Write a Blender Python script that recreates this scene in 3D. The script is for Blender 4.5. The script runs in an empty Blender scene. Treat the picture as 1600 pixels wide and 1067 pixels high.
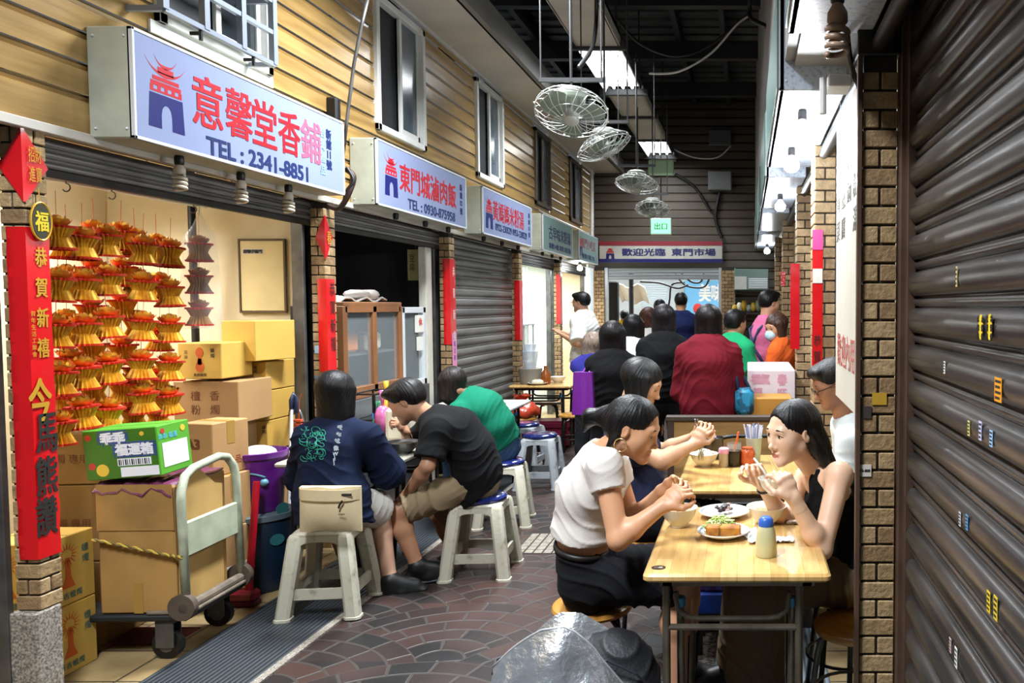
import bpy, math, random
import numpy as np
from mathutils import Vector, Matrix
random.seed(7); np.random.seed(7)
C = bpy.context.scene.collection
S = bpy.context.scene
# ---------------------------------------------------------------- camera, world, exposure
F, VX, VY, H = 1230.0, 1166.0, 478.0, 1.61        # focal length / vanishing point in pixels of the 1600x1067 frame, eye height
TH = math.atan((533.5 - VY) / F)
cam = bpy.data.cameras.new('camera'); co = bpy.data.objects.new('camera', cam); C.objects.link(co)
co.location = (0, 0, H); co.rotation_euler = (math.pi / 2 - TH, 0, 0)
cam.sensor_width = 36; cam.lens = F / 1600 * 36
cam.shift_x = -(VX - 800) / 1600; cam.clip_start = .05
S.camera = co
w = bpy.data.worlds.new('world'); S.world = w; w.use_nodes = True
bg = w.node_tree.nodes['Background']; bg.inputs[0].default_value = (.80, .88, 1, 1); bg.inputs[1].default_value = .09
vs = S.view_settings
vs.view_transform = 'Standard'; vs.look = 'None'; vs.exposure = 0.35; vs.gamma = 1; vs.use_curve_mapping = False
S.cycles.max_bounces = 7; S.cycles.diffuse_bounces = 3; S.cycles.glossy_bounces = 3
S.cycles.transmission_bounces = 5; S.cycles.transparent_max_bounces = 12
S.cycles.sample_clamp_indirect = 4.0; S.cycles.caustics_reflective = False; S.cycles.caustics_refractive = False

def area(name, loc, sx, sy, power, col=(1, 1, 1), rot=(0, 0, 0), parent=None):
    l = bpy.data.lights.new(name, 'AREA'); l.shape = 'RECTANGLE'; l.size = sx; l.size_y = sy; l.energy = power; l.color = col
    o = bpy.data.objects.new(name, l); C.objects.link(o); o.location = loc; o.rotation_euler = rot
    l.spread = R_SPREAD
    if parent: o.parent = parent
    return o
R_SPREAD = math.radians(135)
def point(name, loc, power, col=(1, 1, 1), r=.05):
    l = bpy.data.lights.new(name, 'POINT'); l.energy = power; l.color = col; l.shadow_soft_size = r
    o = bpy.data.objects.new(name, l); C.objects.link(o); o.location = loc
    return o
# ---------------------------------------------------------------- where a pixel of the photograph lies in the place
def P(px, py, Y):
    u = (px - VX) / F; v = (533.5 - py) / F
    t = Y / (math.cos(TH) + v * math.sin(TH))
    return Vector((t * u, Y, H + t * (v * math.cos(TH) - math.sin(TH))))
def PX(px, py, X):
    d = P(px, py, 1.0) - Vector((0, 0, H)); return Vector((0, 0, H)) + d * (X / d.x)
def PZ(px, py, Z):
    d = P(px, py, 1.0) - Vector((0, 0, H)); return Vector((0, 0, H)) + d * ((Z - H) / d.z)
R = math.radians
# ---------------------------------------------------------------- materials
MATS = {}
def mat(name, col, rough=.6, metal=0, var=0, scale=6, bump=0, bscale=60, col2=None, stretch=None, alpha=1, emit=0, ecol=None, coat=0, spec=.5, trans=0, lo=.35, hi=.65, sss=0, det=4):
    if name in MATS: return MATS[name]
    m = bpy.data.materials.new(name); m.use_nodes = True; MATS[name] = m
    nt = m.node_tree; n = nt.nodes; L = nt.links; b = n['Principled BSDF']
    c = (*col, 1)
    b.inputs['Base Color'].default_value = c; b.inputs['Roughness'].default_value = rough; b.inputs['Metallic'].default_value = metal
    b.inputs['Specular IOR Level'].default_value = spec; b.inputs['Alpha'].default_value = alpha
    if coat: b.inputs['Coat Weight'].default_value = coat; b.inputs['Coat Roughness'].default_value = .12
    if trans: b.inputs['Transmission Weight'].default_value = trans
    if sss: b.inputs['Subsurface Weight'].default_value = sss; b.inputs['Subsurface Radius'].default_value = (.02, .008, .004); b.inputs['Subsurface Scale'].default_value = .5
    if emit: b.inputs['Emission Color'].default_value = (*(ecol or col), 1); b.inputs['Emission Strength'].default_value = emit
    if var or col2 or bump:
        tc = n.new('ShaderNodeTexCoord'); mp = n.new('ShaderNodeMapping'); L.new(tc.outputs['Object'], mp.inputs[0])
        if stretch: mp.inputs['Scale'].default_value = stretch
    if var or col2:
        nz = n.new('ShaderNodeTexNoise'); nz.inputs['Scale'].default_value = scale; nz.inputs['Detail'].default_value = det; L.new(mp.outputs[0], nz.inputs[0])
        rp = n.new('ShaderNodeValToRGB'); L.new(nz.outputs[0], rp.inputs[0])
        c2 = col2 or tuple(max(0, x * (1 - var)) for x in col)
        rp.color_ramp.elements[0].position = lo; rp.color_ramp.elements[1].position = hi
        rp.color_ramp.elements[0].color = (*c2, 1); rp.color_ramp.elements[1].color = c
        L.new(rp.outputs[0], b.inputs['Base Color'])
    if bump:
        nb = n.new('ShaderNodeTexNoise'); nb.inputs['Scale'].default_value = bscale; nb.inputs['Detail'].default_value = 4; L.new(mp.outputs[0], nb.inputs[0])
        bp = n.new('ShaderNodeBump'); bp.inputs['Strength'].default_value = bump; bp.inputs['Distance'].default_value = .01
        L.new(nb.outputs[0], bp.inputs['Height']); L.new(bp.outputs[0], b.inputs['Normal'])
    return m
def hexc(h):
    v = [int(h[i:i + 2], 16) / 255 for i in (0, 2, 4)]
    return tuple(x / 12.92 if x <= .04045 else ((x + .055) / 1.055) ** 2.4 for x in v)
def hm(name, h, *a, **k):
    if 'col2' in k and isinstance(k['col2'], str): k['col2'] = hexc(k['col2'])
    return mat(name, hexc(h), *a, **k)
# ---------------------------------------------------------------- mesh builder
ORG = {}
class MB:
    def __init__(s): s.v = []; s.f = []; s.m = []
    def add(s, vs, fs, m=0):
        o = len(s.v); s.v += [tuple(x) for x in vs]
        for f in fs: s.f.append(tuple(i + o for i in f)); s.m.append(m)
        return s
    def box(s, x0, x1, y0, y1, z0, z1, m=0, b=0, M=None):
        if b <= 0:
            vs = [(x, y, z) for x in (x0, x1) for y in (y0, y1) for z in (z0, z1)]
            fs = [(0, 1, 3, 2), (4, 6, 7, 5), (0, 4, 5, 1), (2, 3, 7, 6), (0, 2, 6, 4), (1, 5, 7, 3)]
        else:
            c = ((x0 + x1) / 2, (y0 + y1) / 2, (z0 + z1) / 2); h = (abs(x1 - x0) / 2, abs(y1 - y0) / 2, abs(z1 - z0) / 2)
            b = min(b, .49 * 2 * min(h)); vs = []; ix = {}
            for sx in (-1, 1):
                for sy in (-1, 1):
                    for sz in (-1, 1):
                        for a in range(3):
                            q = [sx * (h[0] - b), sy * (h[1] - b), sz * (h[2] - b)]
                            q[a] = (sx, sy, sz)[a] * h[a]
                            ix[(sx, sy, sz, a)] = len(vs); vs.append((c[0] + q[0], c[1] + q[1], c[2] + q[2]))
            fs = []
            for a in range(3):
                u, w_ = (a + 1) % 3, (a + 2) % 3
                for sg in (-1, 1):
                    q = []
                    for su, sw in ((-1, -1), (1, -1), (1, 1), (-1, 1)):
                        k = [0, 0, 0]; k[a] = sg; k[u] = su; k[w_] = sw; q.append(ix[(*k, a)])
                    fs.append(tuple(q if sg > 0 else q[::-1]))
                for su in (-1, 1):
                    for sw in (-1, 1):
                        q = []
                        for sg, ax in ((-1, u), (1, u), (1, w_), (-1, w_)):
                            k = [0, 0, 0]; k[a] = sg; k[u] = su; k[w_] = sw; q.append(ix[(*k, ax)])
                        fs.append(tuple(q))
            for sx in (-1, 1):
                for sy in (-1, 1):
                    for sz in (-1, 1): fs.append(tuple(ix[(sx, sy, sz, a)] for a in range(3)))
        if M is not None: vs = [M @ Vector(v) for v in vs]
        return s.add(vs, fs, m)
    def ring(s, rings, m=0, cap0=True, cap1=True, closed=True):
        n = len(rings[0]); vs = [p for r in rings for p in r]; fs = []
        for i in range(len(rings) - 1):
            for j in range(n if closed else n - 1):
                k = (j + 1) % n; fs.append((i * n + j, i * n + k, (i + 1) * n + k, (i + 1) * n + j))
        if cap0: fs.append(tuple(range(n))[::-1])
        if cap1: fs.append(tuple(range((len(rings) - 1) * n, len(rings) * n)))
        return s.add(vs, fs, m)
    def tube(s, pts, r, seg=8, m=0, cap=True, closed=False):
        pts = [Vector(p) for p in pts]; n = len(pts); rr = r if isinstance(r, (list, tuple)) else [r] * n
        rings = []; up = None
        for i, p in enumerate(pts):
            a = pts[(i - 1) % n] if (i > 0 or closed) else p; b = pts[(i + 1) % n] if (i < n - 1 or closed) else p
            t = (b - a).normalized()
            if up is None:
                up = Vector((0, 0, 1)) if abs(t.z) < .9 else Vector((1, 0, 0))
            x = up - t * up.dot(t)
            if x.length < 1e-6: x = t.orthogonal()
            x.normalize(); up = x; y = t.cross(x)
            rings.append([p + (x * math.cos(2 * math.pi * k / seg) + y * math.sin(2 * math.pi * k / seg)) * rr[i] for k in range(seg)])
        if closed:
            rings.append(rings[0]); cap = False
        return s.ring(rings, m, cap, cap)
    def cyl(s, p0, p1, r0, r1=None, seg=16, m=0, cap=True): return s.tube([p0, p1], [r0, r0 if r1 is None else r1], seg, m, cap)
    def lathe(s, prof, c=(0, 0, 0), seg=24, m=0, M=None, cap0=True, cap1=True, sc=(1, 1)):
        rings = []
        for r, z in prof:
            q = [Vector((r * sc[0] * math.cos(2 * math.pi * k / seg), r * sc[1] * math.sin(2 * math.pi * k / seg), z)) for k in range(seg)]
            if M is not None: q = [M @ v for v in q]
            rings.append([v + Vector(c) for v in q])
        return s.ring(rings, m, cap0, cap1)
    def ball(s, c, r, seg=12, rg=8, m=0, M=None):
        r = r if isinstance(r, (list, tuple)) else (r, r, r); rings = []
        for i in range(1, rg):
            a = math.pi * i / rg; q = []
            for k in range(seg):
                b = 2 * math.pi * k / seg; v = Vector((r[0] * math.sin(a) * math.cos(b), r[1] * math.sin(a) * math.sin(b), -r[2] * math.cos(a)))
                q.append((M @ v if M is not None else v) + Vector(c))
            rings.append(q)
        return s.ring(rings, m)
    def prism(s, poly, d, M=None, m=0):              # 2-D outline in XY, extruded 0..d in Z, placed by M
        M = M or Matrix.Identity(4); n = len(poly)
        return s.ring([[M @ Vector((x, y, z)) for x, y in poly] for z in (0, d)], m)
    def quad(s, a, b, c, d, m=0): return s.add([a, b, c, d], [(0, 1, 2, 3)], m)
    def sheet(s, g, m=0, th=0):                      # grid of points; th gives it a back
        nr, nc = len(g), len(g[0]); g = [[Vector(p) for p in r] for r in g]
        fs = [(i * nc + j, i * nc + j + 1, (i + 1) * nc + j + 1, (i + 1) * nc + j) for i in range(nr - 1) for j in range(nc - 1)]
        s.add([p for r in g for p in r], fs, m)
        if th:
            nrm = (g[0][-1] - g[0][0]).cross(g[-1][0] - g[0][0]).normalized() * th
            s.add([p - nrm for r in g for p in r], [f[::-1] for f in fs], m)
            bd = [(0, j) for j in range(nc)] + [(i, nc - 1) for i in range(1, nr)] + [(nr - 1, j) for j in range(nc - 2, -1, -1)] + [(i, 0) for i in range(nr - 2, 0, -1)]
            k = len(bd); s.add([g[i][j] for i, j in bd] + [g[i][j] - nrm for i, j in bd], [(a, (a + 1) % k, (a + 1) % k + k, a + k)[::-1] for a in range(k)], m)
        return s
    def build(s, name, mats, parent=None, smooth=False, org=None):
        me = bpy.data.meshes.new(name)
        o = ORG.get(parent.name, Vector((0, 0, 0))) if parent else Vector(org or (0, 0, 0))
        me.from_pydata([(x - o.x, y - o.y, z - o.z) for x, y, z in s.v], [], s.f)
        for k in (mats if isinstance(mats, (list, tuple)) else [mats]): me.materials.append(k)
        me.polygons.foreach_set('material_index', s.m)
        if smooth: me.polygons.foreach_set('use_smooth', [True] * len(s.f))
        me.update(); ob = bpy.data.objects.new(name, me); C.objects.link(ob)
        if smooth and not isinstance(smooth, bool): autosm(ob, smooth)
        if parent: ob.parent = parent; ORG[ob.name] = o
        else: ob.location = o; ORG[ob.name] = o
        return ob
def autosm(ob, ang):
    me = ob.data; import bmesh
    bm = bmesh.new(); bm.from_mesh(me); bmesh.ops.remove_doubles(bm, verts=bm.verts, dist=1e-6)
    bmesh.ops.recalc_face_normals(bm, faces=bm.faces)
    for e in bm.edges:
        if len(e.link_faces) == 2 and e.calc_face_angle(0) > R(ang): e.smooth = False
    bm.to_mesh(me); bm.free()
def tag(o, label, cat, group=None, kind=None):
    o['label'] = label; o['category'] = cat
    if group: o['group'] = group
    if kind: o['kind'] = kind
    return o
def thing(name, label, cat, loc=(0, 0, 0), group=None, rz=0):
    o = bpy.data.objects.new(name, None); o.empty_display_size = .05; C.objects.link(o); o.location = loc; o.rotation_euler.z = rz
    ORG[o.name] = Vector(loc) if rz == 0 else Vector((0, 0, 0))
    return tag(o, label, cat, group)
def struct(name, mb, mats, smooth=False):
    o = mb.build(name, mats, smooth=smooth); o['kind'] = 'structure'; return o
def plabel(o, l): o['label'] = l; return o
def dup(o, loc=None, rz=None, label=None, parent=None, rot=None):
    c = o.copy(); C.objects.link(c)
    if parent: c.parent = parent
    else:
        c.location = loc
        if rot is not None: c.rotation_euler = rot
        elif rz is not None: c.rotation_euler = (0, 0, rz)
        if label: c['label'] = label
    for ch in o.children: dup(ch, parent=c)
    return c
def frame(o, x, y):                                   # matrix with given x and y axes
    x = Vector(x).normalized(); y = Vector(y); y = (y - x * y.dot(x)).normalized(); z = x.cross(y)
    return Matrix(((x.x, y.x, z.x, o[0]), (x.y, y.y, z.y, o[1]), (x.z, y.z, z.z, o[2]), (0, 0, 0, 1)))
def text(mb, body, size, M, w=None, h=None, m=0, depth=.0015, bold=0, align='CENTER', shear=0):
    """real lettering: outlines extruded by depth, fitted into w x h, centred on M"""
    c = bpy.data.curves.new('t', 'FONT'); c.body = body; c.size = size; c.align_x = align; c.align_y = 'CENTER'; c.shear = shear
    c.extrude = depth / 2; c.resolution_u = 3
    o = bpy.data.objects.new('t', c); C.objects.link(o)
    me = bpy.data.meshes.new_from_object(o.evaluated_get(bpy.context.evaluated_depsgraph_get()))
    vs = [Vector(v.co) for v in me.vertices]; fs = [tuple(p.vertices) for p in me.polygons]
    bpy.data.objects.remove(o); bpy.data.curves.remove(c); bpy.data.meshes.remove(me)
    if not vs: return mb
    x0, x1 = min(v.x for v in vs), max(v.x for v in vs); y0, y1 = min(v.y for v in vs), max(v.y for v in vs)
    sx = w / (x1 - x0) if w else 1; sy = h / (y1 - y0) if h else (sx if w else 1)
    if h and not w: sx = sy
    cx = (x0 + x1) / 2 if align == 'CENTER' else x0; cy = (y0 + y1) / 2
    for dx, dy in ([(0, 0)] if bold <= 0 else [(-1, -.6), (1, -.6), (-1, .6), (1, .6)]):      # strokes thickened by doubling
        mb.add([M @ Vector(((v.x - cx) * sx + dx * bold * 1.6, (v.y - cy) * sy + dy * bold * 1.6, v.z + depth / 2 + (dx + dy * .5) * 2e-5)) for v in vs], fs, m)
    return mb
def vtext(mb, chars, size, M, pitch, m=0, depth=.0015, bold=0, w=None):   # a column of characters, top to bottom
    for i, ch in enumerate(chars):
        if ch != ' ': text(mb, ch, size, M @ Matrix.Translation((0, -i * pitch, 0)), w=w, h=size * .95 if w else None, m=m, depth=depth, bold=bold)
    return mb
def wob(p, f=1.0, a=1.0):
    return a * (math.sin(p[0] * 13.1 * f + 1.3 + p[1] * 7.7 * f) + math.sin(p[1] * 17.3 * f + p[2] * 9.1 * f + .7) + math.sin(p[2] * 15.7 * f + p[0] * 5.3 * f + 2.1)) / 3
# ================================================================ SETTING
XL, YE = -2.75, 14.3
m_grout = hm('grout_dark', '2b2622', .9)
m_tile = [hm('tile_tan', 'a3875f', .55, var=.35, scale=25, bump=.5, bscale=70), hm('tile_brown', '937653', .55, var=.35, scale=25, bump=.5, bscale=70), hm('tile_cream', 'b0946c', .5, var=.3, scale=25, bump=.5, bscale=70)]
m_stone = hm('speckled_stone', 'a39a8e', .8, scale=120, col2='5a524a', bump=.3)
m_steel = hm('grey_steel', '6d6c6b', .42, .7, var=.4, scale=9)
m_dsteel = hm('dark_steel', '3a3634', .45, .6, var=.4, scale=9)
m_white = hm('white_paint', 'd8d8d4', .5, var=.12, scale=5)
m_cream = hm('cream_panel', 'd9ccaa', .55, var=.15, scale=4)
m_off = hm('offwhite_panel', 'b9b4aa', .6, var=.18, scale=3)
m_black = hm('black_plastic', '0b0b0c', .45)
# floor of the alley: brick fans set in mortar
def fan_floor():
    m = bpy.data.materials.new('fan_brick_paving'); m.use_nodes = True; nt = m.node_tree; n = nt.nodes; L = nt.links; b = n['Principled BSDF']
    tc = n.new('ShaderNodeTexCoord'); sp = n.new('ShaderNodeSeparateXYZ'); L.new(tc.outputs['Object'], sp.inputs[0])
    def op(o, a, b_=None, c=None):
        q = n.new('ShaderNodeMath'); q.operation = o
        for i, v in enumerate((a, b_, c)):
            if v is None: continue
            if isinstance(v, (int, float)): q.inputs[i].default_value = v
            else: L.new(v, q.inputs[i])
        return q.outputs[0]
    Rf = .70
    x = op('DIVIDE', sp.outputs[0], Rf); y = op('DIVIDE', sp.outputs[1], Rf)
    j0 = op('FLOOR', op('MULTIPLY', y, 2.0))
    def loc(j):
        par = op('MODULO', op('ADD', j, 100.0), 2.0)
        xs = op('ADD', op('SUBTRACT', x, par), 101.0)
        dx = op('SUBTRACT', op('MODULO', xs, 2.0), 1.0); dy = op('SUBTRACT', y, op('MULTIPLY', j, .5))
        return dx, dy, op('SQRT', op('ADD', op('MULTIPLY', dx, dx), op('MULTIPLY', dy, dy)))
    ax, ay, ar = loc(op('SUBTRACT', j0, 1.0)); bx, by, br = loc(j0)
    s = op('LESS_THAN', ar, 1.0)
    def mixv(u, v): return op('ADD', op('MULTIPLY', u, s), op('MULTIPLY', v, op('SUBTRACT', 1.0, s)))
    dx, dy, r = mixv(ax, bx), mixv(ay, by), mixv(ar, br)
    rk = op('MULTIPLY', r, 6.0); ri = op('FLOOR', rk); rf = op('FRACT', rk)
    th = op('ARCTAN2', dy, dx)
    tt = op('ADD', op('MULTIPLY', th, op('MULTIPLY', op('ADD', ri, .5), .6)), op('MULTIPLY', ri, .37)); tf = op('FRACT', tt); ti = op('FLOOR', tt)
    e1 = op('MINIMUM', rf, op('SUBTRACT', 1.0, rf))
    w_ = op('DIVIDE', op('MULTIPLY', op('MINIMUM', tf, op('SUBTRACT', 1.0, tf)), 1.6), 1.0)
    e = op('MINIMUM', e1, w_)
    g = n.new('ShaderNodeMapRange'); L.new(e, g.inputs[0]); g.inputs[1].default_value = .045; g.inputs[2].default_value = .085
    cb = n.new('ShaderNodeCombineXYZ'); L.new(op('ADD', ri, op('MULTIPLY', j0, 7.0)), cb.inputs[0]); L.new(ti, cb.inputs[1]); L.new(s, cb.inputs[2])
    wn = n.new('ShaderNodeTexWhiteNoise'); L.new(cb.outputs[0], wn.inputs[0])
    nz = n.new('ShaderNodeTexNoise'); nz.inputs['Scale'].default_value = 1.1; nz.inputs['Detail'].default_value = 5; L.new(tc.outputs['Object'], nz.inputs[0])
    # bricks run from red-brown to charcoal in broad worn patches
    rp = n.new('ShaderNodeValToRGB'); L.new(op('ADD', op('MULTIPLY', nz.outputs[0], .75), op('MULTIPLY', wn.outputs[0], .25)), rp.inputs[0])
    rp.color_ramp.elements[0].position = .38; rp.color_ramp.elements[0].color = (*hexc('3d2721'), 1)
    rp.color_ramp.elements[1].position = .62; rp.color_ramp.elements[1].color = (*hexc('141314'), 1)
    mx = n.new('ShaderNodeMix'); mx.data_type = 'RGBA'; L.new(g.outputs[0], mx.inputs[0]); mx.inputs[6].default_value = (*hexc('3a3430'), 1); L.new(rp.outputs[0], mx.inputs[7])
    L.new(mx.outputs[2], b.inputs['Base Color'])
    n2 = n.new('ShaderNodeTexNoise'); n2.inputs['Scale'].default_value = 3; L.new(tc.outputs['Object'], n2.inputs[0])
    mr = n.new('ShaderNodeMapRange'); L.new(n2.outputs[0], mr.inputs[0]); mr.inputs[3].default_value = .32; mr.inputs[4].default_value = .6; L.new(mr.outputs[0], b.inputs['Roughness'])
    bp = n.new('ShaderNodeBump'); bp.inputs['Strength'].default_value = .5; bp.inputs['Distance'].default_value = .004
    L.new(g.outputs[0], bp.inputs['Height']); L.new(bp.outputs[0], b.inputs['Normal'])
    return m
m_fan = fan_floor()
def tile_floor(name, c1, c2, sx=.3):
    m = bpy.data.materials.new(name); m.use_nodes = True; nt = m.node_tree; n = nt.nodes; L = nt.links; b = n['Principled BSDF']
    tc = n.new('ShaderNodeTexCoord'); br = n.new('ShaderNodeTexBrick'); L.new(tc.outputs['Object'], br.inputs[0]); br.offset = 0
    br.inputs['Scale'].default_value = 1; br.inputs['Brick Width'].default_value = sx; br.inputs['Row Height'].default_value = sx; br.inputs['Mortar Size'].default_value = .006
    br.inputs['Color1'].default_value = (*hexc(c1), 1); br.inputs['Color2'].default_value = (*hexc(c2), 1); br.inputs['Mortar'].default_value = (*hexc('4a4234'), 1)
    nz = n.new('ShaderNodeTexNoise'); nz.inputs['Scale'].default_value = 5; nz.inputs['Detail'].default_value = 6; L.new(tc.outputs['Object'], nz.inputs[0])
    mx = n.new('ShaderNodeMix'); mx.data_type = 'RGBA'; mx.blend_type = 'MULTIPLY'; mx.inputs[0].default_value = .8
    rp = n.new('ShaderNodeValToRGB'); rp.color_ramp.elements[0].position = .3; rp.color_ramp.elements[0].color = (.45, .42, .38, 1); rp.color_ramp.elements[1].position = .65
    L.new(nz.outputs[0], rp.inputs[0]); L.new(br.outputs[0], mx.inputs[6]); L.new(rp.outputs[0], mx.inputs[7]); L.new(mx.outputs[2], b.inputs['Base Color'])
    b.inputs['Roughness'].default_value = .4
    return m
def rib_mat(name, c1, c2, per=.02, axis=0):
    m = bpy.data.materials.new(name); m.use_nodes = True; nt = m.node_tree; n = nt.nodes; L = nt.links; b = n['Principled BSDF']
    tc = n.new('ShaderNodeTexCoord'); wv = n.new('ShaderNodeTexWave'); wv.bands_direction = 'XYZ'[axis]; wv.inputs['Scale'].default_value = .314 / per
    L.new(tc.outputs['Object'], wv.inputs[0]); rp = n.new('ShaderNodeValToRGB'); rp.color_ramp.elements[0].color = (*hexc(c1), 1); rp.color_ramp.elements[1].color = (*hexc(c2), 1)
    rp.color_ramp.elements[0].position = .15; rp.color_ramp.elements[1].position = .5
    L.new(wv.outputs[0], rp.inputs[0]); L.new(rp.outputs[0], b.inputs['Base Color']); b.inputs['Roughness'].default_value = .5
    bp = n.new('ShaderNodeBump'); bp.inputs['Strength'].default_value = .6; bp.inputs['Distance'].default_value = .006; L.new(wv.outputs[0], bp.inputs['Height']); L.new(bp.outputs[0], b.inputs['Normal'])
    return m
m_tilef = tile_floor('beige_floor_tile', 'a58f66', '98825c')
m_grate = rib_mat('ribbed_drain_cover', '15181b', '353b41', .024, 0)
m_grate2 = rib_mat('ribbed_drain_cover_pale', '3e474c', '6d7a80', .024, 0)
struct('floor', MB().box(-2.07, -.36, -4, 24, -.1, 0), m_fan)
struct('floor_left', MB().box(-4.3, -2.59, -1, YE, -.1, .004), m_tilef)
struct('floor_right', MB().box(.36, 3, -4, YE + 9, -.1, .004), m_tilef)
struct('trim_1', MB().box(-2.59, -2.11, -4, YE, -.1, .006), m_grate)
struct('trim_2', MB().box(-2.11, -2.07, -4, YE, -.1, .010), m_stone)
struct('trim_3', MB().box(-.36, -.145, -4, YE + 9, -.1, .002), hm('pale_speckled_stone', '857f76', .7, scale=45, col2='322f2b', bump=.4, lo=.42, hi=.56))
struct('trim_4', MB().box(-.145, .36, -4, YE + 9, -.1, .004), m_grate2)
# small square drain cover let into the alley floor
mb = MB(); mb.box(-1.52, -1.14, 5.05, 5.5, -.04, .002, 0)
for i in range(6):
    for j in range(6): mb.box(-1.51 + i * .062, -1.51 + i * .062 + .052, 5.06 + j * .073, 5.06 + j * .073 + .063, 0, .006, 1, .002)
tag(mb.build('drain_cover', [m_grout, hm('drain_tile', '8d8577', .6, var=.4, scale=30)]), 'square pale tiled drain cover set in the dark alley paving', 'drain cover')

def pillar(name, x0, x1, y0, y1, z1, z0=0, faces='-Y+X', rows=.0625):
    mb = MB(); g = .008; mb.box(x0 + g, x1 - g, y0 + g, y1 - g, z0, z1, 3); n = int((z1 - z0) / rows)
    rnd = random.Random(hash(name) % 1000 if False else int(abs(x0 * 100 + y0 * 10)))
    for i in range(n):
        a, b_ = z0 + i * rows + .004, z0 + (i + 1) * rows - .004
        def seg(lo, hi):
            k = max(1, round((hi - lo) / .12))
            if i % 2: e = [lo] + [lo + (hi - lo) * (j + .5) / k for j in range(k)] + [hi]
            else: e = [lo + (hi - lo) * j / k for j in range(k + 1)]
            return zip(e[:-1], e[1:])
        for lo, hi in seg(x0, x1):
            if '-Y' in faces: mb.box(lo + .004, hi - .004, y0, y0 + .02, a, b_, rnd.randrange(3), .003)
            if '+Y' in faces: mb.box(lo + .004, hi - .004, y1 - .02, y1, a, b_, rnd.randrange(3), .003)
        for lo, hi in seg(y0, y1):
            if '+X' in faces: mb.box(x1 - .02, x1, lo + .004, hi - .004, a, b_, rnd.randrange(3), .003)
            if '-X' in faces: mb.box(x0, x0 + .02, lo + .004, hi - .004, a, b_, rnd.randrange(3), .003)
    return struct(name, mb, m_tile + [m_grout])
PL = [3.02, 5.165, 7.32, 9.56, 11.66]
for i, y in enumerate(PL):
    pillar('wall_left_pillar', -2.85, XL, y, y + (.13 if i else .105), 2.31, z0=.42 if i == 0 else 0)
struct('wall_left_plinth', MB().box(-2.86, XL + .005, 2.995, 3.11, 0, .42, 0, .006), m_stone)
pillar('wall_end_pillar', -2.75, -2.56, YE - .1, YE, 2.31, faces='-Y+X-X')
pillar('wall_end_pillar', -.45, -.2, YE - .1, YE, 2.31, faces='-Y+X-X')
pillar('wall_right_pillar', .376, .5, 2.6, 2.65, 2.42, faces='-Y-X')
pillar('wall_right_pillar', .376, .50, 4.40, 4.62, 2.5, faces='-Y-X')
pillar('wall_right_pillar', .376, .50, 5.90, 6.06, 2.5, faces='-Y-X')
pillar('wall_right_pillar', .376, .50, 8.2, 8.36, 2.5, faces='-Y-X')
pillar('wall_right_pillar', .376, .50, 10.3, 10.46, 2.5, faces='-Y-X')
# left upper wall: grooved timber boards
m_board = hm('pine_board', 'ad8c55', .3, scale=7, col2='826536', stretch=(1, .25, 3), lo=.3, hi=.7, coat=.25, bump=.12, bscale=12)
m_groove = hm('board_groove', '3b2a17', .7)
WIN = [(3.72, 4.60, 2.93), (5.9, 6.78, 2.92), (8.07, 8.95, 2.93), (10.3, 11.1, 2.94), (12.3, 13.2, 2.94)]
def boards(mb, y0, y1, z0, z1, x=XL, p=.13):
    z = 2.36 + math.floor((z0 - 2.36) / p) * p
    while z < z1:
        a, b_ = max(z, z0), min(z + p, z1)
        if b_ - a > .004:
            prof = [(0, a), (0, b_ - .034), (-.012, b_ - .028), (-.004, b_ - .014), (-.016, b_ - .008), (-.016, b_)] if b_ - a > .06 else [(0, a), (0, b_)]
            for (d0, u0), (d1, u1) in zip(prof[:-1], prof[1:]):
                mb.quad((x + d0, y0, u0), (x + d0, y1, u0), (x + d1, y1, u1), (x + d1, y0, u1), 1 if d1 < d0 and u1 > b_ - .01 else 0)
        z += p
mb = MB(); ys = [-1.0]
for y0, y1, zb in WIN: ys += [y0, y1]
ys.append(YE)
for i in range(0, len(ys), 2): boards(mb, ys[i], ys[i + 1], 2.32, 4.0)
for y0, y1, zb in WIN: boards(mb, y0, y1, 2.32, zb)
mb.box(XL - .14, XL - .02, -1, YE, 2.31, 2.36, 1)
struct('wall_left', mb, [m_board, m_groove])
struct('trim_5', MB().box(XL - .02, XL + .018, -1, YE, 2.285, 2.325, 0, .004), m_off)
struct('trim_6', MB().box(XL - .01, XL + .02, -1, YE, 3.975, 4.0, 0), m_white)
m_glass = mat('dark_window_glass', (.02, .025, .03), .08, spec=.8); m_frost = hm('grey_window_glass', '5b6670', .15, var=.4, scale=3)
m_scr = hm('window_screen', '14161a', .7)
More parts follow.
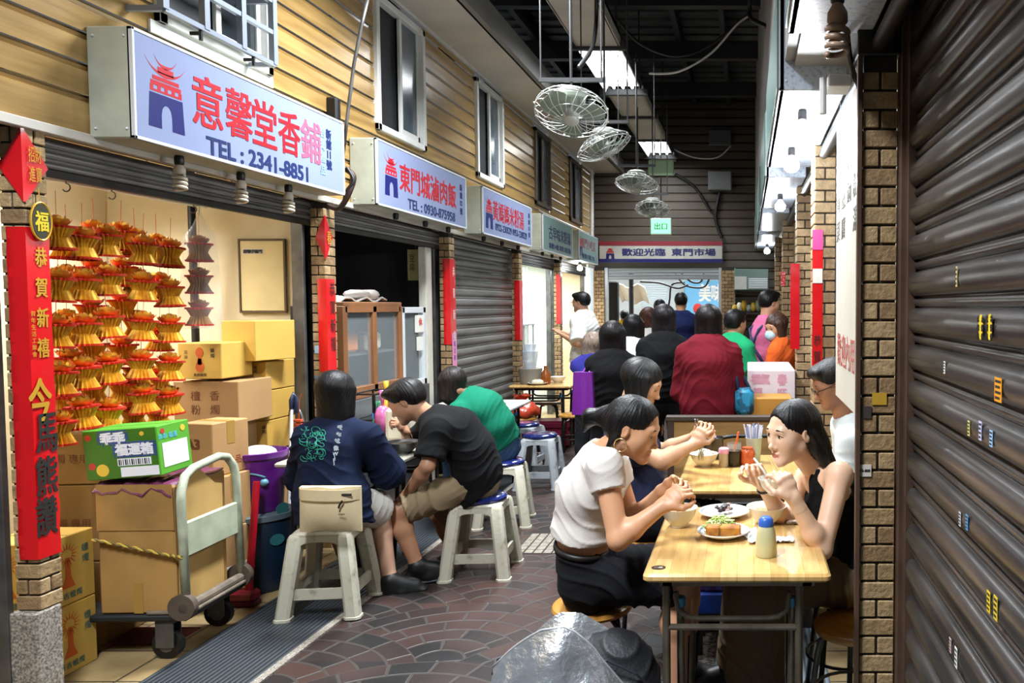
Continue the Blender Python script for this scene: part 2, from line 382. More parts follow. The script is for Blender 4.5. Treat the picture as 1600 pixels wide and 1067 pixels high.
for k, (y0, y1, zb) in enumerate(WIN):
    z1 = 3.93 if k else 3.6
    f = MB(); t = .05
    for a in ((y0, y0 + t, zb, z1), (y1 - t, y1, zb, z1), (y0, y1, zb, zb + t), (y0, y1, z1 - t, z1)): f.box(XL - .06, XL + .03, *a, 0, .004)
    f.box(XL - .012, XL + .012, (y0 + y1) / 2 - .02, (y0 + y1) / 2 + .02, zb + t, z1 - t, 0, .003)
    if k == 0: f.box(XL, XL + .012, y0 - .04, y1 + .02, zb - .06, zb, 0)
    o = struct('window_%d' % (k + 1), f, m_white if k < 3 else hm('brown_frame', '51463c', .5))
    MB().box(XL - .05, XL - .03, y0 + t, (y0 + y1) / 2, zb + t, z1 - t).build('pane', m_scr, o)
    s2 = MB(); yc = (y0 + y1) / 2
    s2.box(XL - .03, XL - .02, yc, y1 - t, zb + t + .02, z1 - t).build('pane', m_frost if k else m_glass, o)
    s3 = MB()
    for a in ((yc, yc + .035, zb + t, z1 - t), (y1 - t - .035, y1 - t, zb + t, z1 - t), (yc, y1 - t, zb + t, zb + t + .06)): s3.box(XL - .035, XL - .008, *a, 0, .003)
    s3.build('sash', m_white if k < 3 else MATS['brown_frame'], o)
    if k == 0: MB().box(XL - .08, XL - .06, y0, y1, z1, 4.0).build('lintel', m_groove, o)
# projecting window guard of square bars
mb = MB(); gx = XL + .16; y0, y1, zb = 3.56, 4.38, 2.93
for z in (zb, 3.10, 3.27, 3.44, 3.62): mb.box(gx - .012, gx + .012, y0, y1, z - .012, z + .012)
for y in (y0, y0 + .27, y0 + .55, y1): mb.box(gx - .015, gx + .015, y - .018, y + .018, zb, 3.62)
for y in (y0, y1):
    for z in (zb, 3.27, 3.62): mb.box(XL, gx, y - .012, y + .012, z - .012, z + .012)
g_ = mb.build('window_guard', hm('grey_bar', '8b93a0', .4, .4)); tag(g_, 'grey steel bar guard standing out before the upper window', 'window guard')
for y in (3.8, 4.2): mb = MB(); mb.box(gx - .05, gx, y - .006, y + .006, zb - .035, zb - .02); mb.cyl((gx, y, zb - .06), (gx, y, zb - .01), .009, seg=8); mb.build('bracket', m_black, g_)
# soffit, edge beam, roof, purlins
struct('ceiling', MB().box(XL, -2.25, -1, YE, 4.0, 4.03), hm('soffit_panel', 'c3bcb2', .6, var=.12, scale=2))
struct('trim_7', MB().box(-2.27, -2.2, -1, YE, 4.0, 4.22), hm('beam_grey', '77746f', .6))
struct('ceiling_roof', MB().box(-4.3, 3, -1.5, YE + .5, 5.45, 5.5), hm('roof_sheet', '55585a', .7, var=.4, scale=3))
mb = MB()
for y in (5.2, 7.1, 9.0, 10.9, 12.8): mb.box(-4.2, 2, y, y + .12, 4.98, 5.2)
for x in (-2.9, -2.0, -.95, -.35): mb.box(x, x + .07, -1, YE, 5.2, 5.45)
struct('ceiling_beam', mb, hm('dark_beam', '2a2a2c', .6, var=.3))
mb = MB()
for y in np.arange(-1, YE, .3): mb.box(-4.2, 1.2, y, y + .03, 5.42, 5.45)
struct('ceiling_rib', mb, MATS['roof_sheet'])
# end wall with the gateway
mb = MB()
def eboards(x0, x1, z0, z1, y=YE, p=.15):
    z = z0
    while z < z1 - .01:
        b_ = min(z + p, z1)
        for (d0, u0), (d1, u1) in zip([(0, z), (0, b_ - .03)], [(0, b_ - .03), (.02, b_)]):
            mb.quad((x0, y + d0, u0), (x1, y + d0, u0), (x1, y + d1, u1), (x0, y + d1, u1), 1 if d1 else 0)
        z += p
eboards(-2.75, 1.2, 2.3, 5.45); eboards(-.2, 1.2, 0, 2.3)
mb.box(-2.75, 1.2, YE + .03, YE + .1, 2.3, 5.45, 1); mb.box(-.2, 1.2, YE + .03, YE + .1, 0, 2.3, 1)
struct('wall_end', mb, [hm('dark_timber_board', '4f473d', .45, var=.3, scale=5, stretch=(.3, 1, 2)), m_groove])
mb = MB(); mb.box(-2.56, -2.50, YE - .04, YE + .05, 0, 2.3, 0, .004); mb.box(-.50, -.44, YE - .04, YE + .05, 0, 2.3, 0, .004)
struct('door_1', mb, hm('gate_jamb', 'aab0b6', .35, .5))
mb = MB()
for i in range(3): mb.box(-2.5, -.5, YE - .02, YE + .02, 2.14 + i * .055, 2.185 + i * .055, 0, .008)
mb.box(-2.5, -.5, YE - .03, YE + .03, 2.09, 2.14, 0, .006)
tag(mb.build('roller_shutter', hm('grey_shutter', '8a8f92', .4, .5)), 'grey shutter rolled up over the lit gateway at the far end', 'roller shutter')
# right-hand side: upper wall, stall backs
m_rw = hm('right_wall_grey', '8c8a86', .6, var=.2, scale=3)
mb = MB(); mb.box(.16, .2, 2.76, YE, 2.62, 5.45); mb.box(.2, .5, 2.76, YE, 2.60, 2.64)
struct('wall_right', mb, m_rw)
m_stall = hm('stall_wall', 'c9bd9f', .6, var=.2, scale=3)
mb = MB(); mb.box(2.3, 2.4, 2.6, YE, 0, 2.6); mb.box(.62, 2.3, 2.66, 2.70, 0, 2.6); mb.box(.5, 2.3, 4.46, 4.56, 0, 2.6); mb.box(.5, 2.3, 8.25, 8.32, 0, 2.6)
mb.box(.5, 2.3, 2.6, YE, 2.6, 2.66)
struct('wall_right_stall', mb, m_stall)
mb = MB(); mb.box(.50, .56, 2.57, 2.64, 0, 2.6, 0, .003); mb.box(.515, .545, 2.53, 2.58, 0, 2.6, 0, .003)
struct('trim_8', mb, hm('brown_jamb', '5b4436', .5, .2, var=.4))
struct('trim_9', MB().box(.362, .378, 2.585, 2.61, 0, 2.42, 0, .002), MATS['brown_jamb'])
struct('trim_10', MB().box(.50, .55, 4.38, 4.46, 0, 2.5, 0, .004), hm('pale_blue_jamb', 'b7c2cf', .4, .3))
struct('trim_11', MB().box(.36, .5, 2.58, 2.78, 2.42, 2.62, 0, .004), m_dsteel)
# closed roller shutter on the near right
m_sh = hm('brown_grey_shutter', '787573', .27, .75, scale=6, col2='3f3c3a', stretch=(1, .22, 2.5), bump=.05, bscale=60, lo=.3, hi=.75)
mb = MB(); X0 = .545; pitch = .1163; z = .012; prof = []
while z < 2.92:
    for k in range(9):
        a = math.pi * k / 8; prof.append((X0 - .003 - .024 * math.sin(a), z + .078 * (1 - math.cos(a)) / 2))
    prof.append((X0 + .008, z + .081))
    for k in range(6):
        a = math.pi * k / 5; prof.append((X0 + .004 - .013 * math.sin(a), z + .084 + .027 * (1 - math.cos(a)) / 2))
    prof.append((X0 + .010, z + .1135)); z += pitch
rows = [[(x, y, zz) for x, zz in prof] for y in np.linspace(-.2, 2.56, 12)]
mb.sheet(rows)
sh = mb.build('roller_shutter', [m_sh], smooth=True); tag(sh, 'large closed brown grey roller shutter beside the near brick pillar', 'roller shutter')
struct('wall_right_near', MB().box(.57, .62, -.2, 2.6, 0, 3.6), m_dsteel)
mb = MB(); mb.box(.2, .57, .0, 2.6, 2.94, 3.0); mb.box(.2, .5, 2.5, 2.6, 2.75, 3.0)
struct('trim_12', mb, m_dsteel)
# stickers on it
def decal(name, c, u, v, w, h, mats, label, cat, marks, group=None, th=.0012):
    M_ = frame(c, u, v); b = MB(); b.prism([(-w / 2, -h / 2), (w / 2, -h / 2), (w / 2, h / 2), (-w / 2, h / 2)], th, M_)
    marks(b, M_ @ Matrix.Translation((0, 0, th)))
    return tag(b.build(name, mats), label, cat, group)
m_yel = hm('sticker_yellow', 'd9b91e', .5); m_ink = hm('ink_black', '16150f', .7); m_pap = hm('paper_white', 'dcd9d0', .7, var=.1); m_red = hm('print_red', 'c22a20', .6)
m_blu = hm('print_blue', '1f3f86', .6)
def shx(px, py):                                        # on the bulging slats
    p = PX(px, py, X0 - .028); return p
def oval(b, M_, w, h): b.prism([(w * math.cos(a), h * math.sin(a)) for a in np.linspace(0, 2 * math.pi, 20, endpoint=False)], .0012, M_)
for i, px in enumerate((1533, 1547)):
    b = MB(); M_ = frame(shx(px, 511), (0, -1, 0), (0, 0, 1)); oval(b, M_, .017, .028)
    Mt = M_ @ Matrix.Translation((0, 0, .0014)); text(b, '電' if i else '水', .017, Mt @ Matrix.Translation((0, .008, 0)), m=1, bold=.01); text(b, '修', .017, Mt @ Matrix.Translation((0, -.011, 0)), m=1, bold=.01)
    tag(b.build('oval_sticker', [m_yel, m_ink]), ('yellow oval sticker on the brown shutter, nearer the brick pillar', 'yellow oval sticker on the brown shutter, farther from the brick pillar')[i], 'sticker', 'yellow ovals on the shutter')
def lines(n, w, h, m=1):
    def fn(b, M_):
        for i in range(n):
            yy = h * (.5 - (i + .7) / (n + .4)); b.prism([(-w * .4, yy - h * .22 / n), (w * (.4 - .12 * (i % 2)), yy - h * .22 / n), (w * (.4 - .12 * (i % 2)), yy + h * .22 / n), (-w * .4, yy + h * .22 / n)], .0004, M_, m)
    return fn
STK = [(1476, 574, .016, .032, m_pap, 'white slip sticker beneath the two yellow ovals on the shutter'), (1560, 609, .045, .05, hm('sticker_orange', 'd98f1a', .5), 'torn orange sticker on the shutter, with a dark stroke'),
       (1514, 669, .016, .035, hm('sticker_pale_yellow', 'cfc268', .6), 'pale yellow slip at the pillar end of a row of three on the shutter'), (1532, 673, .02, .042, hm('sticker_lilac', 'b9b6d6', .6), 'lilac slip in the middle of a row of three on the shutter'), (1549, 685, .02, .035, hm('sticker_sky', '8fb6d8', .6), 'sky blue slip at the far end of a row of three on the shutter'),
       (1500, 811, .016, .034, hm('sticker_grey', 'b9bdbf', .6), 'grey slip sticker low on the shutter beside a blue one'), (1511, 816, .018, .036, hm('sticker_blue', '4e8fc4', .6), 'blue and white slip sticker low on the shutter beside a grey one'),
       (1545, 940, .022, .045, m_yel, 'yellow square sticker low on the shutter, the one with fewer marks'), (1556, 950, .024, .05, hm('sticker_mustard', 'cbb12a', .6), 'mustard sticker low on the shutter with crossed black marks'),
       (1485, 1008, .018, .036, hm('sticker_pink', 'c9aaa8', .6), 'pinkish slip sticker near the foot of the shutter'), (1494, 1027, .022, .05, m_pap, 'white slip sticker with red and black print near the foot of the shutter'),
       (1495, 432, .012, .05, hm('sticker_buff', 'c9b07a', .7), 'buff torn label high on the shutter above the ovals')]
for px, py, w_, h_, m_, lb in STK:
    decal('paper_sticker', shx(px, py), (0, -1, 0), (0, 0, 1), w_, h_, [m_, m_ink], lb, 'sticker', lines(4, w_, h_), 'stickers on the shutter')
# ================================================================ LAMPS, SIGNS, FANS OVERHEAD
m_tube = hm('lit_tube', 'ffffff', .4, emit=14, ecol=(.93, .97, 1)); m_bulb = hm('lit_bulb', 'ffffff', .4, emit=60, ecol=(.92, .97, 1))
m_refl = hm('lamp_reflector', 'e9ebec', .35)
# long tray below the roof, carrying the fluorescent fixtures
mb = MB(); segs = [(-1, .2), (1.5, 4.1), (5.5, 8.0), (9.75, 10.9), (10.95, 12.4), (13.9, YE)]
for a, b_ in segs:
    mb.box(-1.69, -1.27, a, b_, 4.2, 4.22, 0); mb.box(-1.70, -1.68, a, b_, 4.2, 4.34, 0); mb.box(-1.28, -1.26, a, b_, 4.2, 4.34, 0)
for a in (.2, 1.5, 4.1, 5.5, 8.0, 9.7, 10.9, 12.4, 13.85): mb.box(-1.78, -1.2, a - .02, a + .04, 4.17, 4.24, 1)
for y in (5.6, 8.0, 9.7, 12.4):
    for x in (-1.66, -1.3): mb.box(x - .01, x + .01, y - .01, y + .01, 4.2, 5.4, 1)
for x in (-1.70, -1.28): mb.box(x, x + .02, -1, YE, 4.30, 4.34, 1)
struct('ceiling_tray', mb, [m_off, MATS['dark_beam']])
def fixture(y0, y1, label, p):
    o = thing('fluorescent_light', label, 'ceiling light', (-1.48, (y0 + y1) / 2, 4.2), 'fluorescent lights in the ceiling tray')
    b = MB(); b.box(-1.67, -1.29, y0, y1, 4.26, 4.29, 0, .004)
    b.sheet([[(-1.67, y0, 4.26), (-1.67, y1, 4.26)], [(-1.70, y0, 4.19), (-1.70, y1, 4.19)]]); b.sheet([[(-1.29, y0, 4.26), (-1.29, y1, 4.26)], [(-1.26, y0, 4.19), (-1.26, y1, 4.19)]])
    b.build('reflector', m_refl, o)
    for x in (-1.59, -1.48, -1.37):
        b = MB(); b.cyl((x, y0 + .05, 4.235), (x, y1 - .05, 4.235), .016, seg=10); b.build('tube', m_tube, o)
    area('tray_lamp', (-1.48, (y0 + y1) / 2, 4.19), .36, y1 - y0 - .1, p, (.90, .95, 1))
    return o
fixture(8.05, 9.65, 'nearer lit fluorescent fixture in the overhead tray above the wire fans', 85)
fixture(12.45, 13.8, 'farther lit fluorescent fixture in the overhead tray before the end wall', 45)
for y in (4.2, .3):                                     # the same tray goes on over the viewer's head
    area('tray_lamp', (-1.48, y + .65, 4.18), .36, 1.2, 200, (.90, .95, 1))
# ---- small ceiling lamps and cables
def cable(name, pts, r, label, m=m_black, cat='cable', group=None, n=16):
    pts = [Vector(p) for p in pts]; out = []
    for i in range(len(pts) - 1):
        p0, p1, p2, p3 = pts[max(i - 1, 0)], pts[i], pts[i + 1], pts[min(i + 2, len(pts) - 1)]
        for k in range(n):
            t = k / n; out.append(.5 * ((2 * p1) + (p2 - p0) * t + (2 * p0 - 5 * p1 + 4 * p2 - p3) * t * t + (3 * p1 - p0 - 3 * p2 + p3) * t ** 3))
    out.append(pts[-1]); b = MB(); b.tube(out, r, 6); return tag(b.build(name, m, smooth=True), label, cat, group)
m_wh_c = hm('pale_cable', 'c9cbcc', .5)
cable('power_cable', [P(963, 28, 7.4), P(1000, 68, 7.4), P(1057, 88, 7.3), P(1110, 70, 7.3), P(1170, 22, 7.2)], .014, 'dark cable sagging under the roof from the tray to the right wall', m_black)
cable('power_cable', [P(1015, 115, 7.6), P(1060, 112, 7.4), P(1110, 84, 7.3), P(1150, 40, 7.2), P(1170, 25, 7.2)], .011, 'pale cable sagging under the roof, the end hanging free', m_wh_c)
cable('power_cable', [P(1172, 0, 7.0), P(1172, 26, 7.0), P(1190, 38, 6.6), P(1213, 48, 6.2)], .02, 'short black cable looping down from the roof beam to the right wall', m_black)
cable('power_cable', [P(932, 0, 6.2), P(931, 40, 6.2), P(925, 75, 5.8), P(905, 105, 5.2)], .016, 'black cable curving down from the tray to the nearest fan', m_black)
cable('power_cable', [P(1050, 232, 13.9), P(1085, 246, 13.9), P(1120, 246, 13.9), P(1142, 228, 13.9)], .012, 'thin pale wire drooping in front of the end wall boards', m_wh_c)
# ---- wire fans
m_fanm = hm('fan_wire', 'b9bbb7', .35, .3); m_fanb = hm('fan_body', 'a2a6a0', .4); m_blade = hm('fan_blade', '6f7d6d', .3, spec=.6)
def wire_fan(loc, r, tilt, label, blade=m_blade, rod=1.2):
    o = thing('ceiling_fan', label, 'fan', loc, 'wire cage fans in a row under the tray'); L0 = Vector(loc)
    M_ = Matrix.Translation(L0) @ Matrix.Rotation(tilt[2], 4, 'Z') @ Matrix.Rotation(tilt[0], 4, 'X') @ Matrix.Rotation(tilt[1], 4, 'Y')
    b = MB(); k = r / .23; h = .055 * k
    def pt(rr, a, z): return M_ @ Vector((rr * math.cos(a), rr * math.sin(a), z))
    for rr, z in ((r, 0), (r * .99, .028 * k), (r * .62, -h * .8), (r * .62, h * 1.6)): b.tube([pt(rr, a, z) for a in np.linspace(0, 2 * math.pi, 36, endpoint=False)], .0036 * k if rr > r * .9 else .0018 * k, 5, closed=True)
    for i in range(22):
        a = 2 * math.pi * i / 22
        b.tube([pt(.05 * k, a, -h), pt(r * .35, a + .15, -h * 1.05), pt(r * .7, a + .27, -h * .75), pt(r, a + .36, 0)], .0019 * k, 5)
        b.tube([pt(.06 * k, a, h * 1.9), pt(r * .7, a + .2, h * 1.5), pt(r, a + .3, .028 * k)], .0017 * k, 5)
    for i in range(12): a = 2 * math.pi * i / 12; b.ball(pt(r * 1.02, a, .012 * k), .009 * k, 6, 4)
    b.build('cage', m_fanm, o, smooth=True)
    b = MB(); b.lathe([(.01, -h * 1.25), (.04 * k, -h * 1.2), (.05 * k, -h * 1.02), (.052 * k, -h * .9)], seg=20, M=M_.to_3x3(), c=L0); b.build('badge', m_fanb, o, smooth=40)
    for q in range(3):
        b = MB(); g = []
        for i in range(7):
            rr = r * (.2 + .7 * i / 6); wd = .10 * k * math.sin(.5 + 2.0 * i / 6); a0 = q * 2.094
            g.append([M_ @ (Matrix.Rotation(a0, 3, 'Z') @ Vector((rr, y_ * wd, .018 * k * y_ - .004))) for y_ in (-1, -.5, 0, .5, 1)])
        b.sheet(g, th=.002); b.build('blade', blade, o, smooth=True)
    b = MB(); b.lathe([(.02 * k, -h * .6), (.055 * k, .0), (.062 * k, h * 1.2), (.05 * k, h * 2.2), (.02 * k, h * 2.6)], seg=18, M=M_.to_3x3(), c=L0); b.build('motor', m_fanb, o, smooth=40)
    top = L0 + Vector((0, 0, .17 * k))
    b = MB(); b.lathe([(.085 * k, .10 * k), (.10 * k, .115 * k), (.10 * k, .145 * k), (.07 * k, .16 * k), (.03 * k, .165 * k)], c=L0, seg=20)
    for sx in (-1, 1): b.tube([L0 + Vector((sx * .085 * k, 0, .12 * k)), L0 + Vector((sx * .075 * k, 0, .06 * k)), L0 + Vector((sx * .03 * k, 0, .03 * k))], .012 * k, 6)
    b.build('gimbal', m_fanb, o, smooth=40)
    b = MB(); b.cyl(top - Vector((0, 0, .02)), top + Vector((0, 0, rod)), .009, seg=8); b.box(top.x - .2, top.x + .2, top.y - .012, top.y + .012, top.z + .03, top.z + .055)
    for x in (-.19, .19): b.cyl((top.x + x, top.y, top.z + .03), (top.x + x, top.y, 4.25), .006, seg=6)
    b.build('hanger', MATS['dark_beam'], o, smooth=40)
    return o
wire_fan(P(893, 178, 5.0), .226, (R(-27), R(-4), R(-8)), 'nearest white wire cage fan, seen almost face on')
wire_fan(P(945, 231, 6.6), .23, (R(-8), R(-24), R(10)), 'tilted wire cage fan with pale green blades just behind the nearest fan')
wire_fan(P(995, 290, 8.4), .226, (R(-14), R(4), 0), 'third wire cage fan, level, below the far ceiling light')
wire_fan(P(1020, 328, 10.4), .225, (R(-20), R(0), 0), 'farthest and smallest wire cage fan, right above the green exit sign')
# green exit sign, hung panel, boxes on the end wall
o = thing('exit_sign', 'lit green exit sign box under the farthest fan', 'exit sign', P(1035, 368, 12.6))
p = P(1033, 354, 12.6); b = MB(); b.box(p.x - .17, p.x + .17, p.y - .04, p.y + .04, p.z - .13, p.z + .13, 0, .01); b.build('housing', m_white, o)
b = MB(); b.box(p.x - .155, p.x + .155, p.y - .044, p.y - .038, p.z - .115, p.z + .115); b.build('lit_face', hm('exit_green', '7df0a8', .4, emit=1.3, ecol=(.3, 1, .5)), o)
b = MB(); M_ = frame((p.x, p.y - .046, p.z), (1, 0, 0), (0, 0, 1)); text(b, '出口', .12, M_, w=.2, bold=0.0013); b.build('lettering', hm('exit_ink', '0e7a3c', .6), o)
b = MB(); b.cyl((p.x, p.y, p.z + .1), (p.x, p.y, 4.2), .008, seg=6); b.build('hanging_rod', m_dsteel, o)
p = P(1033, 262, 11.6); b = MB(); b.box(p.x - .18, p.x + .18, p.y - .08, p.y + .08, p.z - .10, p.z + .10, 0, .01)
b.cyl((p.x, p.y, p.z), (p.x, p.y, 4.2), .008, seg=6); tag(b.build('lamp_shade', hm('pale_green_shade', '9fbf9a', .5)), 'pale green hanging lamp shade below the far tray light', 'lamp shade')
def wbox(px, py, w_, h_, label, col='75787a'):
    p = P(px, py, YE - .06); b = MB(); b.box(p.x - w_ / 2, p.x + w_ / 2, YE - .16, YE - .005, p.z - h_ / 2, p.z + h_ / 2, 0, .01)
    o = b.build('junction_box', hm('junction_grey' + col, col, .5)); tag(o, label, 'junction box', 'boxes high on the end wall')
    b = MB(); b.box(p.x - w_ / 2 + .02, p.x + w_ / 2 - .02, YE - .166, YE - .158, p.z - h_ / 2 + .02, p.z + h_ / 2 - .02); b.build('cover', hm('junction_grey' + col, col), o)
wbox(1125, 216, .40, .27, 'upper grey junction box on the dark end wall, just below the roof', '4a4c50'); wbox(1125, 283, .42, .33, 'lower, paler grey junction box on the dark end wall', '7d8082')
cable('power_cable', [P(1125, 300, YE - .05), P(1118, 340, YE - .05), P(1128, 372, YE - .05)], .03, 'thick black cable down the end wall from the paler junction box', m_black)
cable('power_cable', [P(1055, 272, YE - .06), P(1085, 292, YE - .06), P(1110, 330, YE - .06)], .025, 'black cable slanting down the boards left of the junction boxes', m_black)
# ---- sign boxes on the left
m_face = hm('sign_face', '7e88a8', .35, var=.06, scale=3); m_box = hm('sign_casing', 'b4b8a8', .45, var=.25, scale=6); m_rim = hm('sign_rim', 'd5dadd', .35, .2)
m_sred = hm('sign_red', 'a5101f', .45); m_sblue = hm('sign_blue', '070e58', .45); m_navy = hm('sign_navy', '162556', .45)
def gate_mark(M_, s, parts, red=m_sred, blue=m_sblue, par=None):
    """city gate: blue arch base, red battlements and two swept roofs"""
    b = MB(); d = .0016; ASP = 1.28
    xs = np.linspace(-.16, .16, 13)
    b.prism([(-.55, -1), (-.16, -1), (-.16, -.05), (-.5, -.05)], d, M_ @ Matrix.Diagonal((s * ASP, s, s, 1))); b.prism([(.16, -1), (.55, -1), (.5, -.05), (.16, -.05)], d, M_ @ Matrix.Diagonal((s * ASP, s, s, 1)))
    for a, c in zip(xs[:-1], xs[1:]):
        f = lambda x: -.62 + .30 * math.sqrt(max(0, 1 - (x / .16) ** 2))
        b.prism([(a, f(a)), (c, f(c)), (c, -.05), (a, -.05)], d, M_ @ Matrix.Diagonal((s * ASP, s, s, 1)))
    b.build('gate_base_mark', blue, par)
    b = MB(); S_ = M_ @ Matrix.Diagonal((s * ASP, s, s, 1))
    b.prism([(-.48, 0), (.48, 0), (.48, .06), (-.48, .06)], d, S_)
    for i in range(5): x = -.48 + i * .215; b.prism([(x, .06), (x + .1, .06), (x + .1, .17), (x, .17)], d, S_)
    b.prism([(-.46, .17), (.46, .17), (.46, .30), (-.46, .30)], d, S_)
    def roof(y, hw, up, th):
        n = 14; t = [-1 + 2 * i / n for i in range(n + 1)]
        top = [(x * hw, y + up * abs(x) ** 3.2) for x in t]; bot = [(x * hw * .93, y - th * (1 - abs(x)) - .01 + up * .8 * abs(x) ** 3.2) for x in t]
        for i in range(n): b.prism([bot[i], bot[i + 1], top[i + 1], top[i]], d, S_)
    b.prism([(-.4, .33), (.4, .33), (.4, .44), (-.4, .44)], d, S_); roof(.58, .62, .34, .12)
    b.prism([(-.24, .55), (.24, .55), (.24, .72), (-.24, .72)], d, S_); roof(.80, .34, .22, .1)
    b.build('gate_roof_mark', red, par)
def sign_box(y0, y1, z0, z1, xf, label, group='shop sign boxes along the left wall', xb=XL, face=m_face, casing=m_box):
    o = thing('sign_box', label, 'shop sign', (xb, (y0 + y1) / 2, z0), group)
    b = MB(); b.box(min(xb, xf), max(xb, xf) - .006, y0, y1, z0, z1, 0, .006); b.build('casing', casing, o)
    sgn = 1 if xf > xb else -1; t = .014; f = MB()
    for a in ((y0, y1, z0, z0 + t), (y0, y1, z1 - t, z1), (y0, y0 + t, z0, z1), (y1 - t, y1, z0, z1)): f.box(min(xf, xf - sgn * .02), max(xf, xf - sgn * .02) + .003, *a, 0, .002)
    for z in (z0 + .04, z1 - .04):
        for x in (xb + sgn * .03, xf - sgn * .03): f.ball((x, y0 - .001, z), .006, 8, 6)
    f.build('rim', m_rim, o)
    b = MB(); b.box(min(xf - .008, xf), max(xf - .008, xf), y0 + t, y1 - t, z0 + t, z1 - t); b.build('face_panel', face, o)
    return o
def fM(xf, y, z): return frame((xf + .0006, y, z), (0, 1, 0), (0, 0, 1))
def lay(o, m, fn, name='lettering'):
    b = MB(); fn(b); return b.build(name, m, o)
XF = -2.56; Z0, Z1 = 2.312, 2.775
y0, y1 = 3.33, 5.06
o = sign_box(y0, y1, Z0, Z1, XF, 'nearest and largest white sign box, with five red brush characters and a phone number')
def sy(px): return XF * F / (px - VX)
gate_mark(fM(XF, 3.52, 2.54), .155, None, par=o)
for i, (ch, px) in enumerate(zip('意馨堂香鋪', (335, 383, 422, 460, 493))):
    lay(o, m_sred if i < 4 else hm('sign_faded_pink', 'b0506a', .5), lambda b, ch=ch, px=px: text(b, ch, .2, fM(XF, sy(px), 2.575), w=.205, h=.235, bold=0.0023))
lay(o, m_navy, lambda b: text(b, 'TEL : 2341-8851', .1, fM(XF, sy(417), 2.375), w=.86, h=.082, bold=0.0023))
lay(o, m_navy, lambda b: vtext(b, ['新', '館', '11', '號'], .062, fM(XF, sy(520), 2.66), .062, bold=0.0015))
lay(o, hm('sign_faded_blue', '7e98ba', .5), lambda b: vtext(b, '台灣產品', .06, fM(XF, sy(510.5), 2.655), .075, bold=0.0015))
y0, y1 = sy(594), sy(731.5)
o = sign_box(y0, y1, Z0, Z1, XF, 'second white sign box on the left, six red printed characters and one phone number')
gate_mark(fM(XF, sy(616), 2.55), .15, None, par=o)
lay(o, m_sred, lambda b: text(b, '東門城滷肉飯', .2, fM(XF, sy(676), 2.57), w=1.12, h=.2, bold=0.0025))
lay(o, m_navy, lambda b: text(b, 'TEL : 0930-875958', .1, fM(XF, sy(680), 2.385), w=.96, h=.075, bold=0.0019))
lay(o, m_navy, lambda b: vtext(b, ['新', '館', '12', '號'], .06, fM(XF, sy(723.5), 2.67), .07, bold=0.0015))
y0, y1 = sy(757), sy(832.5)
o = sign_box(y0, y1, Z0, Z1, XF, 'third white sign box on the left, above the closed shutter, two phone numbers')
gate_mark(fM(XF, sy(767), 2.54), .16, None, par=o)
lay(o, m_sred, lambda b: text(b, '黃媽媽米粉湯', .2, fM(XF, sy(798), 2.58), w=1.1, h=.2, bold=0.0015))
lay(o, m_navy, lambda b: text(b, '0922-230529 0953-230529', .1, fM(XF, sy(802), 2.42), w=1.15, h=.07, bold=0.0019))
lay(o, m_navy, lambda b: vtext(b, ['新', '館', '13', '號'], .06, fM(XF, sy(828.5), 2.67), .075, bold=0.0015))
m_face2 = hm('sign_face_dim', '6d8883', .3, var=.06, scale=3)
y0, y1 = sy(850), sy(896)
o = sign_box(y0, y1, Z0, Z1, XF, 'fourth sign box along the left wall, pale green face', face=m_face2)
lay(o, m_navy, lambda b: text(b, '古早味米粉湯', .2, fM(XF, sy(877), 2.57), w=1.25, h=.17, bold=0.0015)); lay(o, m_navy, lambda b: text(b, '新館14號 專賣 切仔麵', .1, fM(XF, sy(877), 2.4), w=1.25, h=.075, bold=0.0019))
y0, y1 = sy(906), sy(935)
o = sign_box(y0, y1, Z0, Z1, XF, 'fifth and farthest sign box on the left, dim grey green, near the end wall', face=m_face2)
gate_mark(fM(XF, sy(909), 2.54), .15, None, par=o); lay(o, hm('sign_dull_red', '7c3c46', .5), lambda b: text(b, '東門小吃店', .2, fM(XF, sy(921), 2.6), w=1.1, h=.16, bold=0.0015)); lay(o, m_navy, lambda b: text(b, '新館15號 TEL', .1, fM(XF, sy(921), 2.4), w=1.0, h=.08, bold=0.0019))
# welcome sign over the gateway
o = thing('welcome_sign', 'wide welcome sign with navy characters and red and blue bands over the far gateway', 'sign', (-1.5, YE, 2.4))
za, zb = P(1030, 410, 14.2).z, P(1030, 377, 14.2).z; xa, xb = P(936, 400, 14.2).x, P(1129, 400, 14.2).x; hh = zb - za
b = MB(); b.box(xa, xb, 14.22, YE - .005, za, zb, 0, .01); b.build('casing', m_rim, o)
b = MB(); b.box(xa + .01, xb - .01, 14.205, 14.22, za + hh * .17, zb - hh * .2); b.build('face_panel', hm('welcome_face', 'b3b2aa', .5, var=.2, scale=5), o)
b = MB(); b.box(xa, xb, 14.20, 14.22, zb - hh * .2, zb); b.build('red_band', hm('band_red', '7c1f2b', .5), o)
b = MB(); b.box(xa, xb, 14.20, 14.22, za, za + hh * .17); b.build('blue_band', m_sblue, o)
wz = (za + zb) / 2 - .005; wM = lambda x: frame((x, 14.203, wz), (1, 0, 0), (0, 0, 1)); W_ = xb - xa
m_inkn = hm('ink_navy', '191c55', .6)
for body, u, ww in (('歡迎光臨', .36, .35), ('東門市場', .765, .355)):
    b = MB(); text(b, body, .2, wM(xa + W_ * u), w=W_ * ww, h=hh * .34, bold=0.0038); b.build('lettering', m_inkn, o)
gate_mark(wM(xa + W_ * .09) @ Matrix.Translation((0, -.02, 0)), .11, None, par=o)
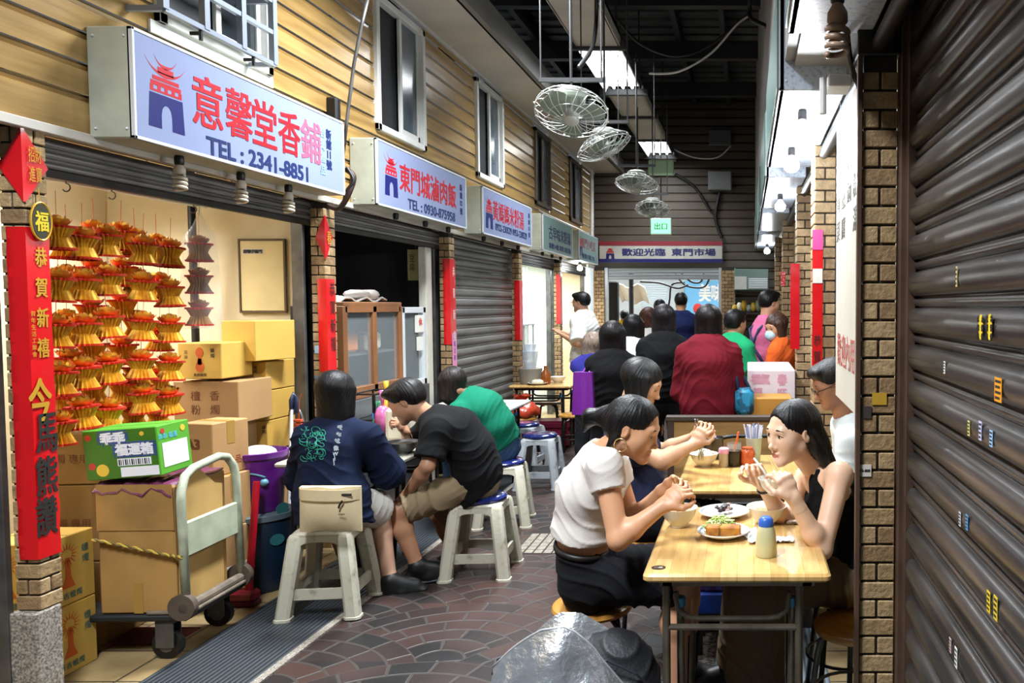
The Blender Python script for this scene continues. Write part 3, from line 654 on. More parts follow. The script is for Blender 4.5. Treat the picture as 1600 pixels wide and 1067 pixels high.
# bulb sockets under the signs
m_sock = m_black; m_cfl = hm('unlit_cfl', 'cfc6b6', .3, spec=.6); m_cflb = hm('cfl_brown', '8d7663', .35)
def cfl(loc, s, label, group, glass=m_cfl, base=m_cfl):
    o = thing('spiral_bulb', label, 'light bulb', loc, group); L0 = Vector(loc)
    b = MB(); b.lathe([(.017, 0), (.021, -.012), (.02, -.04), (.016, -.045)], c=loc, seg=14); b.build('socket', m_sock, o, smooth=40)
    b = MB(); b.lathe([(.015, -.042), (.018, -.05), (.026 * s, -.062 * s), (.027 * s, -.085 * s), (.022 * s, -.092 * s)], c=loc, seg=14); b.build('ballast', base, o, smooth=40)
    b = MB(); pts = []
    for i in range(57): a = i / 56 * 2 * math.pi * 3.5; rr = .026 * s * min(1, .5 + i / 10); pts.append(L0 + Vector((rr * math.cos(a), rr * math.sin(a), -(.092 + .075 * i / 56) * s)))
    b.tube(pts, .0085 * s, 7); b.build('spiral_tube', glass, o, smooth=True)
    return o
for y, lb in ((3.72, 'unlit spiral bulb under the nearest sign box, first of three'), (4.17, 'unlit spiral bulb under the nearest sign box, middle of three'), (4.60, 'unlit spiral bulb under the nearest sign box, last of three')):
    cfl((-2.655, y, 2.313), .95, lb, 'unlit bulbs under the first sign')
def sock(loc, label, group, m=m_sock):
    b = MB(); b.lathe([(.018, 0), (.022, -.012), (.021, -.04), (.014, -.05)], c=loc, seg=12); return tag(b.build('bulb_socket', m, smooth=40), label, 'bulb socket', group)
for k, (nm, ylist) in enumerate((('second', (6.0, 6.55, 7.05)), ('third', (8.0, 8.6, 9.2)), ('fourth', (10.3, 10.8, 11.3)))):
    for y, q in zip(ylist, ('nearest', 'middle', 'farthest')): sock((-2.655, y, 2.313), 'empty black bulb socket under the %s sign box, %s of three' % (nm, q), 'empty sockets under the signs')
def lit_bulb(loc, s, label, power, group='lit bulbs under the signs', col=(.9, .96, 1)):
    o = thing('light_bulb', label, 'light bulb', loc, group)
    b = MB(); b.lathe([(.018, 0), (.022, -.012), (.021, -.045), (.015, -.05)], c=loc, seg=14); b.build('socket', m_dsteel, o, smooth=40)
    b = MB(); b.lathe([(.014, -.048), (.018, -.058), (.033 * s, -.085), (.036 * s, -.10), (.033 * s, -.12), (.02 * s, -.135), (.004, -.139)], c=loc, seg=16); b.build('glass', m_bulb, o, smooth=True)
    point('bulb_light', (loc[0], loc[1], loc[2] - .17), power, col, .04)
    return o
# right-hand sign boxes, seen from below
m_wet = hm('speckled_soffit', 'c4cfe0', .25, scale=60, col2='93a3bd', lo=.3, hi=.5)
for y0, y1, lb in ((.8, 2.62, 'right hand sign box nearest the viewer, pale blue underside above the brown bulb'), (3.3, 5.1, 'right hand sign box with two lit bulbs beneath'), (5.5, 7.2, 'third right hand sign box, between the lit bulbs and the far end'), (7.6, 9.4, 'fourth right hand sign box, small and pale'), (9.9, 12.2, 'farthest right hand sign box with one lit bulb beneath')):
    o = sign_box(y0, y1, 2.5, 2.96, .135, lb, 'sign boxes along the right wall', xb=.42, face=m_face2, casing=m_wet)
lit_bulb((.255, 3.62, 2.5), 1.25, 'lit bulb under the right sign box, the nearer of two', 30)
lit_bulb((.255, 4.47, 2.5), 1.25, 'lit bulb under the right sign box, the farther of two', 30)
lit_bulb((.27, 6.3, 2.5), 1.2, 'lit bulb under the third right sign box, mostly hidden by nearer lights', 14)
lit_bulb((.30, 11.4, 2.5), 1.3, 'small lit bulb under the farthest right sign box above the shelf of goods', 16)
cfl((.262, 2.30, 2.52), 1.12, 'unlit brownish spiral bulb hanging at the top right corner', None, m_cflb, m_cflb)
lit_bulb((-2.655, 12.6, 2.312), 1.2, 'small lit bulb under the fifth sign box on the left', 8)
sock((-2.655, 13.2, 2.312), 'white empty bulb socket under the fifth sign box', 'empty sockets under the signs', m_white)
# pipes and wiring beside the right signs
cable('conduit_pipe', [(.43, .9, 2.45), (.43, 2.9, 2.45), (.43, 5.2, 2.45), (.43, 8.0, 2.45)], .028, 'grey conduit running along the wall below the right sign boxes', m_dsteel, 'pipe')
cable('power_cable', [(.33, 2.62, 2.5), (.36, 2.72, 2.42), (.41, 2.8, 2.33), (.42, 2.82, 2.2)], .010, 'black cable hanging in a loop beside the near right sign box', m_black)
b = MB(); b.box(.28, .36, 2.72, 2.84, 2.36, 2.40, 0, .004); b.cyl((.26, 2.7, 2.38), (.26, 2.7, 2.26), .012, seg=8); tag(b.build('bracket_lamp', m_white), 'small white clip lamp beside the near right sign box', 'lamp')
for i, (px, Y) in enumerate(((533, 5.15), (545, 5.2))):
    pass
cable('wire_bundle', [P(536, 262, 5.2), P(552, 275, 5.22), P(546, 300, 5.2), P(530, 325, 5.2), P(510, 320, 5.2)], .018, 'tangle of dark wires looped at the end of the nearest sign box', hm('wire_brown', '2e1a16', .5))
cable('wire_bundle', [P(537, 320, 5.2), P(541, 300, 5.19), P(552, 282, 5.2), P(542, 262, 5.2)], .012, 'thin dark wire rising behind the nearest sign box', hm('wire_dark', '1a1414', .5))
cable('steel_pole', [P(574, 0, 5.1), P(553, 100, 5.1), P(535, 250, 5.1)], .012, 'thin grey pole leaning above the nearest sign box', m_steel, 'pole', n=2)
cable('conduit_pipe', [P(517, 0, 5.35), P(517, 150, 5.35)], .012, 'white conduit dropping down the boards to a black adapter', m_white, 'pipe', n=2)
b = MB(); p = P(518, 172, 5.25); b.box(p.x - .05, p.x + .05, p.y - .03, p.y + .03, p.z - .07, p.z + .08, 0, .012); tag(b.build('power_adapter', m_black), 'black adapter box on top of the nearest sign box', 'power adapter')
b = MB(); b.cyl(P(924.5, 160, 14.0), P(924.5, 378, 14.0), .035, seg=10); tag(b.build('drain_pipe', m_white, smooth=40), 'white vertical pipe where the left wall meets the end wall', 'pipe')
# ================================================================ LEFT-HAND SHOPS
XB = -4.2
def shop(i, y0, y1, wallm, ceilm, zc=2.5):
    b = MB(); b.box(XB - .05, XB, y0, y1, 0, zc); b.box(XB, -2.95, y1 - .04, y1, 0, zc); b.box(XB, -2.95, y0, y0 + .04, 0, zc)
    struct('wall_shop', b, wallm); struct('ceiling_shop', MB().box(XB, -2.78, y0, y1, zc, zc + .04), ceilm)
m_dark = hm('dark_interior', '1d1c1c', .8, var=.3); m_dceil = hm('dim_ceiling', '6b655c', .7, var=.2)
m_bright = hm('pale_interior', 'd8dccf', .5, var=.12, scale=3)
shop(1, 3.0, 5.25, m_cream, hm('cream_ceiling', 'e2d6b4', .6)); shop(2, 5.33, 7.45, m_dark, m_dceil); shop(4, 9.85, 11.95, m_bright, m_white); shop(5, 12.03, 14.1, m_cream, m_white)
mb = MB()
for y in PL + [14.05]:
    mb.box(-2.955, -2.88 + .03 * (y < 3.1), y - .035, y - .005, 0, 2.3, 0, .003)
    if y < 14: mb.box(-2.955, -2.88, y + .155, y + .185, 0, 2.3, 0, .003)
struct('trim_13', mb, m_steel)
def shutter(x, y0, y1, z0, z1, m, label, pitch=.1, bulge=.016, name='roller_shutter'):
    b = MB(); prof = []; z = z0
    while z < z1 - .01:
        for k in range(7): a = math.pi * k / 6; prof.append((x + .004 + bulge * math.sin(a), z + .7 * pitch * (1 - math.cos(a)) / 2))
        for k in range(5): a = math.pi * k / 4; prof.append((x + bulge * .45 * math.sin(a), z + pitch * (.73 + .13 * (1 - math.cos(a)))))
        z += pitch
    b.sheet([[(px, y, pz) for px, pz in prof] for y in np.linspace(y1, y0, 6)])
    return tag(b.build(name, m, smooth=True), label, 'roller shutter')
m_sh2 = hm('grey_roller_slat', '918f8c', .35, .6, var=.45, scale=4, stretch=(1, .3, 2))
for (y0, y1, lb) in ((3.21, 5.19, 'rolled up shutter edge above the cream shop of paper lotuses'), (5.42, 7.40, 'rolled up shutter edge above the dark noodle shop'), (9.91, 11.86, 'rolled up shutter edge above the bright stall with plastic curtains'), (12.1, 14.0, 'rolled up shutter edge above the farthest left stall')):
    o = shutter(-2.86, y0, y1, 2.17, 2.30, m_sh2, lb, .043, .012)
    b = MB(); b.box(-2.875, -2.845, y0, y1, 2.135, 2.17, 0, .004); b.build('bottom_rail', m_dsteel, o)
shutter(-2.86, 7.63, 9.68, .01, 2.29, m_sh2, 'closed grey roller shutter between two left pillars under the third sign', .1, .02)
# ---- shop 1: tube lamp, hook rail, wall panels
o = thing('tube_lamp', 'lit tube lamp on the ceiling of the paper lotus shop', 'ceiling light', (-3.75, 4.1, 2.5))
b = MB(); b.box(-3.80, -3.70, 3.3, 4.75, 2.44, 2.5, 0, .008); b.build('batten', m_white, o)
b = MB(); b.cyl((-3.75, 3.35, 2.415), (-3.75, 4.7, 2.415), .02, seg=12); b.build('tube', m_tube, o, smooth=40)
area('shop_lamp', (-3.75, 4.05, 2.39), .12, 1.35, 42, (1, .97, .93))
o = thing('hook_rail', 'metal rail with hooks that the paper lotuses hang from', 'rail', (-3.05, 4.0, 2.25))
b = MB()
for x in (-3.02, -3.22): b.cyl((x, 3.25, 2.20), (x, 4.72, 2.20), .012, seg=8)
for y in (3.3, 4.0, 4.65):
    b.box(-3.24, -3.0, y - .01, y + .01, 2.19, 2.21)
    for x in (-3.02, -3.22): b.cyl((x, y, 2.2), (x, y, 2.5), .008, seg=6)
b.build('rail', m_rim, o, smooth=40)
for y in (3.5, 3.75, 4.3):
    b = MB(); b.tube([(-3.02, y, 2.2), (-3.0, y, 2.16)] + [(-3.0 + .018 * math.sin(a), y, 2.15 - .018 + .018 * math.cos(a)) for a in np.linspace(0, 4.2, 8)], .003, 5); b.build('hook', m_steel, o)
b = MB(); b.cyl((-3.5, 5.0, 0), (-3.5, 5.0, 2.48), .022, seg=10); b.lathe([(.08, 2.47), (.09, 2.5)], c=(-3.5, 5.0, 0), seg=14); tag(b.build('support_pole', m_black, smooth=40), 'black pole under a round plate at the back of the lotus shop', 'pole')
yp = 5.205
def pz(px, py): return P(px, py, yp)
o = thing('wall_panel', 'cream hatch door set in the partition of the lotus shop', 'panel', pz(410, 430))
a, c = pz(376, 376), pz(447, 486); b = MB(); b.box(a.x, c.x, yp - .012, yp, c.z, a.z, 0, .004); b.build('panel', hm('cream_hatch', 'd6c592', .5, var=.12), o)
b = MB()
for q in ((a.x - .01, c.x + .01, a.z, a.z + .012), (a.x - .01, c.x + .01, c.z - .012, c.z), (a.x - .01, a.x, c.z, a.z), (c.x, c.x + .012, c.z, a.z)): b.box(q[0], q[1], yp - .016, yp, q[2], q[3])
b.build('edge_frame', hm('brown_edge', '4f3c22', .6), o)
b = MB(); p = pz(397, 393); b.box(p.x - .07, p.x + .07, yp - .014, yp - .012, p.z - .017, p.z + .017); b.build('notice_strip', m_pap, o)
b = MB(); text(b, '請隨手關門', .03, frame((p.x, yp - .0145, p.z), (1, 0, 0), (0, 0, 1)), w=.12, bold=.002); b.build('lettering', m_ink, o)
p = pz(436, 522); b = MB(); b.box(p.x - .06, p.x + .06, yp - .016, yp, p.z - .035, p.z + .035, 0, .006); o = tag(b.build('wall_socket', hm('socket_plate', 'c9bd96', .4)), 'steel framed wall socket plate on the cream partition', 'wall socket')
b = MB(); b.box(p.x - .032, p.x + .032, yp - .02, yp - .016, p.z - .014, p.z + .014, 0, .002); b.build('outlet', hm('socket_dark', '6d654d', .5), o)
p = pz(461, 490); b = MB(); b.box(p.x - .016, p.x + .012, yp - .03, yp, p.z - .05, p.z + .05, 0, .004); tag(b.build('door_latch', m_black), 'small black latch on the cream partition edge', 'latch')
# ---- paper lotuses
m_gold = hm('gold_foil', 'f0be3c', .36, .35, scale=30, col2='cf8a22'); m_goldp = hm('gold_petal', 'f0a02c', .4, .2, scale=20, col2='cf5a1c'); m_lred = hm('lotus_red', 'c8301a', .5)
def lotus(loc, label, s=1.0, n=22, muted=False):
    gold, petal = (m_gold, m_goldp) if not muted else (hm('dull_gold', 'a57a45', .5, .3), hm('dull_petal', '9a5a35', .5))
    o = thing('paper_lotus', label, 'paper ornament', (0, 0, 0), 'hanging paper lotuses')
    def star(r, z, ph=0): return [Vector(((r * (1 if k % 2 else .80)) * math.cos(math.pi * k / n + ph), (r * (1 if k % 2 else .80)) * math.sin(math.pi * k / n + ph), z)) for k in range(2 * n)]
    b = MB(); b.ring([star(.064 * s, .0), star(.052 * s, -.022 * s), star(.042 * s, -.044 * s), star(.052 * s, -.066 * s), star(.066 * s, -.092 * s)], cap0=False, cap1=False)
    b.lathe([(.001, -.042 * s), (.036 * s, -.042 * s)], seg=12, cap0=False, cap1=False); b.build('pleated_stand', gold, o)
    for z in (.002, -.094):
        b = MB(); q = [star(.070 * s, z * s - .005), star(.070 * s, z * s + .005), star(.058 * s, z * s + .004)]; b.ring(q, cap0=False, cap1=(z > 0)); b.build('red_rim', m_lred, o)
    for lay, (nn, r, up, ln, wd) in enumerate(((9, .026, .75, .040, .022), (8, .018, 1.15, .044, .020), (6, .008, 1.4, .046, .017))):
        b = MB()
        for k in range(nn):
            a = 2 * math.pi * k / nn + lay * .3; Rz = Matrix.Rotation(a, 3, 'Z'); g = []
            for i in range(5):
                t = i / 4; d = r + ln * t * math.cos(up * (.6 + .5 * t)); z = ln * t * math.sin(up * (.6 + .5 * t)) + .004
                w_ = wd * math.sin(math.pi * min(.97, .18 + .8 * t)); g.append([Rz @ Vector((d * s, y * w_ * s, (z + .006 * abs(y)) * s)) for y in (-1, -.5, 0, .5, 1)])
            b.sheet(g)
        b.build('petals', petal if lay != 1 else gold, o, smooth=True)
    b = MB(); b.ball((0, 0, .02 * s), (.018 * s, .018 * s, .022 * s), 10, 6); b.build('heart', m_lred if not muted else petal, o, smooth=True)
    b = MB(); b.cyl((0, 0, .03), (0, 0, .16), .0012, seg=4); b.build('thread', m_lred, o)
    o.location = loc
    return o
rows_w = ('top', 'second', 'third', 'fourth', 'fifth'); cols_w = ('left edge of the front rank', 'second column of the front rank', 'third column of the front rank', 'fourth column of the front rank', 'fifth column of the front rank')
cols_b = ('first column of the rear rank', 'second column of the rear rank', 'third column of the rear rank', 'fourth column of the rear rank', 'last column of the rear rank')
L0 = None; rnd = random.Random(3)
def place_lotus(px, py, X, label):
    global L0
    p = PX(px, py, X); rz = rnd.uniform(0, 6.28)
    if L0 is None: L0 = lotus(p, label)
    else: dup(L0, p, rz, label, rot=(rnd.uniform(-.06, .06), rnd.uniform(-.06, .06), rz))
FR = [(90, (355, 437, 509, 583, 660)), (128, (372, 437, 507, 574, 636)), (168, (368, 430, 496, 566, 638)), (221, (383, 440, 502, 562, 615)), (264, (388, 450, 506, 566, 618))]
for (px, ys), cw in zip(FR, cols_w):
    for py, rw in zip(ys, rows_w): place_lotus(px + rnd.uniform(-3, 3), py, -3.02, 'gold and red paper lotus, %s one in the %s' % (rw, cw))
BK = [(104, (372, 430, 500, 560, 620)), (146, (360, 420, 478, 538, 600)), (190, (362, 418, 470, 540, 600)), (212, (372, 432, 500, 575, 640)), (246, (380, 440, 520, 585, 640))]
for (px, ys), cw in zip(BK, cols_b):
    for py, rw in zip(ys, rows_w): place_lotus(px + rnd.uniform(-4, 4), py, -3.22, 'gold and red paper lotus, %s one in the %s' % (rw, cw))
# clear bag with three duller lotuses at the right end of the rail
for py, q in ((382, 'topmost'), (432, 'middle'), (482, 'lowest')):
    o = lotus(PX(311, py, -3.02), 'dull gold paper lotus inside the clear bag, %s of three' % q, .96, muted=True)
def clear(name, col=(.95, .97, 1), a=.14, rough=.12):
    return mat(name, col, rough, alpha=a, spec=.8, bump=.9, bscale=14)
p0 = PX(311, 430, -3.02); b = MB(); rings = []
for py, r in ((335, .012), (352, .03), (370, .07), (420, .085), (470, .10), (508, .105), (512, .07)):
    q = PX(311, py, -3.02); rings.append([Vector((q.x + r * math.cos(a) * (1 + .14 * math.sin(5 * a + py)), q.y + r * 1.0 * math.sin(a) * (1 + .12 * math.sin(4 * a + py * .3)), q.z + .012 * math.sin(3 * a))) for a in np.linspace(0, 2 * math.pi, 28, endpoint=False)])
b.ring(rings, cap0=True, cap1=True); o = tag(b.build('plastic_bag', clear('clear_plastic'), smooth=True), 'clear plastic bag hanging from the rail around three dull lotuses', 'bag')
q = PX(311, 335, -3.02); b = MB(); b.cyl(q, (q.x, q.y, 2.2), .004, seg=6); b.build('tie_string', m_white, o)
# ---- cartons
def carton(name, c, w, d, h, rz, cols, label, group=None, marks=None, tilt=(0, 0), cat='box', tape=None, open_top=False):
    m_ = hm('card_' + cols, cols, .75, var=.12, scale=3, bump=.06, bscale=8)
    M_ = Matrix.Translation(c) @ Matrix.Rotation(rz, 4, 'Z') @ Matrix.Rotation(tilt[0], 4, 'X') @ Matrix.Rotation(tilt[1], 4, 'Y')
    o = thing(name, label, cat, c, group)
    b = MB(); b.box(-w / 2, w / 2, -d / 2, d / 2, 0, h, 0, .004, M=M_)
    b.build('carton', m_, o)
    b = MB()
    b.box(-w / 2 + .002, w / 2 - .002, -.0012, .0012, h - .0005, h + .0008, 0, M=M_)
    b.build('flap_seam', hm('card_seam', '5e4526', .8), o)
    if tape:
        b = MB(); b.box(-w / 2 - .001, w / 2 + .001, -.025, .025, h, h + .0014, M=M_); b.box(w / 2, w / 2 + .0014, -.025, .025, h - tape, h + .001, M=M_); b.box(-w / 2 - .0014, -w / 2, -.025, .025, h - tape, h + .001, M=M_)
        b.build('tape', hm('tape_brown', 'a5803f', .3), o)
    F1 = M_ @ frame((0, -d / 2 - .0008, h / 2), (1, 0, 0), (0, 0, 1)); F2 = M_ @ frame((w / 2 + .0008, 0, h / 2), (0, 1, 0), (0, 0, 1))
    F3 = M_ @ frame((-w / 2 - .0008, 0, h / 2), (0, -1, 0), (0, 0, 1))
    if marks: marks(o, F1, F2, F3, w, d, h)
    return o
m_porg = hm('print_orange', 'c2591d', .7); m_pgrn = hm('print_teal', '3f6a63', .7); m_pbrn = hm('print_brown', '6a3d20', .7); m_pblk = hm('print_grey', '4a3c2c', .7)
def candle_marks(o, F1, F2, F3, w, d, h):              # kneeling candle figure with rays, teal characters beside and below
    for Fm, ww in ((F1, w), (F2, d)):
        b = MB(); s = h * .36
        for i in range(16):
            a = 2 * math.pi * i / 16; u = Vector((math.cos(a), math.sin(a))); v_ = Vector((-u.y, u.x)) * .03
            c = Vector((-.02 * h, .22 * h)); q = [c + u * s * .22 + v_ * s, c + u * s * .52, c + u * s * .22 - v_ * s]
            b.prism([tuple(x) for x in q], .0006, Fm)
        b.prism([(-.05 * h, .18 * h), (.02 * h, .18 * h), (.035 * h, -.1 * h), (.10 * h, -.26 * h), (-.13 * h, -.26 * h), (-.06 * h, -.1 * h)], .0006, Fm)
        b.build('candle_print', m_porg, o)
        b = MB(); vtext(b, '蠟燭', .13 * h, Fm @ Matrix.Translation((ww * .32, .25 * h, 0)), .16 * h, depth=.0006); text(b, '慈香蠟燭', .1 * h, Fm @ Matrix.Translation((0, -.37 * h, 0)), w=.42 * h, depth=.0006); b.build('lettering', m_pgrn, o)
def gourd_marks(o, F1, F2, F3, w, d, h):
    for Fm, ww in ((F1, w),):
        b = MB(); cc = lambda x, y, r: b.prism([(x + r * math.cos(a), y + r * 1.25 * math.sin(a)) for a in np.linspace(0, 2 * math.pi, 16, endpoint=False)], .0006, Fm)
        cc(0, .24 * h, .11 * h); cc(0, -.02 * h, .075 * h); b.prism([(-.05 * h, .1 * h), (.05 * h, .1 * h), (.05 * h, -.1 * h), (-.05 * h, -.1 * h)], .0006, Fm); cc(0, -.16 * h, .12 * h); b.build('figure_print', m_porg, o)
        b = MB(); vtext(b, '蠟燭', .13 * h, Fm @ Matrix.Translation((.36 * h, .3 * h, 0)), .15 * h, depth=.0006); vtext(b, '正宗', .11 * h, Fm @ Matrix.Translation((-.38 * h, .25 * h, 0)), .14 * h, depth=.0006); text(b, '金香蠟燭', .09 * h, Fm @ Matrix.Translation((0, -.38 * h, 0)), w=.36 * h, depth=.0006); b.build('lettering', m_pblk, o)
Y1 = 'c8a24a'; Y2 = 'b9923f'; B1 = 'a88355'; B2 = 'b48a58'
# two candle boxes by the pillar, seen past the red banner
c = P(110, 1055, 3.36); c.z = .004
for k, (q, z) in enumerate((('lower', .004), ('upper', .31))):
    carton('candle_box', (-3.09, 3.385, z), .27, .27, .302, R(0), 'cfa94e', 'yellow candle carton beside the near left pillar, %s of two' % q, 'yellow candle cartons by the pillar', candle_marks)
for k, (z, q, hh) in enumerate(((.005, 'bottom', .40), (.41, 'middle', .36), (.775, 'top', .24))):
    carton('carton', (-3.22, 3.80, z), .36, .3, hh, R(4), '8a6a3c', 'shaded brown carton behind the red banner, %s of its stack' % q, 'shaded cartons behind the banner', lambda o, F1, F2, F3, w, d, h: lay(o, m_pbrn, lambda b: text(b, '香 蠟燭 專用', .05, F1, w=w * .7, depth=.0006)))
# back stack on the right of the shop
def stackbox(px0, px1, py0, py1, Y, dd, rz, col, label, group, marks=None, **k):
    a, c_ = P(px0, py0, Y), P(px1, py1, Y); w_ = c_.x - a.x
    return carton('carton', ((a.x + c_.x) / 2, Y + dd / 2, c_.z), w_, dd, a.z - c_.z, rz, col, label, group, marks, **k)
G = 'cartons stacked in the lotus shop'
zt = P(395, 705, 4.85).z
stackbox(372, 419, 658, 706, 4.82, .3, R(0), Y2, 'yellow gourd print carton at the right of the stack, lowest of three', G, gourd_marks)
stackbox(371, 418, 611, 657, 4.82, .3, R(0), Y2, 'yellow gourd print carton at the right of the stack, middle of three', G, gourd_marks)
stackbox(349, 417, 565, 610, 4.82, .3, R(0), Y2, 'yellow gourd print carton at the right of the stack, highest of three', G, gourd_marks)
b0 = P(395, 706, 4.82)
stackbox(365, 419, 707, 900, 4.86, .3, 0, B1, 'plain brown carton supporting the yellow gourd print cartons', G)
stackbox(348, 414, 501, 564, 4.72, .30, R(-14), Y1, 'large blank yellow carton on top of the right stack, turned slightly', G, lambda o, F1, F2, F3, w, d, h: lay(o, m_pbrn, lambda b: text(b, '易碎品', .05, F3, w=d * .7, depth=.0006)))
stackbox(277, 347, 536, 592, 4.5, .28, R(0), Y1, 'yellow carton with gourd print on the big brown carton', G, gourd_marks)
stackbox(270, 374, 596, 662, 4.52, .32, R(0), B1, 'big dull brown carton under the yellow one, with faded brown print', G, lambda o, F1, F2, F3, w, d, h: lay(o, m_pbrn, lambda b: (vtext(b, '香燭', .06, F1 @ Matrix.Translation((.05, .04, 0)), .08, depth=.0006), vtext(b, '檀粉', .06, F1 @ Matrix.Translation((-.06, .04, 0)), .08, depth=.0006))))
stackbox(270, 360, 663, 760, 4.56, .3, 0, B1, 'brown carton hidden behind the A3 carton and the trolley', G)
stackbox(270, 360, 761, 955, 4.58, .3, 0, B1, 'brown carton at the foot of the stack behind the trolley', G)
stackbox(283, 343, 662, 745, 4.12, .24, R(-10), B2, 'light brown carton marked A3 behind the trolley handle', G, lambda o, F1, F2, F3, w, d, h: (lay(o, m_pbrn, lambda b: text(b, 'A3', .06, F1 @ Matrix.Translation((-w * .12, .03, 0)), w=.08, depth=.0006, bold=.003)), lay(o, hm('print_rust', '9c4526', .7), lambda b: text(b, '出品', .05, F2 @ Matrix.Translation((.02, -.07, 0)), w=.09, depth=.0006))), tape=.12)
stackbox(286, 349, 747, 830, 4.10, .23, R(-8), B2, 'brown carton with a tall red label behind the trolley', G, lambda o, F1, F2, F3, w, d, h: lay(o, hm('print_rust', '9c4526', .7), lambda b: (text(b, '貢香', .05, F1 @ Matrix.Translation((.05, .05, 0)), w=.07, depth=.0006), text(b, '沉香', .05, F1 @ Matrix.Translation((.05, -.04, 0)), w=.07, depth=.0006))), tape=.12)
def strapped(o, F1, F2, F3, w, d, h):
    lay(o, hm('print_rust', '9c4526', .7), lambda b: (text(b, '2302', .05, F1 @ Matrix.Translation((-.06, .06, 0)), w=.08, depth=.0006, bold=.002), vtext(b, '立香', .05, F1 @ Matrix.Translation((-.05, -.03, 0)), .06, depth=.0006)))
    b = MB(); b.prism([(-w / 2, -.006), (w / 2, -.006), (w / 2, .006), (-w / 2, .006)], .002, F1); b.prism([(.036, -h / 2), (.046, -h / 2), (.046, h / 2), (.036, h / 2)], .002, F1); b.prism([(-d / 2, -.006), (d / 2, -.006), (d / 2, .006), (-d / 2, .006)], .002, F2); b.build('white_strap', m_white, o)
stackbox(272, 350, 832, 955, 4.08, .24, R(-8), B2, 'brown carton marked 2302 tied with white strap behind the trolley', G, strapped)
# ---- platform trolley with the big carton, purple bag and green snack box
TA = R(24)                                             # trolley lies askew to the alley
o = thing('platform_trolley', 'platform trolley with a pale green tube handle, loaded with a tall carton', 'trolley', (-3.0, 3.85, .004))
def TM(): return Matrix.Translation((-2.815, 3.70, 0)) @ Matrix.Rotation(R(2), 4, 'Z') @ Matrix.Diagonal((1, .79, 1, 1))
T = TM(); hw, hl = .32, .30
b = MB(); b.box(-.42, .28, -.27, .27, .185, .215, 0, .008, M=T); b.build('platform', hm('trolley_deck', '2a2c30', .5, .3), o)
b = MB(); b.box(.10, .30, -.27, .30, .217, .232, 0, .004, M=T); b.cyl(T @ Vector((.27, -.28, .245)), T @ Vector((.27, .31, .245)), .022, seg=10); b.build('edge_roll', hm('trolley_worn', '75695b', .6, var=.4, scale=20), o)
for x, y in ((.17, -.22), (.17, .24), (-.34, -.22), (-.34, .22)):
    b = MB(); c0 = T @ Vector((x, y, .07)); ax = T.to_3x3() @ Vector((0, 1, 0)); b.cyl(c0 - ax * .02, c0 + ax * .02, .066, seg=20); wh = b.build('wheel', m_black, o, smooth=40)
    b = MB(); b.cyl(c0 - ax * .024, c0 + ax * .024, .035, seg=14); b.build('hub', m_steel, wh, smooth=40)
    b = MB(); b.box(x - .04, x + .04, y - .035, y - .028, .06, .185, M=T); b.box(x - .04, x + .04, y + .028, y + .035, .06, .185, M=T); b.box(x - .04, x + .04, y - .035, y + .035, .17, .185, M=T); b.build('caster_fork', m_steel, o)
hp = [(.27, -.25, .23), (.26, -.25, .72), (.255, -.235, .775), (.25, -.19, .835), (.25, -.12, .86), (.25, .12, .88), (.25, .20, .865), (.255, .25, .815), (.26, .265, .76), (.27, .27, .23)]
m_hand = hm('handle_paint', 'b9bfa6', .5, var=.35, scale=14)
b = MB(); b.tube([T @ Vector(q) for q in hp], .019, 10); b.build('handle', m_hand, o, smooth=True)
b = MB(); b.box(.25, .272, -.235, .25, .47, .63, 0, .006, M=T); b.build('back_plate', hm('plate_paint', 'b3bba0', .5, var=.25, scale=10), o)
for y in (-.26, .28):
    b = MB(); b.cyl(T @ Vector((.26, y - .02, .25)), T @ Vector((.26, y + .02, .25)), .06, seg=18); b.build('hinge_disc', hm('hinge_rust', '5a4c40', .7, var=.4), o, smooth=40)
# tall carton
m_big = hm('card_big', 'ad8448', .75, scale=3, col2='8d6a38', bump=.1, bscale=6)
o = thing('carton', 'tall worn brown carton on the trolley, tied with yellow rope, flaps open', 'box', (-3.05, 3.8, .22))
b = MB(); b.box(-.11, .228, -.25, .22, .217, .80, 0, .008, M=T); b.build('carton', m_big, o)
b = MB()
for x in (.06,): b.box(x - .02, x + .02, -.253, -.249, .22, .36, M=T)
b.build('tape', hm('tape_brown', 'a5803f', .3), o)
b = MB(); b.sheet([[T @ Vector((-.11 + .34 * i / 8, -.255 - .010 * abs(math.sin(i * 1.3)) * j, .60 + .21 * j)) for i in range(9)] for j in (0, .33, .66, 1)]); b.build('front_flap', m_big, o)
b = MB(); b.sheet([[T @ Vector((-.0 + .236 + .005 * j * (1 + .4 * math.sin(i)), -.235 + .40 * i / 6, .22 + .58 * j + .06 * j * math.sin(i * .8))) for i in range(7)] for j in (0, .4, .8, 1)], th=.004); b.build('side_flap', hm('card_flap', 'c09a5a', .75, var=.15), o)
def rope(pts, r, label):
    b = MB(); pp = []
    for i in range(len(pts) - 1):
        for k in range(14): pp.append(Vector(pts[i]).lerp(Vector(pts[i + 1]), k / 14))
    pp.append(Vector(pts[-1]))
    for ph in (0, math.pi):
        q = []
        for i, p in enumerate(pp): q.append(p + Vector((0, math.cos(i * 1.1 + ph), math.sin(i * 1.1 + ph))) * r * .6)
        b.tube(q, r * .7, 6, 0 if ph else 1)
    return tag(b.build('rope', [hm('rope_yellow', 'b89a3c', .8), hm('rope_dark', '6e5c2c', .8)], smooth=True), label, 'rope')
rope([T @ Vector((-.12, -.272, .565)), T @ Vector((.05, -.275, .53)), T @ Vector((.21, -.272, .49)), T @ Vector((.27, -.272, .48))], .007, 'twisted yellow rope around the tall carton, knotted to the trolley handle')
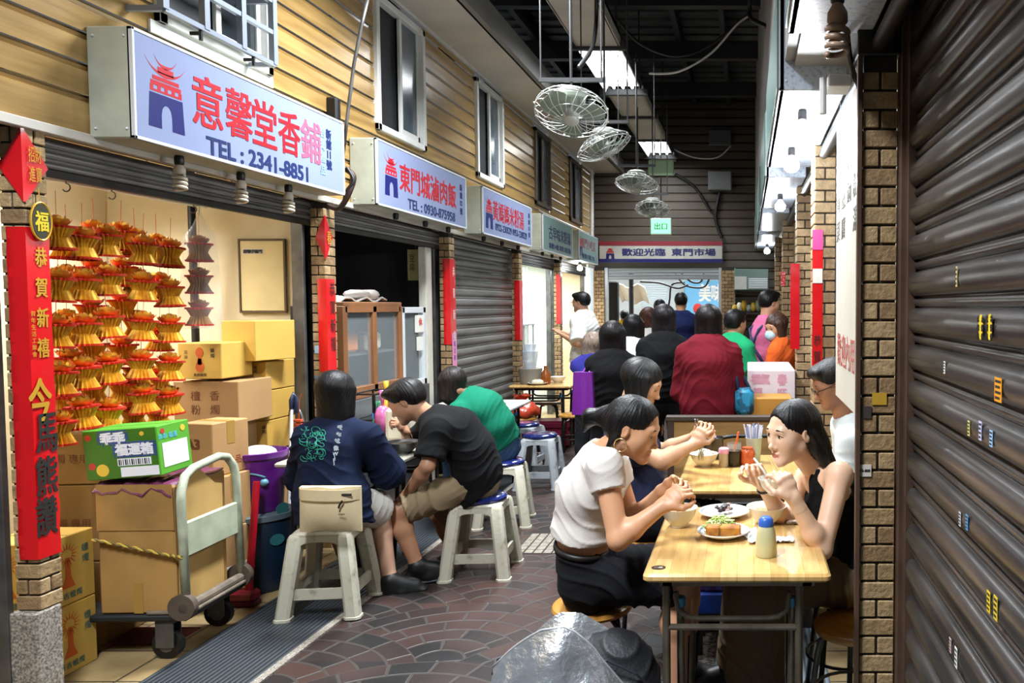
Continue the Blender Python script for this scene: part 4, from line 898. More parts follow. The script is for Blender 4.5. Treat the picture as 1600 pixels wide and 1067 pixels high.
# purple plastic bag crumpled on the carton top, green snack box upon it
b = MB(); g = []
for j in range(9):
    g.append([T @ Vector((-.12 + .345 * i / 16, -.265 + .06 * j, .812 + .008 * math.sin(i * 1.1 + j) * math.cos(j * .9) + (-.035 - .01 * math.sin(i * .9) if j == 0 else 0) + .006 * math.sin(i * 2.3))) for i in range(17)])
b.sheet(g, th=.006); tag(b.build('plastic_bag', hm('purple_film', '6b3352', .25, spec=.8), smooth=True), 'crumpled purple plastic bag under the green snack box', 'bag')
m_green = hm('snack_green', '4f9a1e', .4, var=.1); 
def snack(o, F1, F2, F3, w, d, h):
    mw = hm('snack_white', 'e6e6ee', .5); mb_ = hm('snack_outline', '2d3f8f', .5)
    lay(o, hm('snack_dark', '33690f', .4), lambda b: b.prism([(-w / 2 + .004, -h / 2 + .004), (w / 2 - .004, -h / 2 + .004), (w / 2 - .004, h / 2 - .004), (-w / 2 + .004, h / 2 - .004)], .0005, F1), 'front_print')
    for (body, x, y, ww) in (('乖乖', -.03, .072, .11), ('福運箱', .06, .018, .17)):
        lay(o, mb_, lambda b: text(b, body, .07, F1 @ Matrix.Translation((x, y, .001)), w=ww, depth=.0006, bold=.010)); lay(o, mw, lambda b: text(b, body, .07, F1 @ Matrix.Translation((x, y, .0018)), w=ww * .97, depth=.0006, bold=.002))
    lay(o, mw, lambda b: (b.prism([(-.02, -.055), (.13, -.055), (.13, -.022), (-.02, -.022)], .0012, F1), b.prism([(-.01, -.105), (.16, -.105), (.16, -.062), (-.01, -.062)], .0012, F1), b.prism([(-.08, -.08), (.08, -.08), (.08, .03), (-.08, .03)], .0012, F2)), 'white_patch')
    lay(o, m_ink, lambda b: [b.prism([(x, -.052), (x + q, -.052), (x + q, -.026), (x, -.026)], .002, F1) for x, q in [(-.015 + .0095 * i, .003 + .003 * ((i * 7) % 3 == 0)) for i in range(15)]], 'barcode')
    for mm, nm, dd in ((hm('snack_gold', 'd8b13a', .5), 'gold_coin', ((-.09, -.07, .028, F1), (.10, .085, .010, F1), (.06, .08, .015, F2))), (hm('snack_red', 'b83030', .5), 'red_disc', ((-.135, -.05, .016, F1), (-.14, .08, .014, F1), (-.07, .085, .012, F2)))):
        for x, y, r, Fm in dd: lay(o, mm, lambda b: b.prism([(x + r * math.cos(a), y + r * math.sin(a)) for a in np.linspace(0, 6.28, 16, endpoint=False)], .0012, Fm), nm)
    lay(o, hm('snack_cyan', '58b7d6', .5), lambda b: text(b, '乖乖 福運', .05, F2 @ Matrix.Translation((-.04, .06, .001)), w=.12, depth=.0006))
carton('snack_box', Vector((-2.795, 3.61, .838)), .33, .21, .225, R(1), '4f9a1e', 'bright green snack carton tilted on the purple bag above the trolley', None, snack, tilt=(R(1), R(-4)))
# ---- bucket, bin, broom handles, mop
o = thing('bucket', 'purple plastic bucket standing on the dark blue bin', 'bucket', P(405, 795, 4.45))
c = P(405, 795, 4.45); rz_ = c.z; b = MB(); b.lathe([(.118, 0), (.122, .01), (.142, .30), (.155, .305), (.157, .335), (.146, .338), (.136, .30), (.11, .02), (.0, .02)], c=c, seg=32, cap0=True, cap1=False); b.build('pail', hm('bucket_purple', '5c1c76', .3, spec=.6), o, smooth=40)
b = MB()
for ang in np.linspace(R(-115), R(-40), 12)[:-1]:
    pass
pts = [c + Vector((.140 * math.cos(a), .140 * math.sin(a), .20 + .03 * math.sin((a + 2) * 2.5))) for a in np.linspace(R(-130), R(-45), 16)]; b.tube(pts, .006, 6)
for a in (R(-128), R(-47)): b.ball(c + Vector((.142 * math.cos(a), .142 * math.sin(a), .175)), .022, 10, 6)
b.build('printed_face', hm('bucket_teal', '5a8a9c', .5), o, smooth=True)
b = MB(); b.ball(c + Vector((0, 0, .315)), (.10, .10, .05), 16, 8); tag(b.build('cloth', hm('white_cloth', 'c9c9cc', .8, bump=.5, bscale=30), smooth=True), 'white cloth heaped in the purple bucket', 'cloth')
o = thing('bin', 'dark blue bin with a pale rim and teal spots under the purple bucket', 'bin', (c.x, c.y, .004))
zb = c.z; b = MB(); b.lathe([(.15, .004), (.16, .02), (.175, zb - .03), (.17, zb - .02), (.0, zb - .022)], c=(c.x, c.y, 0), seg=28, cap1=False); b.build('barrel', hm('bin_blue', '0e2338', .4), o, smooth=40)
b = MB(); b.lathe([(.17, zb - .045), (.185, zb - .04), (.185, zb - .012), (.165, zb - .004), (.0, zb - .003)], c=(c.x, c.y, 0), seg=28, cap1=False); b.build('lid', hm('bin_rim', '56656e', .4), o, smooth=40)
for a, z in ((R(-30), .30), (R(-18), .47)):
    b = MB(); n_ = Vector((math.cos(a), math.sin(a), 0)); b.prism([(.04 * math.cos(q), .032 * math.sin(q)) for q in np.linspace(0, 6.28, 16, endpoint=False)], .003, frame(Vector((c.x, c.y, z)) + n_ * .172, (-n_.y, n_.x, 0), (0, 0, 1))); b.build('teal_spot', hm('spot_teal', '2d6c72', .5), o)
o = thing('broom', 'red plastic broom leaning in front of the dark blue bin', 'broom', (-2.62, 4.15, .006))
a, c2 = P(401, 752, 4.25), P(388, 935, 4.16); b = MB(); b.cyl(c2, a, .019, .017, 12); b.build('handle', hm('broom_red', 'a80f22', .35), o, smooth=40)
b = MB(); q = P(372, 945, 4.14); b.box(c2.x - .14, c2.x + .05, c2.y - .04, c2.y + .04, .03, .09, 0, .015); b.build('head', hm('broom_dark_red', '7d1020', .4), o)
b = MB(); b.box(c2.x - .14, c2.x + .05, c2.y - .035, c2.y + .035, .006, .035, 0, .005); b.build('bristles', hm('broom_bristle', '5a1420', .8), o)
b = MB(); b.cyl(P(366, 735, 4.6), P(375, 684, 4.62), .016, seg=10); b.ball(P(375, 682, 4.62), .018, 10, 6); tag(b.build('tool_handle', MATS['broom_red'], smooth=40), 'red handle end sticking up between the cartons and the purple bucket', 'handle')
o = thing('mop', 'mop with a white pole and dark blue grip by the shop edge', 'mop', P(452, 905, 4.75))
a, m1, e = P(456, 640, 4.9), P(452, 760, 4.8), P(449, 880, 4.72); b = MB(); b.cyl(a, e, .011, seg=8); b.build('pole', m_white, o, smooth=40)
b = MB(); b.tube([P(456, 648, 4.9), P(455, 625, 4.91), P(459, 615, 4.92), P(463, 622, 4.92), P(463, 645, 4.9)], .014, 8); b.build('grip', hm('grip_navy', '1d2a44', .4), o, smooth=True)
b = MB(); b.cyl(P(450, 722, 4.82), P(452, 728, 4.82), .02, seg=8); b.box(e.x - .03, e.x + .03, e.y - .1, e.y + .1, .01, .1, 0, .01); b.cyl(e, (e.x, e.y, .08), .012, seg=8); b.build('head', hm('mop_head', '2a2f3a', .7), o)
b = MB(); p = P(465, 655, 4.95); 
for i in range(11): b.box(p.x - .035, p.x + .03, p.y - .012, p.y + .012, p.z - i * .026 - .02, p.z - i * .026, 0, .004)
b.box(p.x - .004, p.x + .004, p.y + .01, p.y + .016, p.z - .3, p.z + .02); b.tube([(p.x, p.y + .013, p.z), (p.x + .005, p.y + .013, p.z + .12), (p.x + .02, p.y + .013, p.z + .16)], .003, 5); tag(b.build('scrubbing_brush', hm('brush_orange', 'b8451c', .6)), 'orange ribbed brush strip hanging beside the mop', 'brush')
cable('hose', [P(415, 604, 5.15), P(440, 618, 5.1), P(455, 645, 5.05), P(466, 640, 5.0), P(474, 660, 4.98)], .012, 'grey hose curving off the cream partition above the mop', m_steel, 'hose')
b = MB(); b.cyl(P(340, 978, 3.98), P(272, 1000, 3.8), .013, seg=6); tag(b.build('wood_stick', hm('bare_wood', 'b88f4a', .7)), 'pale wooden stick lying on the tiles beside the trolley', 'stick')
b = MB(); b.box(-3.05, -2.72, 3.66, 3.86, .004, .012, 0, .003); tag(b.build('floor_mat', hm('mat_red', '6b1d22', .9, var=.4, scale=40)), 'small dark red mat on the tiles beside the candle cartons', 'mat')
# ================================================================ RED PAPERS ON THE PILLARS
m_banner = hm('red_paper', 'd01018', .28, var=.12, scale=3, coat=.3); m_goldink = hm('gold_ink', 'c89a30', .4, .3); m_pinkp = hm('pink_paper', 'd98ab0', .6)
def crinkle(z, a): return .0015 * math.sin(z * 41 + a) + .001 * math.sin(z * 97 + a * 2)
def corner_banner(yc, x1, z0, z1, wf, wa, label, name='red_banner', m=m_banner, group='red paper banners on the pillars', fn=None):
    """long paper wrapped round the alley corner of a left pillar: wf on the face towards the viewer, wa on the alley face"""
    o = thing(name, label, 'banner', (x1, yc, z0), group); n = 26; g = []
    for i in range(n + 1):
        z = z1 + (z0 - z1) * i / n; c = crinkle(z, yc)
        g.append([(x1 - wf, yc - .005 - c, z), (x1 - wf * .5, yc - .006 + c, z), (x1 + .003, yc - .005, z), (x1 + .005 + c, yc + wa * .5, z), (x1 + .004 - c, yc + wa, z)])
    b = MB(); b.sheet(g, th=.0008); b.build('paper', m, o, smooth=40)
    if fn: fn(o, lambda y, z: frame((x1 + .0085, y, z), (0, 1, 0), (0, 0, 1)), lambda x, z: frame((x, yc - .0105, z), (1, 0, 0), (0, 0, 1)))
    return o
def corner_diamond(yc, x1, zc, hx, hy, hz, label, m=m_banner, fn=None, group='red paper diamonds on the pillars'):
    o = thing('red_diamond', label, 'paper decoration', (x1, yc, zc), group); b = MB()
    g = []
    for i in range(9):
        t = -1 + 2 * i / 8; k = 1 - abs(t); c = .004 * math.sin(i * 1.7)
        g.append([(x1 - hx * k, yc - .006 + c * k, zc + hz * t), (x1 + .002, yc - .006, zc + hz * t), (x1 + .006 + c * k, yc + hy * k, zc + hz * t)])
    b.sheet(g, th=.0008); b.build('paper', m, o, smooth=40)
    if fn: fn(o, frame((x1 + .0095, yc + hy * .42, zc), (0, 1, 0), (0, 0, 1)))
    return o
def f1(o, A, B):
    for ch, px, py in zip('恭賀新禧', (62, 63, 65, 66), (402, 449, 496, 543)):
        p = PX(px, py, XL); lay(o, m_goldink, lambda b: text(b, ch, .07, A(p.y - .004, p.z), w=.05, h=.075, bold=0.0009, depth=.0006))
    p = PX(60, 627, XL); lay(o, m_goldink, lambda b: text(b, '今', .13, A(p.y, p.z), w=.095, h=.18, bold=0.0018, depth=.0006))
    for ch, py in zip('馬熊讚', (676, 742, 806)):
        p = PX(70, py, XL); lay(o, m_ink, lambda b: text(b, ch, .13, A(p.y, p.z), w=.09, h=.15, bold=0.0018, depth=.0006))
    p = PX(64, 570, XL)
    lay(o, m_goldink, lambda b: vtext(b, '賀年生活工業會', .022, A(3.028, p.z + .20), .026, depth=.0006)); lay(o, m_ink, lambda b: vtext(b, '民進黨恭賀新年', .018, A(3.035, .93), .028, depth=.0006))
zt, zb_ = PX(66, 355, XL).z, PX(66, 872, XL).z
corner_banner(PL[0], XL, PX(66, 872, XL).z, PX(66, 357, XL).z, .072, .095, 'long red banner with gold and black brush characters on the nearest left pillar', fn=f1)
corner_diamond(PL[0], XL, PX(60, 262, XL).z, .09, .10, .14, 'red diamond paper folded round the top of the nearest left pillar', fn=lambda o, M_: lay(o, m_goldink, lambda b: (text(b, '招財', .05, M_ @ Matrix.Translation((0, .045, 0)), w=.055, h=.06, depth=.0006), text(b, '進寶', .05, M_ @ Matrix.Translation((0, -.03, 0)), w=.055, h=.06, depth=.0006))))
p = PX(58, 346, XL); o = thing('fortune_charm', 'gold and black fortune charm hung between the diamond and the long banner', 'charm', p)
M_ = frame((XL + .014, p.y, p.z), (0, 1, 0), (0, 0, 1)); b = MB(); b.prism([(.04 * math.cos(a) * (1 - .12 * (math.sin(a) < -.5)), .068 * math.sin(a)) for a in np.linspace(0, 6.28, 24, endpoint=False)], .004, M_); b.build('plate', hm('charm_dark', '2a2a14', .5), o)
b = MB(); text(b, '福', .07, M_ @ Matrix.Translation((0, 0, .0042)), w=.055, h=.075, bold=0.0012); b.build('lettering', hm('charm_gold', 'd3b928', .4, .3), o)
b = MB(); b.tube([M_ @ Vector((.045 * math.cos(a), .073 * math.sin(a), .002)) for a in np.linspace(0, 6.28, 24, endpoint=False)], .004, 6, closed=True); b.tube([M_ @ Vector((0, .07, 0)), M_ @ Vector((0, .13, -.004))], .002, 5); b.build('cord_edge', m_goldink, o)
def f2(o, A, B): lay(o, m_ink, lambda b: vtext(b, '恭賀新禧', .1, A(PL[1] + .06, 1.72), .12, depth=.0006, w=.06))
corner_banner(PL[1], XL, PX(515, 580, XL).z, PX(515, 436, XL).z, .055, .10, 'red banner in clear film on the second left pillar', fn=f2)
corner_diamond(PL[1], XL, PX(517, 372, XL).z, .06, .08, .14, 'red diamond paper folded round the second left pillar', hm('red_foil', 'b01420', .25, coat=.4), fn=lambda o, M_: lay(o, m_goldink, lambda b: text(b, '春', .08, M_, w=.05, h=.09, depth=.0006)))
def f3(o, A, B): lay(o, m_pap, lambda b: vtext(b, '恭賀新禧', .1, A(PL[2] + .075, 1.93), .2, depth=.0006, w=.05))
corner_banner(PL[2], XL, PX(707, 538, XL).z, PX(707, 405, XL).z, .06, .13, 'red banner on the third left pillar, above a pink sheet', fn=f3)
p = PX(709, 540, XL); b = MB(); b.sheet([[(XL + .006, PL[2] + .02 + .11 * i / 3, PX(709, 520, XL).z - j * .07) for i in range(4)] for j in range(6)], th=.001); o = tag(b.build('notice_sheet', m_pinkp), 'pink notice sheet under the red banner of the third left pillar', 'notice')
b = MB(); vtext(b, '出租洽詢', .06, frame((XL + .0075, PL[2] + .075, PX(709, 526, XL).z), (0, 1, 0), (0, 0, 1)), .065, depth=.0004); b.build('lettering', m_blu, o)
corner_banner(PL[3], XL, PX(809, 532, XL).z, PX(809, 438, XL).z, .06, .12, 'dull red banner on the fourth left pillar beside the closed shutter')
corner_banner(PL[4], XL, PX(874, 506, XL).z, PX(874, 428, XL).z, .06, .10, 'small red banner on the fifth left pillar by the man in white')
for z, y, c, lb in ((1.05, PL[1], '3f6fae', 'blue slip low on the second left pillar'), (1.30, PL[1], '9fb4c8', 'pale slip on the second left pillar beside the red banner')):
    b = MB(); b.box(XL - .085, XL - .045, y - .003, y, z, z + .05 + .05 * (z < 1.1), 0); tag(b.build('paper_slip', hm('slip_' + c, c, .6)), lb, 'sticker')
# right-hand pillars
def alley_banner(x, y0, y1, z0, z1, label, m, marks=None, name='red_banner', group='red paper banners on the right pillars'):
    o = thing(name, label, 'banner', (x, (y0 + y1) / 2, z0), group); b = MB(); n = 22
    b.sheet([[(x - .006 - crinkle(z1 + (z0 - z1) * i / n, x * 9 + j), y1 + (y0 - y1) * j / 3, z1 + (z0 - z1) * i / n) for j in range(4)] for i in range(n + 1)], th=.001); b.build('paper', m, o, smooth=40)
    if marks: marks(o, lambda z: frame((x - .0085, (y0 + y1) / 2, z), (0, -1, 0), (0, 0, 1)))
    return o
m_gloss = hm('red_gloss', 'c4101c', .2, var=.2, scale=5, coat=.6)
def front_banner(xc, w_, y, z0, z1, label, m, fn=None, group='red paper banners on the right pillars'):
    o = thing('red_banner', label, 'banner', (xc, y, z0), group); n = 24; b = MB()
    b.sheet([[(xc - w_ / 2 + w_ * j / 3, y - .006 - abs(crinkle(z1 + (z0 - z1) * i / n, xc * 7 + j)) * 1.5, z1 + (z0 - z1) * i / n) for j in range(4)] for i in range(n + 1)], th=.001); b.build('paper', m, o, smooth=40)
    if fn: fn(o, lambda z: frame((xc, y - .0125, z), (1, 0, 0), (0, 0, 1)))
    return o
z_ = lambda py, Y: P(1265, py, Y).z
zz0, zz1 = z_(588, 4.39), z_(362, 4.39)
o = front_banner(.376 + .020, .058, 4.395, zz0, zz1, 'bright red banner with a pink head on the second right pillar', m_banner, lambda o, A: lay(o, m_ink, lambda b: vtext(b, '恭賀', .07, A(zz0 + .2), .09, depth=.0006, w=.04)))
b = MB(); b.box(.367, .425, 4.380, 4.385, zz1 - .10, zz1 + .01); b.build('pink_head', hm('pink_head', 'e0408a', .4), o)
b = MB(); b.box(.369, .423, 4.379, 4.384, zz0 + .52, zz0 + .60); b.build('white_label', m_pap, o)
front_banner(.376 - .012, .07, 5.895, z_(545, 5.9), z_(412, 5.9), 'dark red glossy banner on the third right pillar', m_gloss)
front_banner(.376 + .005, .05, 8.195, z_(447, 8.2), z_(424, 8.2), 'short red paper high on the fourth right pillar', m_banner)
# hanging menu board in the near right stall
o = thing('menu_board', 'long pale menu board hanging edge on behind the near brick pillar', 'menu board', (.42, 3.2, 1.2))
b = MB(); b.box(.41, .422, 2.86, 3.6, 1.2, 2.46, 0, .003); b.build('board', hm('board_white', 'cfcabb', .4, var=.12, scale=3), o)
b = MB(); Mb = frame((.4095, 3.25, 2.1), (0, -1, 0), (0, 0, 1))
for k, (s, y) in enumerate((('米粉湯', .27), ('乾麵', .09), ('油豆腐', -.09), ('燙青菜', -.27))): vtext(b, s, .1, Mb @ Matrix.Translation((y, .1, 0)), .13, w=.12)
b.build('lettering', hm('board_ink', '57534a', .6), o)
b = MB(); text(b, '歡迎內用', .1, frame((.4095, 3.25, 1.42), (0, -1, 0), (0, 0, 1)), w=.55, h=.14); b.build('lettering', hm('board_red', 'a8584e', .6), o)
b = MB(); b.cyl((.416, 2.95, 2.46), (.416, 2.95, 2.6), .004, seg=6); b.cyl((.416, 3.5, 2.46), (.416, 3.5, 2.6), .004, seg=6); b.build('hanging_wire', m_steel, o)
for px, py, lb, c in ((1350, 644, 'star shaped dark sticker on the near brick pillar', '3a3230'), (1350, 735, 'white number sticker on the near brick pillar', 'cfc8bc'), (1374, 623, 'yellow label on the near brick pillar beside the jamb', 'b8902a')):
    p = P(px, py, 2.598); b = MB(); b.box(p.x - .024, p.x + .024, 2.5955, 2.5985, p.z - .02, p.z + .02); o = tag(b.build('sticker', hm('pillar_sticker' + c, c, .6)), lb, 'sticker')
    if px == 1350 and py == 735:
        b = MB(); text(b, '293-800', .012, frame((p.x, 2.595, p.z), (1, 0, 0), (0, 0, 1)), w=.04, depth=.0005, bold=0.0003); b.build('lettering', m_ink, o)
# ================================================================ DARK NOODLE SHOP (second bay)
b = MB(); b.box(-2.93, -2.86, 7.05, 7.18, 0, 2.14, 0, .006); struct('trim_14', b, hm('door_post_white', 'cbc8bb', .5, var=.2))
o = thing('ceiling_lamp', 'lit tube lamp just inside the dark noodle shop', 'ceiling light', (-3.2, 5.8, 2.45)); b = MB(); b.box(-3.23, -3.17, 5.5, 6.1, 2.44, 2.5, 0, .006); b.build('batten', m_white, o)
b = MB(); b.cyl((-3.2, 5.52, 2.42), (-3.2, 6.08, 2.42), .018, seg=10); b.build('tube', m_tube, o, smooth=40); area('noodle_lamp', (-3.2, 5.8, 2.40), .1, .5, 9, (.95, .97, 1))
o = thing('ceiling_vent', 'round dark vent in the ceiling of the noodle shop', 'vent', (-3.5, 6.6, 2.5)); b = MB(); b.lathe([(.14, 2.47), (.15, 2.5)], c=(-3.5, 6.6, 0), seg=20); b.build('grille', m_black, o)
p = P(650, 414, 7.2); o = thing('menu_sign', 'pale yellow menu sign hanging in the dark noodle shop', 'sign', p); b = MB(); b.box(p.x - .075, p.x + .075, 7.19, 7.21, p.z - .14, p.z + .14, 0, .004); b.build('panel', hm('menu_yellow', 'b7ad6d', .5), o)
b = MB(); Mq = frame((p.x, 7.189, p.z), (1, 0, 0), (0, 0, 1)); vtext(b, '豆腐', .07, Mq @ Matrix.Translation((-.035, .06, 0)), .08, w=.05); vtext(b, '15', .06, Mq @ Matrix.Translation((.04, .08, 0)), .06); b.build('lettering', hm('menu_ink', '4d5a2a', .6), o)
b = MB(); b.cyl((p.x, 7.2, p.z + .14), (p.x, 7.2, 2.5), .004, seg=6); b.build('hanging_wire', m_steel, o)
# glass food cabinet in the opening
m_wood = hm('cabinet_wood', '8a5a34', .5, var=.35, scale=6, stretch=(1, 1, .3)); m_cglass = mat('cabinet_glass', (.7, .78, .8), .05, alpha=.12, spec=.9)
o = thing('food_cabinet', 'old wooden framed glass food cabinet at the front of the noodle shop', 'cabinet', (-2.9, 6.3, .7))
xa_, ya_, yb_, za_, zt_ = -2.86, 5.62, 6.52, .95, 1.61
b = MB()
for y in (ya_, (ya_ + yb_) / 2, yb_): b.box(xa_ - .05, xa_, y - .03, y + .03, za_, zt_, 0, .004)
for z in (za_, zt_ - .05): b.box(xa_ - .05, xa_, ya_, yb_, z, z + .06, 0, .004)
b.box(xa_ - .5, xa_, ya_ - .02, yb_ + .02, zt_, zt_ + .03, 0, .004); b.box(xa_ - .5, xa_, ya_, yb_, za_ - .03, za_, 0, .004)
for y in (ya_, yb_): b.box(xa_ - .5, xa_ - .45, y - .03, y + .03, za_, zt_)
b.build('frame', m_wood, o)
for a, c in ((ya_, (ya_ + yb_) / 2), ((ya_ + yb_) / 2, yb_)):
    b = MB(); b.box(xa_ - .028, xa_ - .022, a + .03, c - .03, za_ + .06, zt_ - .05); b.build('glass_pane', m_cglass, o)
b = MB(); b.box(xa_ - .48, xa_ - .05, ya_, yb_, 1.24, 1.255); b.build('shelf', m_cglass, o)
b = MB(); b.box(xa_ - .55, xa_ + .02, ya_ - .1, 7.04, 0, .92, 0, .006); b.build('counter', hm('steel_counter', '6b6f72', .3, .7), o)
o = thing('sliding_cabinet', 'grey framed sliding glass case beside the wooden food cabinet', 'cabinet', (-2.9, 6.8, .92)); b = MB()
for a in ((6.56, 6.60), (6.98, 7.03)): b.box(xa_ - .05, xa_, a[0], a[1], .92, 1.60, 0, .003)
for z in (.92, 1.55): b.box(xa_ - .05, xa_, 6.56, 7.03, z, z + .05, 0, .003)
b.build('frame', m_rim, o)
b = MB(); b.box(xa_ - .03, xa_ - .024, 6.60, 6.98, .97, 1.55); b.build('glass_pane', m_cglass, o)
b = MB(); b.box(xa_ - .02, xa_ + .002, 6.84, 6.97, 1.38, 1.53); b.build('notice', m_pap, o); b = MB(); b.box(xa_ - .02, xa_ + .002, 6.87, 6.95, 1.22, 1.34); b.build('notice', m_pap, o)
b = MB(); text(b, '休', .08, frame((xa_ + .0026, 6.905, 1.47), (0, 1, 0), (0, 0, 1)), w=.07, bold=0.0009); b.build('lettering', m_red, o)
for (y, z, sx, c, nm, lb) in ((5.85, 1.3, .2, 'c8742a', 'orange_tray', 'orange tray inside the wooden food cabinet'), (6.3, 1.3, .13, 'c9c2b0', 'steel_bowl', 'pale bowl inside the wooden food cabinet')):
    b = MB(); b.box(-3.2, -2.98, y - sx / 1.0, y + sx, 1.26, 1.26 + .14, 0, .02); tag(b.build('food_tray', hm(nm, c, .5)), lb, 'tray')
b = MB(); b.sheet([[(-3.30 + .36 * j / 5, 5.7 + .75 * i / 9, 1.655 + .02 * math.sin(i * 1.9 + j) + .012 * math.sin(j * 2.5)) for i in range(10)] for j in range(6)], th=.012); tag(b.build('plastic_bag', m_white, smooth=True), 'white plastic bag lying flat on top of the wooden food cabinet', 'bag')
b = MB(); b.ball((-3.02, 6.12, 1.70), (.08, .16, .04), 12, 6); b.ball((-3.0, 6.28, 1.70), (.07, .09, .045), 10, 6); tag(b.build('napkin_pack', hm('pack_white', 'd8d2cc', .4, scale=14, col2='b9706a', lo=.3, hi=.42), smooth=True), 'white printed pack on the bag above the wooden food cabinet', 'napkin pack')
b = MB(); p = P(632, 500, 5.5)
# rack with coloured bags and ladles before the cabinet
for i, (px, py, c, lb) in enumerate(((598, 655, 'd06aa0', 'pink striped plastic bag hanging by the noodle counter'), (592, 672, '3f8f6a', 'green plastic bag hanging by the noodle counter'), (604, 640, 'd7a72c', 'yellow plastic bag hanging by the noodle counter'), (586, 690, '3f6fae', 'blue plastic bag hanging by the noodle counter'))):
    p = P(px, py, 5.35 + .04 * i); b = MB(); b.ball(p, (.055, .05, .10), 12, 8); b.cyl(p + Vector((0, 0, .08)), p + Vector((0, 0, .2)), .008, .02, 6); tag(b.build('plastic_bag', hm('bag_' + c, c, .3, coat=.4, var=.3, scale=30), smooth=True), lb, 'bag', 'coloured bags by the noodle counter')
o = thing('wire_rack', 'black wire rack on the noodle counter behind the diners', 'rack', (-2.6, 5.5, .8)); b = MB()
q0, q1 = P(556, 615, 5.45), P(592, 700, 5.45)
for x in (q0.x, q1.x):
    for y in (5.4, 5.7): b.cyl((x, y, 0), (x, y, q0.z), .008, seg=6)
for z in (q0.z, q0.z - .18, q0.z - .38): b.tube([(q0.x, 5.4, z), (q1.x, 5.4, z), (q1.x, 5.7, z), (q0.x, 5.7, z)], .006, 6, closed=True)
b.build('wire_frame', m_black, o)
# ================================================================ BRIGHT STALLS (fourth and fifth bay)
area('stall_lamp', (-3.3, 10.8, 2.45), .3, 1.2, 70, (.95, 1, .98)); area('stall_lamp', (-3.3, 13.0, 2.45), .3, 1.2, 60, (1, .98, .92))
for y, lb in ((10.8, 'lit tube lamp in the stall with plastic curtains'), (13.0, 'lit tube lamp in the farthest left stall')):
    o = thing('tube_lamp', lb, 'ceiling light', (-3.3, y, 2.5)); b = MB(); b.cyl((-3.3, y - .6, 2.47), (-3.3, y + .6, 2.47), .02, seg=10); b.build('tube', m_tube, o, smooth=40)
b = MB(); g = [[(-2.93 + .015 * math.sin(i * 1.25), 9.75 + .86 * i / 30, 2.12 - 1.15 * j / 4) for i in range(31)] for j in range(5)]; b.sheet(g, th=.002); tag(b.build('plastic_curtain', clear('curtain_film', (.92, .98, .95), .45, .25), smooth=True), 'hazy plastic strip curtain across the fourth left bay', 'curtain')
o = thing('display_case', 'glass case with green greens in the bright fourth bay', 'display case', (-3.05, 10.3, .85)); b = MB(); b.box(-3.3, -2.9, 9.8, 10.8, .5, .85, 0, .006); b.build('counter', hm('case_counter', 'b5a98a', .5), o)
b = MB()
for y in (9.82, 10.3, 10.78):
    for x in (-3.28, -2.92): b.box(x - .01, x + .01, y - .01, y + .01, .85, 1.35)
b.box(-3.3, -2.9, 9.8, 10.8, 1.35, 1.37); b.build('frame', m_rim, o); b = MB(); b.box(-2.915, -2.91, 9.82, 10.78, .85, 1.35); b.build('glass_pane', m_cglass, o)
b = MB()
for i in range(26): b.ball((-3.1 + rnd.uniform(-.12, .12), 10.38 + rnd.uniform(-.25, .25), .9 + rnd.uniform(0, .22)), (rnd.uniform(.04, .08), rnd.uniform(.04, .08), .05), 8, 5)
o = tag(b.build('vegetables', hm('leaf_green', '3f8a2e', .6, var=.5, scale=20), smooth=True), 'heap of leafy greens inside the glass case of the fourth bay', 'vegetables', kind='stuff')
# ================================================================ TABLES, STOOLS
def plank_mat():
    m = bpy.data.materials.new('maple_planks'); m.use_nodes = True; nt = m.node_tree; n = nt.nodes; L = nt.links; b = n['Principled BSDF']
    tc = n.new('ShaderNodeTexCoord'); br = n.new('ShaderNodeTexBrick'); mp = n.new('ShaderNodeMapping'); mp.inputs['Rotation'].default_value = (0, 0, math.pi / 2); L.new(tc.outputs['Object'], mp.inputs[0]); L.new(mp.outputs[0], br.inputs[0])
    br.inputs['Scale'].default_value = 1; br.inputs['Brick Width'].default_value = .27; br.inputs['Row Height'].default_value = .055; br.inputs['Mortar Size'].default_value = .0006; br.inputs['Bias'].default_value = 0
    br.inputs['Color1'].default_value = (*hexc('dcb87a'), 1); br.inputs['Color2'].default_value = (*hexc('c59c5c'), 1); br.inputs['Mortar'].default_value = (*hexc('a87a34'), 1)
    nz = n.new('ShaderNodeTexNoise'); nz.inputs['Scale'].default_value = 9; nz.inputs['Detail'].default_value = 6; m2 = n.new('ShaderNodeMapping'); m2.inputs['Scale'].default_value = (6, .7, 1); L.new(tc.outputs['Object'], m2.inputs[0]); L.new(m2.outputs[0], nz.inputs[0])
    rp = n.new('ShaderNodeValToRGB'); rp.color_ramp.elements[0].position = .3; rp.color_ramp.elements[0].color = (.72, .64, .5, 1); rp.color_ramp.elements[1].position = .6; L.new(nz.outputs[0], rp.inputs[0])
    mx = n.new('ShaderNodeMix'); mx.data_type = 'RGBA'; mx.blend_type = 'MULTIPLY'; mx.inputs[0].default_value = .7; L.new(br.outputs[0], mx.inputs[6]); L.new(rp.outputs[0], mx.inputs[7]); L.new(mx.outputs[2], b.inputs['Base Color'])
    b.inputs['Roughness'].default_value = .28; b.inputs['Coat Weight'].default_value = .3
    return m
m_plank = plank_mat(); m_leg = hm('table_leg_steel', '6f6759', .35, .6, var=.35, scale=14); m_cap = hm('blue_cap', '1c78a8', .4)
def rounded(x0, x1, y0, y1, r, n=5):
    o = []
    for cx, cy, a0 in ((x1 - r, y1 - r, 0), (x0 + r, y1 - r, 90), (x0 + r, y0 + r, 180), (x1 - r, y0 + r, 270)):
        for k in range(n + 1): a = R(a0 + 90 * k / n); o.append((cx + r * math.cos(a), cy + r * math.sin(a)))
    return o
